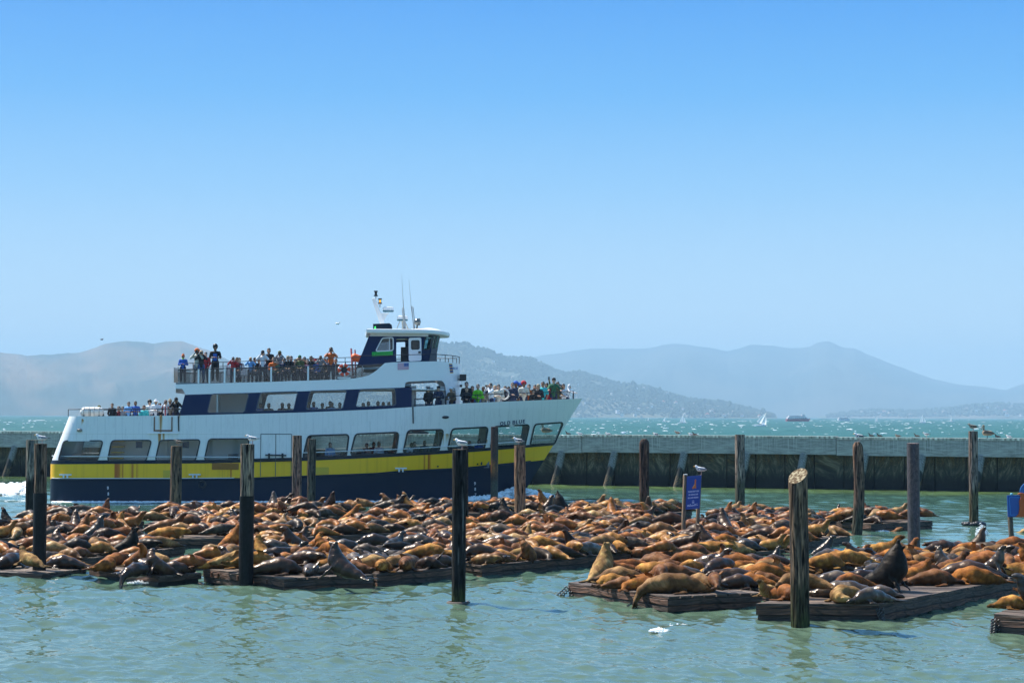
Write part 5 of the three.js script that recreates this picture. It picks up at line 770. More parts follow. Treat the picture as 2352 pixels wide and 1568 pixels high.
// lettering and marks: flat print on the plating
function print(name, w, h, draw, corners, z, parent = ferry, label) {     // corners in the picture: tl, tr, br, bl
  const n = 12, P = [], U = [], I = [], q = corners.map((p) => S(p[0], p[1], typeof z === 'function' ? z(SX(p[0]), 5) : z));
  for (let j = 0; j <= 6; j++) for (let i = 0; i <= n; i++) { const u = i / n, v = j / 6, a = [lerp(q[0][0], q[1][0], u), lerp(q[0][1], q[1][1], u)], b = [lerp(q[3][0], q[2][0], u), lerp(q[3][1], q[2][1], u)], s = lerp(b[0], a[0], v), t = lerp(b[1], a[1], v); P.push(s, t, (typeof z === 'function' ? z(s, t) : z) + .022); U.push(u, v); if (i && j) { const k = j * (n + 1) + i; I.push(k - n - 2, k - n - 1, k, k - n - 2, k, k - 1); } }
  const g = new THREE.BufferGeometry(); g.setAttribute('position', new THREE.Float32BufferAttribute(P, 3)); g.setAttribute('uv', new THREE.Float32BufferAttribute(U, 2)); g.setIndex(I); g.computeVertexNormals();
  return part(parent, name, g, new THREE.MeshStandardMaterial({ map: canvasTexture(w, h, draw), roughness: .5, transparent: true, alphaTest: .5 }), label);
}
const text = (g, s, x, y, size, color, style = 'bold', font = 'sans-serif', max) => { g.fillStyle = color; g.font = `${style} ${size}px ${font}`; g.textAlign = 'center'; g.textBaseline = 'middle'; g.fillText(s, x, y, max); };
print('ship_name', 512, 128, (g, w, h) => { g.clearRect(0, 0, w, h); text(g, 'OLD BLUE', 256, 66, 112, '#16305e', 'bold', 'sans-serif', 500); }, [[1148, 966], [1209, 960], [1209, 974], [1148, 980]], hullB, ferry, 'blue ship name on the white bow');
print('registration_plate', 512, 96, (g, w, h) => { g.fillStyle = '#12b53c'; g.fillRect(0, 0, w, h); text(g, 'CARB00002', 256, 50, 92, '#0b5a26', 'normal', 'sans-serif', 470); }, [[854, 808.5], [901.8, 806.5], [901.8, 817], [854, 818.5]], ZW + .02, ferry, 'green plate with dark letters');
print('flag', 256, 144, (g, w, h) => { for (let i = 0; i < 13; i++) { g.fillStyle = i % 2 ? '#e9dfe8' : '#b5476b'; g.fillRect(0, i * h / 13, w, h / 13 + 1); } g.fillStyle = '#2b4a92'; g.fillRect(w * .56, 0, w * .44, h * 7 / 13); g.fillStyle = '#dfe4f2'; for (let j = 0; j < 5; j++) for (let i = 0; i < 6; i++) { g.beginPath(); g.arc(w * .59 + i * 19, 9 + j * 15, 3, 0, 7); g.fill(); } }, [[913, 834], [938.6, 833], [938.6, 848], [913, 849]], 3.96, ferry, 'striped flag painted on the white side');
print('company_mark', 256, 192, (g, w, h) => { g.clearRect(0, 0, w, h); g.fillStyle = '#1d3d86'; g.fillRect(0, 0, 92, h); g.fillStyle = '#e2a32c'; for (const y of [0, 58, 116, 172]) g.fillRect(0, y, 92, 20); text(g, 'BLUE', 174, 92, 74, '#2c62ae', 'bold', 'sans-serif', 150); }, [[1031, 835], [1052, 836], [1054, 856], [1034, 857]], upB, ferry, 'blue and gold striped mark with lettering on the rounded front');
for (const [x, y] of [[247, 1120], [1095, 1112]]) ['9', '8', '7'].forEach((c, i) => print('draft_mark', 64, 64, (g, w, h) => { g.clearRect(0, 0, w, h); text(g, c, 32, 34, 62, '#dfe6ee'); }, [[x - 4 + i, y - 5 + i * 13.5], [x + 4 + i, y - 5 + i * 13.5], [x + 4 + i, y + 5 + i * 13.5], [x - 4 + i, y + 5 + i * 13.5]], hullB));
// fittings
const fit = (x, y) => { const [s, t] = S(x, y); return V(s, t, hullB(s, t)); };
for (const [x, y] of [[150, 1092], [447, 1091.5], [921, 1077.5]]) { const p = fit(x, y); part(ferry, 'bollard', join([box(.62, .07, .12, p.x, p.y + .05, p.z + .1), box(.08, .2, .1, p.x - .1, p.y - .05, p.z + .09), box(.08, .2, .1, p.x + .1, p.y - .05, p.z + .09)]), railWhite); }
{ const p = fit(517, 1071); part(ferry, 'vent_grille', join([box(1.4, .34, .04, p.x, p.y, p.z), ...[-.52, 0, .52].flatMap((dx) => [-.09, 0, .09].map((dy) => box(.42, .045, .05, p.x + dx * .85, p.y + dy, p.z + .02)))]), std([.36, .15, .02], .7), 'rusty orange vent grille in the yellow band');
  for (const [x, y, w] of [[385, 1088, .5], [735, 1081, .9]]) { const q = fit(x, y); part(ferry, 'hatch', box(w, .38, .03, q.x, q.y, q.z + .005), paint([.62, .40, .02], .5)); }
  const a = S(598.5, 996.5), b = S(670, 1094); for (const sx of [598.5, 633, 669]) part(ferry, 'door_seam', box(.035, a[1] - b[1], .02, SX(sx), (a[1] + b[1]) / 2, HB + .004), std([.1, .1, .1], .7)); part(ferry, 'door_seam', box(SX(669) - SX(598.5), .035, .02, (SX(669) + SX(598.5)) / 2, a[1], HB + .004), std([.1, .1, .1], .7));
  const q = fit(633, 1050); part(ferry, 'boarding_fitting', join([rod(V(q.x - .55, q.y + .12, q.z + .1), V(q.x + .55, q.y + .1, q.z + .1), .04), box(.1, .3, .12, q.x - .35, q.y + .06, q.z + .05), box(.1, .3, .12, q.x + .35, q.y + .06, q.z + .05), rod(V(q.x - 1.2, q.y - .12, q.z + .08), V(q.x + 1.0, q.y - .14, q.z + .08), .035)]), darkTrim);
  const g0 = S(354, 957), g1 = S(394, 990); part(ferry, 'gate_frame', join([rod(V(g0[0], g0[1], HB + .03), V(g0[0], g1[1], HB + .03), .03), rod(V(g1[0], g0[1], HB + .03), V(g1[0], g1[1], HB + .03), .03), rod(V(g0[0], g1[1] + .03, HB + .03), V(g1[0], g1[1] + .03, HB + .03), .035)]), rustMat, 'rusty gate frame in the stern bulwark'); part(ferry, 'ledge', box(g1[0] - g0[0] + .7, .05, .12, (g0[0] + g1[0]) / 2, g1[1] - .1, HB + .05), whitePlain);
  for (const [x, y0, y1] of [[409, 955, 990], [948, 934, 972]]) { const u = S(x, y0), v = S(x + 1, y1); part(ferry, 'drain_pipe', rod(V(u[0], u[1], hullB(u[0], u[1]) + .03), V(v[0], v[1], hullB(v[0], v[1]) + .03), .035), darkTrim); }
  const e = fit(1023, 958); part(ferry, 'fairlead', new THREE.SphereGeometry(.16, 14, 8).scale(1.3, .5, .4).translate(e.x, e.y, e.z), darkTrim); const dl = fit(182, 988); part(ferry, 'deck_light', new THREE.SphereGeometry(.09, 12, 8).scale(1.6, 1, 1).translate(dl.x, dl.y, dl.z + .05), std([.3, .25, .2], .5)); const an = fit(464, 1112); part(ferry, 'outlet', new THREE.TorusGeometry(.16, .05, 8, 16).translate(an.x, an.y, an.z), darkTrim);
  const bx = S(1063, 867, 1.5); part(ferry, 'loudspeaker', join([box(.36, .36, .3, bx[0], bx[1], 1.5), rod(V(bx[0] - .2, bx[1] - .1, 1.4), V(bx[0] - .5, bx[1] - .1, 1.2), .04), box(.14, .14, .14, bx[0] - .1, bx[1] - .45, 1.4)]), darkTrim);
  part(ferry, 'safety_frame', join([rod(V(...S(806, 800, 2), 2), V(...S(811, 876, 2), 2), .05), rod(V(...S(815, 803, 1), 1), V(...S(817, 876, 1), 1), .04), rod(V(...S(806, 830, 2), 2), V(...S(826, 824, 2), 2), .04)]), std([.62, .2, .18], .6), 'faded red ladder frame aft of the wheelhouse'); part(ferry, 'raft_locker', new THREE.CapsuleGeometry(.2, .25, 6, 14).rotateZ(1.2).translate(...S(819, 822, 2.3), 2.3), std([.75, .12, .02], .5), 'orange float cover aft of the wheelhouse');
  part(ferry, 'mooring_rope', new THREE.TorusGeometry(.28, .045, 8, 20).translate(...S(1158, 905, 2.2), 2.0), std([.7, .7, .68], .8)); 
}
{ // things that hang or lie on the ferry
  const [s, t] = S(790, 849.5, 3.98), w = toWorld(s, t, 4.02), lb = thing('life_ring', 'orange life ring with white bands hung on the top deck screen', 'life ring', w, FA);
  part(lb, 'ring', new THREE.TorusGeometry(.25, .085, 12, 28), std([.78, .075, .02], .5)); for (let i = 0; i < 6; i++) { const a = i / 6 * 6.283 + .5; part(lb, 'band', new THREE.TorusGeometry(.25, .09, 12, 4, .28).rotateZ(a), std([.85, .85, .85], .6)); } part(lb, 'backing', new THREE.CylinderGeometry(.19, .19, .03, 20).rotateX(Math.PI / 2).translate(0, 0, -.06), darkTrim); part(lb, 'hanger', box(.7, .08, .05, 0, -.42, -.04), railWhite);
  const [s2, t2] = S(211, 946, 3.2), c = thing('life_raft_canister', 'white ribbed life raft canister lying on the stern deck rail', 'canister', toWorld(s2, t2, 3.3), FA), g = new THREE.CapsuleGeometry(.26, .72, 8, 20).rotateZ(Math.PI / 2); part(c, 'shell', g, paint([.82, .80, .72], .4)); for (const x of [-.4, -.14, .14, .4]) part(c, 'strap', new THREE.TorusGeometry(.265, .02, 8, 24).rotateY(Math.PI / 2).translate(x, 0, 0), std([.5, .48, .42], .6)); part(c, 'cradle', join([box(.08, .25, .6, -.4, -.3, 0), box(.08, .25, .6, .4, -.3, 0)]), railMat);
}

// ---------------------------------------------------------------- people on the ferry: one body per pose, clothes and hair as parts
function hand() {                                              // palm, four fingers and a thumb, pointing along +x
  const b = [bone([0, 0, 0], [.055, 0, 0], .03, .034, [0, 1, 0], .45)];
  [[-.026, .066, .6], [-.009, .078, .75], [.009, .072, .7], [.025, .054, .55]].forEach(([z, l, c]) => { b.push(bone([.06, 0, z], [.06 + l * .5, -.006, z * 1.1], .0095, .009), bone([.06 + l * .5, -.006, z * 1.1], [.06 + l * .9, -.03 * c, z * 1.1], .009, .0075)); });
  b.push(bone([.012, 0, -.03], [.04, -.012, -.058], .012, .010), bone([.04, -.012, -.058], [.066, -.022, -.062], .010, .008));
  return meshField(bodyField(b, .012), .006);
}
const handGeo = hand(), person = {};
const limb = (a, m, e, r) => [bone(a, m, r[0], r[1]), bone(m, e, r[1], r[2])];
const PPL = {   // shoulder, elbow, wrist for each arm (x forward, y up, z to the person's right); standing 1.72 m
  stand: { L: [[0, 1.38, -.19], [.02, 1.1, -.25], [.16, .93, -.16]], R: [[0, 1.38, .19], [.02, 1.1, .25], [.16, .93, .16]] },
  hold: { L: [[0, 1.38, -.19], [.0, 1.12, -.26], [.24, 1.14, -.06]], R: [[0, 1.38, .19], [.0, 1.12, .26], [.24, 1.16, .05]] },
  camera: { L: [[0, 1.39, -.19], [.2, 1.28, -.3], [.2, 1.54, -.1]], R: [[0, 1.39, .19], [.2, 1.28, .3], [.2, 1.55, .09]] },
  lean: { tilt: .22, L: [[.2, 1.32, -.19], [.3, 1.06, -.26], [.5, 1.05, -.04]], R: [[.2, 1.32, .19], [.3, 1.06, .26], [.5, 1.06, .06]] },
  raise: { L: [[0, 1.38, -.19], [.06, 1.12, -.25], [.28, 1.1, -.12]], R: [[0, 1.4, .19], [.1, 1.5, .42], [.12, 1.78, .5]] },
  reach: { tilt: .12, L: [[.1, 1.36, -.19], [.3, 1.2, -.3], [.55, 1.15, -.3]], R: [[.1, 1.36, .19], [.3, 1.22, .3], [.58, 1.17, .32]] },
  sit: { seat: 1, L: [[0, 1.38, -.19], [.06, 1.1, -.24], [.3, 1.06, -.1]], R: [[0, 1.38, .19], [.06, 1.1, .24], [.3, 1.06, .1]] },
};
for (const [name, p] of Object.entries(PPL)) {
  const t = p.tilt ?? 0, at = (y, z = 0, x = 0) => [x + t * clamp((y - .9) / .5), y, z], hip = at(.92), legs = p.seat ? [[[0, .9, -.09], [.42, .88, -.11], [.42, .46, -.11], [.56, .42, -.11]], [[0, .9, .09], [.42, .88, .11], [.42, .46, .11], [.56, .42, .11]]] : [[[0, .9, -.09], [.03, .49, -.11], [-.02, .09, -.12], [.13, .045, -.14]], [[0, .9, .09], [.03, .49, .11], [-.02, .09, .12], [.13, .045, .14]]];
  const torso = (g) => [bone(at(.92), at(1.12), .125 + g, .118 + g), bone(at(1.1), at(1.36), .12 + g, .115 + g), bone(at(1.36, -.13), at(1.36, .13), .075 + g, .075 + g)];
  const hx = t * 1.15 + .02, headB = [bone([hx - .01, 1.60, 0], [hx + .005, 1.655, 0], .088, .086), bone([hx + .03, 1.55, 0], [hx + .035, 1.60, 0], .062, .07), bone([hx + .095, 1.595, 0], [hx + .112, 1.575, 0], .016, .018), bone([hx, 1.595, .085], [hx - .01, 1.62, .09], .016, .014), bone([hx, 1.595, -.085], [hx - .01, 1.62, -.09], .016, .014), { ...bone([hx + .092, 1.625, .032], [hx + .096, 1.625, .034], .012, .012), cut: 1 }, { ...bone([hx + .092, 1.625, -.032], [hx + .096, 1.625, -.034], .012, .012), cut: 1 }, { ...bone([hx + .1, 1.545, -.02], [hx + .1, 1.545, .02], .005, .005), cut: 1 }];
  const arms = (g) => ['L', 'R'].flatMap((k) => limb(...p[k], [.052 + g, .042 + g, .03 + g]));
  const shoe = (g) => legs.map((l) => bone(l[2].map((v, i) => v + (i === 0 ? -.03 : i === 1 ? -.03 : 0)), l[3], .045 + g, .04 + g));
  const body = bodyField([...torso(-.02), bone(at(1.36), [hx - .005, 1.53, 0], .062, .056), ...headB, ...arms(-.006), ...legs.flatMap((l) => limb(l[0], l[1], l[2], [.08, .058, .04])), ...shoe(0)], .03);
  const place = (k) => { const [, m, e] = p[k], d = V(e[0] - m[0], e[1] - m[1], e[2] - m[2]).normalize(); return handGeo.clone().applyQuaternion(new THREE.Quaternion().setFromUnitVectors(V(1, 0, 0), d)).translate(...e); };
  const skinG = meshField(body, .024), top = bodyField([...torso(.015), ...['L', 'R'].flatMap((k) => limb(p[k][0], p[k][1], p[k][2].map((v, i) => lerp(p[k][1][i], v, .86)), [.072, .058, .047]))], .05), tee = bodyField([...torso(.012), ...['L', 'R'].map((k) => bone(p[k][0], p[k][0].map((v, i) => lerp(v, p[k][1][i], .75)), .072, .066))], .05);
  const trouF = bodyField([bone([0, .93, -.05], [0, .93, .05], .125, .125), ...legs.flatMap((l) => limb(l[0], l[1], l[2].map((v, i) => lerp(l[1][i], v, .95)), [.105, .078, .066]))], .03), shoeF = bodyField(shoe(.012), .02);
  const wr = (f) => { const g = (x, y, z) => f(x, y, z) + .006 * n3(x * 14, y * 9, z * 14); g.lo = f.lo; g.hi = f.hi; return g; };
  person[name] = { body: join([skinG, place('L'), place('R')]), jacket: meshField(wr(top), .026), tee: meshField(wr(tee), .026), trousers: meshField(wr(trouF), .03), shoes: meshField(shoeF, .03), head: [hx, 1.63, 0], seat: p.seat };
}
const cap_ = (bones, k = .03, h = .018) => meshField(bodyField(bones, k), h);
const HAIR = {
  short: cap_([bone([-.02, .0, 0], [-.01, .045, 0], .094, .092), { ...bone([.1, -.06, 0], [.12, .0, 0], .085, .075), cut: 1 }]),
  long: cap_([bone([-.02, .0, 0], [-.01, .045, 0], .098, .095), bone([-.05, -.02, 0], [-.06, -.26, 0], .085, .075, [1, 0, 0], .7), { ...bone([.1, -.1, 0], [.12, .0, 0], .085, .072), cut: 1 }]),
  afro: cap_([bone([-.02, .04, 0], [-.01, .075, 0], .125, .125), { ...bone([.13, -.08, 0], [.15, -.01, 0], .11, .09), cut: 1 }], .03),
  cap: join([cap_([bone([-.005, .03, 0], [-.005, .05, 0], .102, .098), { ...bone([0, -.09, 0], [0, -.09, 0], .115, .115), cut: 1 }], .02), box(.11, .012, .14, .12, .035, 0)]),
  beanie: cap_([bone([-.01, .03, 0], [-.02, .085, 0], .105, .085), { ...bone([.06, -.1, 0], [.0, -.12, 0], .12, .12), cut: 1 }], .02),
  turban: cap_([bone([-.02, .05, -.03], [-.02, .05, .03], .112, .112), bone([-.03, .09, 0], [-.02, .11, 0], .09, .07), { ...bone([.09, -.08, 0], [.1, -.06, 0], .1, .09), cut: 1 }], .03),
  brim: join([cap_([bone([-.005, .03, 0], [-.005, .06, 0], .102, .09), { ...bone([0, -.09, 0], [0, -.09, 0], .115, .115), cut: 1 }], .02), new THREE.CylinderGeometry(.16, .18, .015, 22).translate(0, .025, 0)]),
  hood: cap_([bone([-.03, -.02, 0], [-.02, .05, 0], .12, .118), bone([-.06, -.1, 0], [-.08, -.16, 0], .1, .1), { ...bone([.13, -.06, 0], [.14, .02, 0], .1, .09), cut: 1 }], .04),
};
const phoneG = box(.014, .15, .075), camG = join([box(.07, .09, .13), new THREE.CylinderGeometry(.035, .035, .1, 12).rotateZ(Math.PI / 2).translate(.08, 0, 0)]), glassesG = join([box(.012, .03, .05, 0, 0, .034), box(.012, .03, .05, 0, 0, -.034), box(.008, .008, .16, -.004, .008, 0)]);
const cloth = new Map(), cm = (c, r = .85) => { const k = c.join(); if (!cloth.has(k)) cloth.set(k, std(c, r)); return cloth.get(k); };
const SKIN = { light: std([.55, .33, .23], .55), tan: std([.40, .22, .13], .55), brown: std([.22, .11, .06], .55), dark: std([.09, .045, .028], .5) };
const C = { black: [.015, .015, .018], navy: [.02, .03, .07], blue: [.03, .12, .45], sky: [.18, .42, .75], red: [.5, .03, .04], orange: [.6, .13, .02], green: [.16, .55, .02], forest: [.03, .13, .06], white: [.75, .76, .78], cream: [.6, .57, .48], grey: [.25, .25, .26], brown: [.12, .08, .05], teal: [.05, .5, .5], pink: [.7, .3, .38], denim: [.07, .13, .28], khaki: [.34, .29, .2], maroon: [.15, .02, .03], olive: [.12, .13, .05] };
const HAIRC = { black: std([.012, .011, .011], .5), brown: std([.06, .03, .015], .55), blond: std([.42, .27, .12], .6), grey: std([.3, .29, .28], .6) };
function passenger(o) {                                        // head top at picture (x, y), feet on deck height, z across the boat
  const p = person[o.pose], z = p.seat ? Math.min(o.z ?? 3.4, 3.0) : o.z ?? 3.4, [s, tHead] = S(o.x, o.y, z), tall = p.seat ? (o.h ?? .97) : (o.h ?? clamp((tHead - o.deck) / 1.74, .82, 1.12));
  const t = thing('person', o.label, 'person', toWorld(s, tHead - 1.74 * tall, z), FA - Math.PI / 2 + (o.turn ?? 0) * Math.PI / 180, o.group);
  t.scale.setScalar(tall);
  part(t, 'body', p.body, SKIN[o.skin ?? 'light']); part(t, o.tee ? 'shirt' : 'jacket', o.tee ? p.tee : p.jacket, cm(C[o.top])); part(t, 'trousers', p.trousers, cm(C[o.legs ?? 'navy'])); part(t, 'shoes', p.shoes, cm(C.black));
  const at = (name, g, m, dx = 0, dy = 0, dz = 0) => { const q = part(t, name, g, m); q.position.set(p.head[0] + dx, p.head[1] + dy, dz); return q; };
  const hat = { cap: 1, beanie: 1, turban: 1, brim: 1, hood: 1 };
  for (const [k, c] of o.hair) { if (hat[k]) at(k === 'brim' ? 'hat' : k, HAIR[k], cm(C[c])); else at('hair', HAIR[k], HAIRC[c]); }
  if (o.shades) at('sunglasses', glassesG, darkTrim, .095, -.005); if (o.pose === 'camera') at('camera', camG, darkTrim, .17, -.01);
  if (o.pose === 'raise') { const q = part(t, 'phone', phoneG, darkTrim); q.position.set(.16, 1.92, .53); } if (o.print) { part(t, 'shirt_print', box(.01, .34, .19, .145, 1.16, 0), cm(C[o.print])); } if (o.collar) part(t, 'collar', new THREE.TorusGeometry(.075, .028, 8, 18).rotateX(Math.PI / 2).translate(p.head[0] - .02, 1.47, 0), cm([.55, .8, .05]));
  if (o.scarf) part(t, 'vest', p.tee, cm(C[o.scarf])).scale.set(1.04, 1, .82);
}
const TOPD = T3 + .02, grpT = 'passengers on the top deck', grpB = 'passengers along the bow rail', grpS = 'passengers on the stern deck';
const P_ = (x, y, pose, top, hair, label, o = {}) => ({ x, y, pose, top, hair, label, ...o });
[ P_(420, 814, 'hold', 'blue', [['short', 'black'], ['beanie', 'orange']], 'person in orange beanie and blue jacket with lime collar at aft corner', { skin: 'brown', collar: 1, legs: 'navy' }),
  P_(452, 802, 'camera', 'cream', [['turban', 'orange']], 'person in orange turban and cream jacket holding up a phone', { skin: 'brown', legs: 'grey' }),
  P_(462, 805.5, 'camera', 'black', [['long', 'blond']], 'person with long fair hair and black sweater photographing', { legs: 'denim', z: 3.5 }),
  P_(472, 809, 'stand', 'red', [['short', 'black']], 'person with dark hair and red top behind the fair-haired one', { z: 2.7 }),
  P_(494, 793, 'hold', 'black', [['afro', 'black']], 'tall person with afro and black T-shirt with blue print', { tee: 1, skin: 'brown', print: 'blue', legs: 'black', z: 3.3, h: 1.09 }),
  P_(535, 820, 'camera', 'red', [['short', 'black']], 'person in red and black jacket seated with a camera', { z: 3.2, sit: 1 }),
  P_(544, 821.5, 'sit', 'maroon', [['brim', 'brown']], 'person in brown hat and dark red jacket, seated', { z: 2.8, skin: 'tan' }),
  P_(575, 821, 'camera', 'sky', [['long', 'blond']], 'person in sky blue jacket with raised binoculars, seated', { z: 3.3 }),
  P_(585, 822, 'sit', 'black', [['short', 'black'], ['cap', 'black']], 'person in black cap and jacket beside the sky blue one', { z: 2.8 }),
  P_(603, 805.5, 'camera', 'white', [['cap', 'black']], 'person in white shirt and black cap standing with camera', { z: 3.1 }),
  P_(617, 800, 'hold', 'black', [['short', 'black']], 'dark-haired person in black shirt standing above the row', { z: 2.4, skin: 'tan' }),
  P_(628, 821, 'sit', 'orange', [['short', 'brown']], 'brown-haired person in orange top, seated', { z: 3.2 }), P_(642, 806.5, 'camera', 'grey', [['cap', 'olive']], 'person in olive cap standing behind the seated row', { z: 2.2, skin: 'tan' }),
  P_(652, 823, 'sit', 'navy', [['short', 'black']], 'person in navy jacket seated below the olive cap', { z: 3.3 }), P_(661, 817.5, 'sit', 'black', [['cap', 'khaki']], 'person in tan cap and black jacket, seated', { z: 3.1 }),
  P_(668, 818, 'sit', 'navy', [['long', 'brown']], 'person with long brown hair in navy, right of the tan cap', { z: 2.6 }), P_(688, 816.5, 'sit', 'olive', [['short', 'black'], ['cap', 'forest']], 'person in dark green cap and olive jacket, seated', { z: 3.2, skin: 'tan' }),
  P_(699, 820, 'sit', 'maroon', [['long', 'black']], 'person in dark red coat right of the green cap', { z: 2.8 }), P_(714, 818, 'sit', 'black', [['long', 'black']], 'person with long black hair in black, seated', { z: 3.2, skin: 'tan' }),
  P_(724, 825, 'sit', 'blue', [['beanie', 'red']], 'small person with red beanie and blue and white jacket', { z: 3.4 }), P_(736, 817, 'camera', 'grey', [['short', 'brown']], 'person in grey striped jacket holding a camera, seated', { z: 3.0, skin: 'brown' }),
  P_(745, 824, 'sit', 'brown', [['long', 'brown']], 'brown-haired person in brown coat, seated near orange shirt', { z: 2.7 }), P_(760, 798, 'camera', 'orange', [['short', 'black']], 'person in orange shirt standing with both arms raised to camera', { tee: 1, skin: 'tan', z: 2.9 }),
  P_(771, 824, 'sit', 'brown', [['short', 'brown']], 'person in brown jacket right of the orange shirt', { z: 2.5, skin: 'tan' }), P_(636, 826, 'sit', 'forest', [['long', 'black']], 'small person in dark green jacket in the seated row', { z: 3.5 }), P_(678, 825, 'sit', 'black', [['short', 'brown']], 'person in black coat between tan and green caps', { z: 3.5 }), P_(706, 826, 'sit', 'pink', [['short', 'black']], 'small person in pink jacket in the seated row', { z: 3.5 }),
  ...[['grey', 549, 'long', 'brown'], ['navy', 594, 'short', 'brown'], ['cream', 622, 'long', 'black'], ['brown', 645, 'short', 'black'], ['white', 683, 'long', 'blond'], ['black', 693, 'short', 'grey'], ['khaki', 719, 'short', 'black'], ['red', 730, 'long', 'brown'], ['sky', 751, 'short', 'black']].map(([c, x, h, k], i) => P_(x, 822 + (i % 3), 'sit', c, [[h, k]], `person in ${c} with ${k} hair at the back of the seated row`, { z: -.5 - (i % 3) * .7, skin: ['light', 'tan', 'brown'][i % 3] })),
].forEach((o) => passenger({ deck: TOPD, group: grpT, ...o }));
const bz = (x, back = .45) => Math.max(0, hullB(SX(x, 2.5) + .25, TB - .1) - back);
[ P_(984, 890.5, 'stand', 'black', [['short', 'black']], 'person in black jacket and sunglasses under the overhang', { shades: 1 }), P_(1007, 887, 'hold', 'navy', [['cap', 'black']], 'person in black cap and navy jacket holding a phone under the overhang'),
  P_(1039, 889, 'lean', 'brown', [['cap', 'white']], 'person in white and blue cap leaning in brown jacket', { skin: 'tan', turn: -20 }), P_(1071.5, 877.5, 'stand', 'black', [['short', 'black']], 'tall person in black with sunglasses behind the long-haired one', { shades: 1, back: 1.3 }),
  P_(1071, 889, 'lean', 'black', [['long', 'brown']], 'person with long brown hair and dark jacket leaning with folded arms', { shades: 1 }), P_(1097, 883, 'lean', 'green', [['short', 'brown']], 'person in bright green hoodie leaning on the rail', { shades: 1, legs: 'denim' }),
  P_(1127.5, 880.5, 'camera', 'white', [['short', 'black']], 'person in dark vest and white sleeves photographing to the left', { scarf: 'navy', turn: -70 }), P_(1145, 883.5, 'hold', 'cream', [['long', 'black']], 'person in cream hooded sweater with long dark hair', { legs: 'grey' }),
  P_(1177.5, 879, 'hold', 'navy', [['short', 'brown']], 'person in navy jacket and sunglasses holding a white cup', { shades: 1 }), P_(1185, 877, 'stand', 'navy', [['turban', 'blue']], 'person in blue turban behind the navy jacket', { skin: 'brown', back: 1.3 }),
  P_(1194, 880.5, 'stand', 'cream', [['turban', 'blue']], 'person in blue turban left of the red turban', { skin: 'brown', back: 1.2 }), P_(1203, 876.5, 'hold', 'cream', [['turban', 'red']], 'person in red turban and cream hoodie with camera', { skin: 'brown' }),
  P_(1236.5, 883, 'hold', 'black', [['long', 'black'], ['cap', 'khaki']], 'person in tan cap and black jacket by the rail'), P_(1247, 877, 'stand', 'teal', [['short', 'black']], 'person in bright teal shirt', { tee: 1, skin: 'tan', shades: 1 }),
  P_(1256, 880, 'stand', 'red', [['short', 'black']], 'person in red jacket right behind the teal shirt', { skin: 'brown', back: .8 }), P_(1271.5, 868.5, 'reach', 'forest', [['short', 'black'], ['cap', 'black']], 'tall person in black cap and green hoodie holding the rail', {}),
  P_(1281, 877, 'raise', 'olive', [['short', 'black']], 'person raising a phone high behind the green hoodie', { skin: 'tan', back: .9, turn: 15 }), P_(1294, 882, 'hold', 'white', [['long', 'black']], 'person with long dark hair in patterned white top near the bow', { skin: 'tan' }),
  P_(1304, 884, 'reach', 'white', [['hood', 'white']], 'person in white hood reaching over the rail at the very bow', { turn: 60, back: .35, h: .74 }), P_(1224.5, 895, 'lean', 'black', [['afro', 'black']], 'person with curly dark hair bent low at the rail', { h: .85, back: .3 }),
  ...[['grey', 1019, 'short', 'black'], ['maroon', 1085, 'long', 'brown'], ['khaki', 1110, 'short', 'brown'], ['sky', 1137, 'long', 'blond'], ['black', 1160, 'short', 'black'], ['white', 1168, 'long', 'black'], ['orange', 1215, 'short', 'brown'], ['navy', 1229, 'short', 'black'], ['pink', 1263, 'long', 'black'], ['brown', 1286, 'short', 'black']].map(([c, x, h, k], i) => P_(x, 886 - (x > 1200 ? 3 : 0) + (i % 3), 'stand', c, [[h, k]], `person in ${c} with ${k} hair behind the front row at the bow rail`, { back: 1.5 + (i % 2) * .5, skin: ['light', 'tan', 'brown'][i % 3] })),
].forEach((o) => passenger({ deck: TB + .02, group: grpB, z: Math.min(3.3, bz(o.x, o.back ?? .45)), ...o }));
[ P_(227, 931.5, 'sit', 'black', [['cap', 'olive']], 'person in olive cap behind the life raft canister', { z: 1.5, skin: 'tan' }), P_(257, 926.5, 'stand', 'black', [['short', 'brown']], 'person in black top right of the canister', { z: 3.2, skin: 'tan' }), P_(272, 933.5, 'sit', 'maroon', [['long', 'brown']], 'brown-haired person in dark red, left of a light shirt', { z: 3.2 }), P_(281, 934, 'sit', 'grey', [['long', 'black']], 'dark-haired person in grey on the stern deck', { z: 3.0 }),
  P_(295, 923, 'hold', 'sky', [['short', 'black']], 'person in pale blue shirt on the stern deck', { tee: 1, z: 3.3, skin: 'tan' }), P_(310.5, 921.5, 'hold', 'blue', [['short', 'black']], 'person in blue T-shirt on the stern deck', { tee: 1, z: 3.3, skin: 'brown' }), P_(330, 931, 'sit', 'teal', [['short', 'brown']], 'person in teal shirt on the stern deck', { z: 3.2, skin: 'tan' }),
  P_(343, 920, 'stand', 'white', [['afro', 'black']], 'person with curly black hair beside the striped hat', { z: 2.8 }), P_(357.5, 918, 'hold', 'white', [['brim', 'white']], 'person in white and red sun hat and white top', { z: 3.3, skin: 'tan' }), P_(366, 926, 'sit', 'black', [['long', 'black']], 'person in black behind the sun hat', { z: 2.6 }), P_(380, 919, 'camera', 'white', [['short', 'brown']], 'brown-haired person in white and red with camera on the stern deck', { z: 3.3, scarf: 'red' }),
  P_(390, 916.5, 'stand', 'khaki', [['brim', 'khaki']], 'person in straw hat on the stern deck', { z: 2.5, skin: 'tan' }), P_(404, 913.5, 'camera', 'black', [['cap', 'black']], 'person in black cap and jacket with camera by the deckhouse', { z: 3.4, skin: 'tan' }),
].forEach((o) => passenger({ deck: T2 + .02, group: grpS, ...o }));
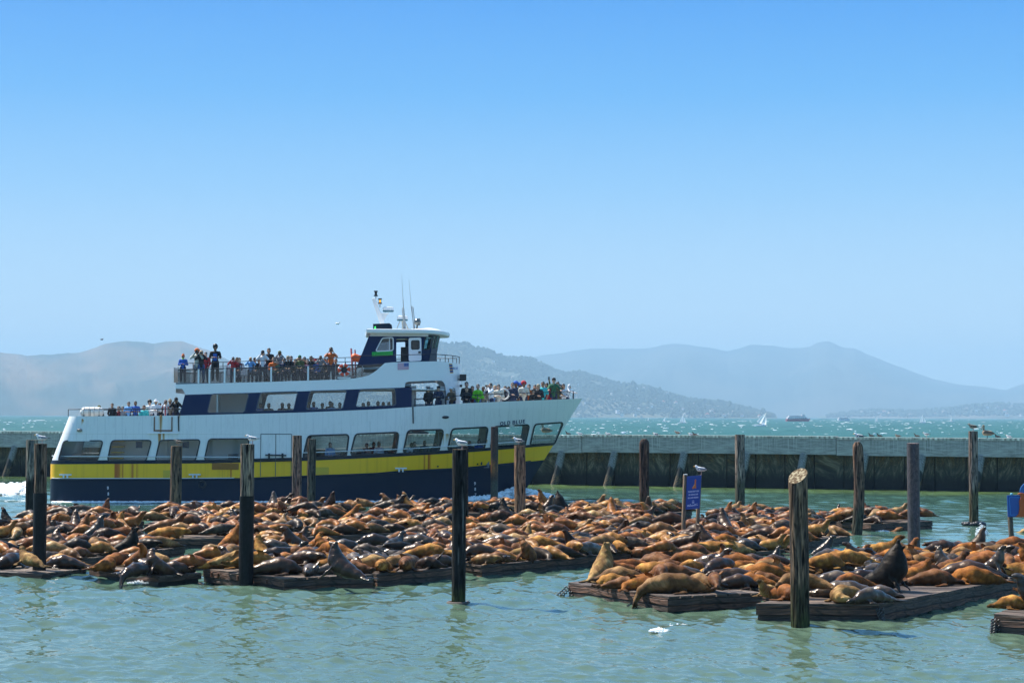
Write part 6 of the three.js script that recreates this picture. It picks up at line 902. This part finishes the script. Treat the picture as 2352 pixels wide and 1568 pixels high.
{ // seen through the windows
  const R = rng(31), tops = ['black', 'navy', 'grey', 'white', 'maroon', 'blue', 'brown', 'sky'], say = (i, a, b) => `seated person in ${a} with ${b} hair inside the ferry`;
  const ups = [598, 617, 648, 663, 708, 720, 740, 758, 762, 780, 834, 846, 868, 880, 893], lows = [758, 842, 858, 870, 945, 952, 975, 1000, 1060, 1068, 1078, 1100];
  const wn = (x, lo) => lo ? (x < 810 ? 'behind a dark pile' : x < 916 ? 'sixth lower window' : x < 1020 ? 'seventh lower window' : 'eighth lower window') : x < 690 ? 'second upper window' : x < 800 ? 'third upper window' : 'fourth upper window', cnt = {};
  for (const [list, lo] of [[ups, 0], [lows, 1]]) list.forEach((x) => { const k = wn(x, lo), n = cnt[k] = (cnt[k] ?? 0) + 1, top = tops[R() * 8 | 0], hr = ['black', 'brown', 'blond', 'black'][R() * 4 | 0]; passenger({ x, y: (lo ? 1019 : 925) - (x - 600) * (lo ? .012 : .006) + (R() - .5) * 5, pose: 'sit', z: lo && x > 1040 ? 1.9 : 2.4 + .7 * R(), deck: lo ? T1 : T2, top, hair: [[R() < .5 ? 'short' : 'long', hr]], skin: ['light', 'tan', 'brown'][R() * 3 | 0], label: `person in ${top}, ${['first', 'second', 'third', 'fourth', 'fifth', 'sixth', 'seventh'][n - 1]} from left ${k.startsWith('behind') ? k : 'in the ' + k} of the ferry`, group: 'passengers seen through the windows' }); });
}

// ---------------------------------------------------------------- birds
const BIRD = {};
{
  const N = 30, f = (b, h = .014, k = .03) => meshField(bodyField(b, k), h);
  BIRD.body = f([bone([-.1, .19, 0], [.06, .2, 0], .062, .078), bone([.06, .2, 0], [.14, .27, 0], .07, .042), bone([.14, .27, 0], [.165, .30, 0], .04, .038), bone([-.1, .19, 0], [-.19, .185, 0], .05, .02)]);
  BIRD.wing = [1, -1].map((s) => f([bone([.07, .215, s * .062], [-.12, .205, s * .06], .05, .038, [0, 0, 1], .35), bone([-.12, .205, s * .06], [-.2, .2, s * .025], .03, .014, [0, 0, 1], .4)], .011, .02));
  BIRD.tip = f([bone([-.17, .2, .018], [-.29, .195, .004], .016, .006), bone([-.17, .2, -.018], [-.29, .195, -.004], .016, .006)], .009, .01);
  BIRD.beak = f([bone([.2, .295, 0], [.235, .288, 0], .014, .01), bone([.235, .288, 0], [.248, .278, 0], .01, .006)], .005, .008);
  BIRD.leg = [1, -1].map((s) => join([rod(V(-.02, .13, s * .03), V(-.015, .01, s * .032), .008, .007, 6), box(.06, .008, .04, .005, .005, s * .032)]));
  BIRD.sit = f([bone([-.1, .07, 0], [.06, .08, 0], .062, .078), bone([.06, .08, 0], [.11, .14, 0], .066, .04), bone([.11, .14, 0], [.135, .165, 0], .04, .037), bone([-.1, .07, 0], [-.2, .07, 0], .05, .02)]);
  BIRD.dark = f([bone([-.12, .08, 0], [.04, .09, 0], .055, .068), bone([.04, .1, 0], [.1, .2, 0], .045, .026), bone([.1, .2, 0], [.14, .24, 0], .028, .024), bone([.15, .24, 0], [.21, .235, 0], .012, .007), bone([-.12, .08, 0], [-.26, .05, 0], .04, .015)]);
  BIRD.pelican = f([bone([-.2, .34, 0], [.1, .36, 0], .13, .15), bone([.1, .38, 0], [.17, .56, 0], .09, .045), bone([.17, .56, 0], [.14, .72, 0], .045, .04), bone([.14, .72, 0], [.18, .76, 0], .045, .04), bone([-.2, .34, 0], [-.4, .3, 0], .09, .03)], .02);
  BIRD.bill = f([bone([.2, .75, 0], [.32, .52, 0], .024, .012), bone([.21, .71, 0], [.28, .56, 0], .03, .014)], .01, .02);
}
const BM = { white: std([.80, .80, .80], .8), grey: std([.26, .28, .31], .8), slate: std([.10, .105, .12], .8), speck: std([.33, .26, .2], .85), black: std([.02, .02, .022], .7), yellow: std([.75, .38, .03], .5), pink: std([.55, .32, .3], .6), brown: std([.12, .09, .07], .8) };
function gull(p, turn, label, o = {}) {                        // o.kind: adult, young; o.sit
  const t = thing('gull', label, 'gull', p, turn * Math.PI / 180, 'gulls resting round the harbour'); t.scale.setScalar(o.s ?? 1);
  const young = o.kind === 'young', dy = o.sit ? -.12 : 0;
  part(t, 'body', o.sit ? BIRD.sit : BIRD.body, young ? BM.speck : BM.white); for (const w of BIRD.wing) part(t, 'wing', w, young ? BM.brown : o.dark ? BM.slate : BM.grey).position.y = dy; part(t, 'tail', BIRD.tip, young ? BM.brown : BM.black).position.y = dy; const b = part(t, 'beak', BIRD.beak, young ? BM.brown : BM.yellow); if (o.sit) b.position.set(-.03, -.135, 0);
  if (!o.sit) for (const l of BIRD.leg) part(t, 'leg', l, BM.pink);
}
const onPile = (k, dx = 0) => { const p = piles[k].topP; return V(p.x + dx, p.y + (k === 'm' ? .03 : .0), p.z); };
gull(onPile('b', .02), 200, 'gull preening on the leftmost wrapped pile', { s: .85 }); gull(onPile('c', .08), 180, 'brown-backed gull standing on the brown pile before the stern', { kind: 'young', s: .95 }); gull(onPile('d', .12), 178, 'bright white gull standing on the tall grey wrapped pile', { s: .78 });
gull(onPile('g', .05), 165, 'large grey-winged gull standing on the tall black pile', { s: .82 }); gull(onPile('i', -.06), 180, 'dark-winged gull crouching on the light brown pile', { dark: 1, s: 1.05 }); gull(onPile('m', .08), 180, 'dark-winged gull on the leaning crooked pile', { dark: 1, s: 1.0 }); gull(onPile('o', 0), 180, 'speckled young gull standing on the far right pile', { kind: 'young', s: 1.0 });
const onWall = (xD, dy = .05) => { const p = along(wallS(xD), -.2, 0); p.y = CAP_TOP + .03 + dy - .05; return p; };
[[1330, 'white gull sitting on the breakwater just right of the bow', {}], [1395, 'white gull sitting on the breakwater left of the reddish pile', {}], [1505, 'white gull sitting on the breakwater right of the reddish pile', { dark: 1 }], [1586, 'white gull sitting beside a black cormorant on the breakwater', {}], [2062, 'pale tan gull sitting on the breakwater right of two dark cormorants', { kind: 'young' }], [2128, 'white gull standing on the breakwater by the grey steel pile', { dark: 1, st: 1 }], [2318, 'white gull sitting on the breakwater right of the pelican', {}], [1555, 'brown young gull standing on the breakwater', { kind: 'young', st: 1 }]].forEach(([x, l, o]) => gull(onWall(x), 178, l, { s: .95, sit: !o.st, ...o }));
[[1302, 'dark cormorant on the breakwater touching the bow'], [1594, 'black cormorant sitting right beside a white gull on the breakwater'], [2000, 'dark cormorant on the breakwater, left of two'], [2019, 'dark cormorant on the breakwater, right of two'], [2105, 'brown cormorant sitting left of the standing gull'], [2291, 'small dark cormorant between pelican and gull']].forEach(([x, l], i) => { const t = thing('cormorant', l, 'cormorant', onWall(x), i % 2 ? Math.PI : 2.9, 'cormorants on the breakwater'); t.scale.setScalar(.95); part(t, 'body', BIRD.dark, i === 4 ? BM.brown : BM.black); for (const w of BIRD.wing) { const q = part(t, 'wing', w, BM.brown); q.position.y = -.12; } });
[[2267, 'brown pelican standing on the breakwater beside the far right pile'], [1251, 'pelican on the breakwater seen through the bow window']].forEach(([x, l]) => { const t = thing('pelican', l, 'pelican', onWall(x, -.06), Math.PI * .98); t.scale.setScalar(1.15); part(t, 'body', BIRD.pelican, std([.30, .22, .15], .85)); for (const w of BIRD.wing) { const q = part(t, 'wing', w, BM.brown); q.scale.setScalar(1.9); q.position.set(-.02, -.03, 0); } part(t, 'bill', BIRD.bill, std([.3, .25, .2], .6)); for (const l2 of BIRD.leg) { const q = part(t, 'leg', l2, BM.black); q.scale.set(1.4, 1.6, 1.4); } });
for (const [x, y, d, l, tl] of [[775, 743, 150, 'white gull gliding in the sky left of the mast', .5], [233, 779.5, 220, 'dark gull flying over the headland at left', -.2]]) { const t = thing('gull', l, 'gull', atDepth(x, y, d), .6), m = l[0] === 'w' ? BM.white : BM.slate; part(t, 'body', BIRD.body.clone().translate(0, -.2, 0), m); for (const s of [1, -1]) part(t, 'wing', meshField(bodyField([bone([.02, 0, s * .05], [.06, .1, s * .32], .06, .05, [0, 1, 0], .2), bone([.06, .1, s * .32], [-.08, .06 + tl * .05, s * .62], .05, .015, [0, 1, 0], .2)], .02), .016), m); }

// ---------------------------------------------------------------- notices
{
  const base = ground(1570, 1243, .14), d = -base.z, k = d / FOC, bx = (x, y) => atDepth(x, y, d), postM = std([.30, .22, .15], .9, { map: grainTex });
  const t = thing('notice_board', 'blue notice on two timber posts standing among the sea lions', 'sign', base, 0), L = (x, y) => bx(x, y).sub(base);
  const post = (xT, yT, xB, yB, w) => rod(L(xB, yB), L(xT, yT), w * k, w * k, 4).applyMatrix4(new THREE.Matrix4());
  part(t, 'post', post(1574.5, 1090, 1569, 1243, 5), postM); part(t, 'post', rod(L(1603, 1228).add(V(0, 0, -.25)), L(1609.5, 1092).add(V(0, 0, -.25)), 4.4 * k, 4.4 * k, 4), postM); part(t, 'post_cap', box(8 * k, .03, 8 * k).translate(...L(1575, 1089.5).toArray()), std([.8, .8, .76], .9), 'white droppings on the post top');
  const tex = canvasTexture(512, 1024, (g, w, h) => {
    g.fillStyle = '#1d3f95'; g.fillRect(0, 0, w, h); g.strokeStyle = '#35559f'; g.lineWidth = 10; g.strokeRect(16, 40, w - 32, h - 70);
    g.fillStyle = '#d9752e'; g.beginPath(); g.moveTo(300, 108); g.bezierCurveTo(330, 104, 342, 140, 330, 170); g.bezierCurveTo(330, 260, 345, 300, 350, 395); g.lineTo(318, 398); g.lineTo(296, 366); g.lineTo(280, 398); g.lineTo(206, 398); g.bezierCurveTo(214, 330, 262, 300, 276, 262); g.bezierCurveTo(286, 220, 282, 170, 280, 136); g.closePath(); g.fill();
    g.strokeStyle = '#f3c9a4'; g.lineWidth = 8; g.beginPath(); g.moveTo(226, 350); g.bezierCurveTo(250, 310, 276, 296, 284, 262); g.stroke();
    ['PLEASE DON\u2019T FEED', 'OR HARASS OUR', 'SEA LION FRIENDS'].forEach((s, i) => text(g, s, 256, 482 + i * 96, 62, '#dfe6f5', 'bold', 'sans-serif', [400, 350, 390][i]));
    text(g, 'PIER', 262, 770, 38, '#c6d2ec', 'bold'); text(g, '39', 262, 828, 84, '#c6d2ec', 'bold'); g.strokeStyle = '#dfe6f5'; g.lineWidth = 9; g.beginPath(); const R = rng(6); g.moveTo(60, 918); for (let x = 64; x < 450; x += 13) g.lineTo(x, 915 - (x < 170 || x > 320 ? 46 : 14) * R()); g.stroke(); g.beginPath(); g.moveTo(50, 928); g.lineTo(452, 920); g.stroke();
  });
  const c = [L(1578, 1093.5), L(1613, 1091.5), L(1608.5, 1168), L(1575, 1170)].map((p, i) => p.add(V(0, 0, i === 1 || i === 2 ? -.2 : .06))), P = [], U = [[0, 1], [1, 1], [1, 0], [0, 0]], g = new THREE.BufferGeometry();
  for (const i of [0, 3, 2, 0, 2, 1]) P.push(c[i]); const back = c.map((p) => p.clone().add(V(-.01, 0, -.03)));
  g.setAttribute('position', new THREE.Float32BufferAttribute(P.flatMap((p) => p.toArray()), 3)); g.setAttribute('uv', new THREE.Float32BufferAttribute([0, 3, 2, 0, 2, 1].flatMap((i) => U[i]), 2)); g.computeVertexNormals(); part(t, 'sign_face', g, new THREE.MeshStandardMaterial({ map: tex, roughness: .45 }), 'blue printed notice face');
  const e = [], quad = (a, b, c2, d2) => e.push(a, b, c2, a, c2, d2); quad(back[0], back[1], back[2], back[3]); for (let i = 0; i < 4; i++) quad(c[i], c[(i + 1) % 4], back[(i + 1) % 4], back[i]); const eg = new THREE.BufferGeometry(); eg.setAttribute('position', new THREE.Float32BufferAttribute(e.flatMap((p) => p.toArray()), 3)); eg.computeVertexNormals(); part(t, 'sign_panel', eg, std([.02, .05, .2], .5));
  gull(bx(1611, 1091).add(V(0, 0, -.15)), 180, 'gull with yellow beak standing on the blue notice', { s: 1.05 });
}
{
  const base = ground(2327, 1252, .38), d = -base.z, k = d / FOC, t = thing('sign_post', 'blue sign with orange sea lion shape cut by the right edge', 'sign', base, 0), L = (x, y, dz = 0) => atDepth(x, y, d).sub(base).add(V(0, 0, dz));
  part(t, 'post', rod(L(2327, 1252, -.08), L(2322, 1176, -.08), 6 * k, 6 * k, 4), std([.17, .13, .10], .9, { map: grainTex })); part(t, 'post', rod(L(2420, 1252, -.08), L(2418, 1176, -.08), 6 * k, 6 * k, 4), std([.17, .13, .10], .9, { map: grainTex }));
  const shape = (pts) => new THREE.Shape(pts.map(([x, y]) => { const p = L(x, y); return new THREE.Vector2(p.x, p.y); })), ext = (pts, dz, z0) => new THREE.ExtrudeGeometry(shape(pts), { depth: dz, bevelEnabled: true, bevelSize: .006, bevelThickness: .006, bevelSegments: 1 }).translate(0, 0, z0);
  part(t, 'panel', ext([[2314, 1137.5], [2430, 1136], [2430, 1186], [2316, 1186.5]], .03, 0), std([.012, .085, .33], .45)); const line = (a, b) => rod(L(...a, .04), L(...b, .04), .008, .008, 6); part(t, 'border', join([line([2319, 1142], [2345, 1142]), line([2319, 1142], [2321, 1182]), line([2321, 1182], [2342, 1182])]), std([.05, .3, .7], .5));
  part(t, 'cutout', ext([[2337, 1134], [2343, 1131.5], [2350, 1132], [2356, 1137], [2364, 1150], [2372, 1168], [2382, 1186], [2332, 1187], [2340, 1180], [2342, 1165], [2341, 1150], [2345, 1142], [2343, 1137]], .04, .045), std([.50, .09, .008], .6), 'orange sea lion shape'); part(t, 'roundel', ext([...Array(24)].map((_, i) => [2366 + 22 * Math.cos(i / 24 * 6.283), 1129 + 22 * Math.sin(i / 24 * 6.283)]), .03, -.03), std([.015, .12, .35], .45), 'dark blue round topper'); part(t, 'finial', new THREE.IcosahedronGeometry(.05, 1).translate(...L(2324, 1135, .02).toArray()), std([.1, .35, .5], .5));
}

// ---------------------------------------------------------------- boats on the bay
function sailboat(x, y, d, H, lean, label, o = {}) {
  const p = atDepth(x, y, d).setY(0), t = thing('sailboat', label, 'sailboat', p, o.turn ?? -.35, 'sailboats far out on the bay'), s = H / 10; t.scale.setScalar(s);
  const hb = [], hs = new THREE.Shape([[-4, .9], [-3.6, .1], [3, .1], [4.6, 1.2], [-4, 1.0]].map((q) => new THREE.Vector2(...q))), hg = new THREE.ExtrudeGeometry(hs, { depth: 1.4, bevelEnabled: true, bevelSize: .3, bevelThickness: .5, bevelSegments: 3 }).translate(0, -.1, -.7);
  const g2 = new THREE.Group(); part(t, 'hull', hg, std([.78, .80, .82], .4)); part(t, 'cabin', box(2.4, .5, 1.4, -.3, 1.4, 0), std([.2, .22, .26], .5)); const tilt = (g) => g.rotateZ(-lean);
  part(t, 'mast', tilt(rod(V(.3, 1, 0), V(.3, 11.5, 0), .07, .05)), std([.5, .5, .5], .5)); const sail = (pts, bulge) => { const P = [], I = [], n = 10; for (let j = 0; j <= n; j++) for (let i = 0; i <= n; i++) { const v = j / n, u = i / n, a = [lerp(pts[0][0], pts[2][0], v), lerp(pts[0][1], pts[2][1], v)], b = [lerp(pts[1][0], pts[2][0], v) - .5 * Math.sin(v * 3.14) * (pts[1][0] > pts[0][0] ? -1 : 1), lerp(pts[1][1], pts[2][1], v)]; P.push(lerp(a[0], b[0], u), lerp(a[1], b[1], u), bulge * Math.sin(u * 3.14) * (1 - v * .6)); if (i && j) { const k = j * (n + 1) + i; I.push(k - n - 2, k - n - 1, k, k - n - 2, k, k - 1); } } const g = new THREE.BufferGeometry(); g.setAttribute('position', new THREE.Float32BufferAttribute(P, 3)); g.setIndex(I); g.computeVertexNormals(); return tilt(g); };
  const sm = phys([.95, .95, .93], 1, { transmission: .6, thickness: 0 }); part(t, 'mainsail', sail([[.2, 1.9], [-3.6, 2.0], [.25, 11.2]], .5), sm); if (o.jib !== false) part(t, 'jib', sail([[.5, 1.6], [4.2, 1.4], [.4, 9.5]], .5), sm);
}
sailboat(1746, 964, 900, 6.6, .42, 'white sailboat heeling hard on the bay, largest of the sails', { turn: -.2 }); sailboat(1568, 962, 1300, 5.4, .06, 'white sailboat in front of the wooded slope, right of two tiny ones', {}); sailboat(1526, 960, 1600, 4.2, .3, 'tiny sailboat with leaning sail before the wooded slope', { jib: false }); sailboat(2120, 962, 1500, 6.2, .0, 'sailboat with two upright sails before the mountain foot', {}); sailboat(2015, 961, 2000, 5.6, .05, 'tiny pale sailboat left of the two-sailed one', { jib: false }); sailboat(2187, 962, 2000, 5.8, -.1, 'tiny pale sailboat right of the two-sailed one', { jib: false }); sailboat(1490, 960, 1900, 3.4, .0, 'very small white boat nearest the bow', { jib: false });
function ship(x, w, d, hullC, label) {
  const p = atDepth(x, 963, d).setY(0), L = w / FOC * d, t = thing('ferry', label, 'ferry', p, .12), s = L / 30; t.scale.setScalar(s);
  part(t, 'hull', new THREE.ExtrudeGeometry(new THREE.Shape([[-15, 3], [-14.5, 0], [13, 0], [15.4, 3.6], [-15, 3.2]].map((q) => new THREE.Vector2(...q))), { depth: 6, bevelEnabled: true, bevelSize: .2, bevelThickness: .8, bevelSegments: 2 }).translate(0, -.3, -3), std(hullC, .5));
  const dkg = part(t, 'deckhouse', join([box(26, 2.2, 6, -1, 4.3, 0), box(22, .5, 6.2, -1.5, 5.8, 0)]), std([.7, .7, .72], .5)); for (let i = 0; i < 9; i++) part(t, 'window', box(1.6, .9, 6.1, -12 + i * 2.7, 4.5, 0), std([.04, .05, .07], .2)); part(t, 'upper_deck', join([box(20, 1.1, 5.4, -2, 6.6, 0)]), std([.45, .4, .42], .6)); part(t, 'wheelhouse', join([box(4, 2.2, 4, 7, 7.2, 0), box(5, .3, 4.6, 7, 8.5, 0), rod(V(6, 8.5, 0), V(5.6, 11, 0), .15)]), std([.75, .75, .75], .5));
}
ship(1833, 54, 1900, [.30, .05, .07], 'red-hulled excursion boat far out on the bay under the mountain'); ship(1939, 29, 2300, [.7, .72, .74], 'small white boat right of the red excursion boat');

// ---------------------------------------------------------------- foam
const foamMat = std([.86, .89, .90], .75);
function foamPatch(name, label, spots, kind = 'stuff') {       // spots: [x, z, size, height]
  const R = rng(Math.round(Math.abs(spots[0][0] * 37 + spots[0][1] * 11)) + 5), bits = [];
  for (const [x, y, z, r, h] of spots) bits.push(new THREE.IcosahedronGeometry(1, 1).scale(r * (.8 + .5 * R()), h * (.7 + .6 * R()), r * (.6 + .6 * R())).rotateY(R() * 6).translate(x, y, z));
  return single(name, join(bits), foamMat, label, 'foam', null, kind);
}
const cloud_ = (n, seed, fn) => { const R = rng(seed); return [...Array(n)].map(() => fn(R)); };
foamPatch('wake_foam', 'white churned wake behind the stern at the far left', cloud_(900, 1, (R) => { const x = 60 - 150 * R() * R() + 35 * R(), y = 1128 + 20 * (R() - .5) + (60 - x) * .03, p = ground(x, y), k = sstep(-120, 70, x); return [p.x, .02 + .32 * R() * R() * k, p.z, .10 + .22 * R(), .05 + .12 * R() * k]; }));
foamPatch('wake_foam', 'thin line of foam along the ferry waterline', cloud_(700, 2, (R) => { const s = .2 + 21 * R(), b = hullB(s, 0) + .1 + .5 * R() * R(), p = toWorld(s, .02, b); return [p.x, .03, p.z, .06 + .13 * R(), .03 + .04 * R()]; }));
foamPatch('bow_wave', 'white bow wave curling off the stem behind the light brown pile', cloud_(1500, 3, (R) => { const q = R(), s = stemS(0) + 1.2 - 7 * q * q + (R() - .3), b = Math.max(0, hullB(Math.min(s, stemS(0) - .05), .2)) + .15 + (1.5 * R() * q + .9 * R() * R()), hgt = .75 * Math.exp(-Math.abs(s - stemS(0) + .2) * .65) * R(), p = toWorld(s, 0, b); return [p.x, .02 + hgt, p.z, .05 + .12 * R(), .04 + .08 * R()]; }));
const splash = (x, y, w, hgt, n, seed, label) => { const c = ground(x, y, 0), k = -c.z / FOC; return foamPatch('splash', label, cloud_(n, seed, (R) => { const a = R() * 6.283, q = Math.pow(R(), .7), rr = q * w * k, h = hgt * R() * (1 - q * .75) * (.35 + .65 * R()); return [c.x + Math.cos(a) * rr, .01 + h, c.z + Math.sin(a) * rr * .9, (.006 + .022 * R() * R()) * (1 + .6 * (1 - q)), .006 + .018 * R()]; })); };
splash(1516, 1451, 26, .10, 480, 11, 'white splash on the open water below the chained raft'); splash(2256, 1228, 15, .62, 520, 12, 'tall white splash right of the far right pile'); splash(2030, 1221, 17, .08, 120, 13, 'white wake behind the swimming sea lion'); splash(1632, 1187, 14, .35, 160, 14, 'white foam between rafts right of the blue notice'); splash(315, 1340, 26, .1, 140, 15, 'white slosh at the low front raft corner');
foamPatch('foam_trail', 'scattered bright foam trailing right from the splash', cloud_(240, 16, (R) => { const q = R(), p = ground(1530 + 130 * q + 10 * R(), 1441 + 5 * q + 16 * (R() - .5) * (1 - .4 * q)); return [p.x, .015, p.z, .012 + .04 * R() * R() * (1 - q), .01 + .014 * R()]; }));
{ // whitecaps all over the bay: nobody could count them
  const R = rng(88), g = new THREE.IcosahedronGeometry(1, 1), N = 900, im = new THREE.InstancedMesh(g, std([.85, .88, .88], .8), N), M = new THREE.Matrix4(), q = new THREE.Quaternion();
  im.name = 'whitecaps'; tag(im, 'white wave crests scattered over the windy bay', 'whitecaps', null, 'stuff'); shadows(im);
  for (let i = 0; i < N; i++) { const y = 965 + 36 * Math.pow(R(), 1.25), x = -100 + 2560 * R(); let p = ground(x, y, 0); if (wallSide(p.x, p.z) > -6) p = ground(x, 972, 0); const d = -p.z, s = d * .0005 * (.4 + 1.5 * R() * R()); M.compose(p.setY(.06), q.setFromAxisAngle(V(0, 1, 0), (R() - .5) * .7), V(s * (1.0 + 2.2 * R()), .08 + .2 * R() * Math.min(1, d / 500), s * .8)); im.setMatrixAt(i, M); }
  scene.add(im);
}

{ let n = 0; const seen = new Set(); scene.traverse((o) => { if (o.isMesh && !seen.has(o.geometry)) { seen.add(o.geometry); n += (o.geometry.index ?? o.geometry.attributes.position).count / 3; } }); console.log('triangles', Math.round(n)); }
renderer.render(scene, camera);
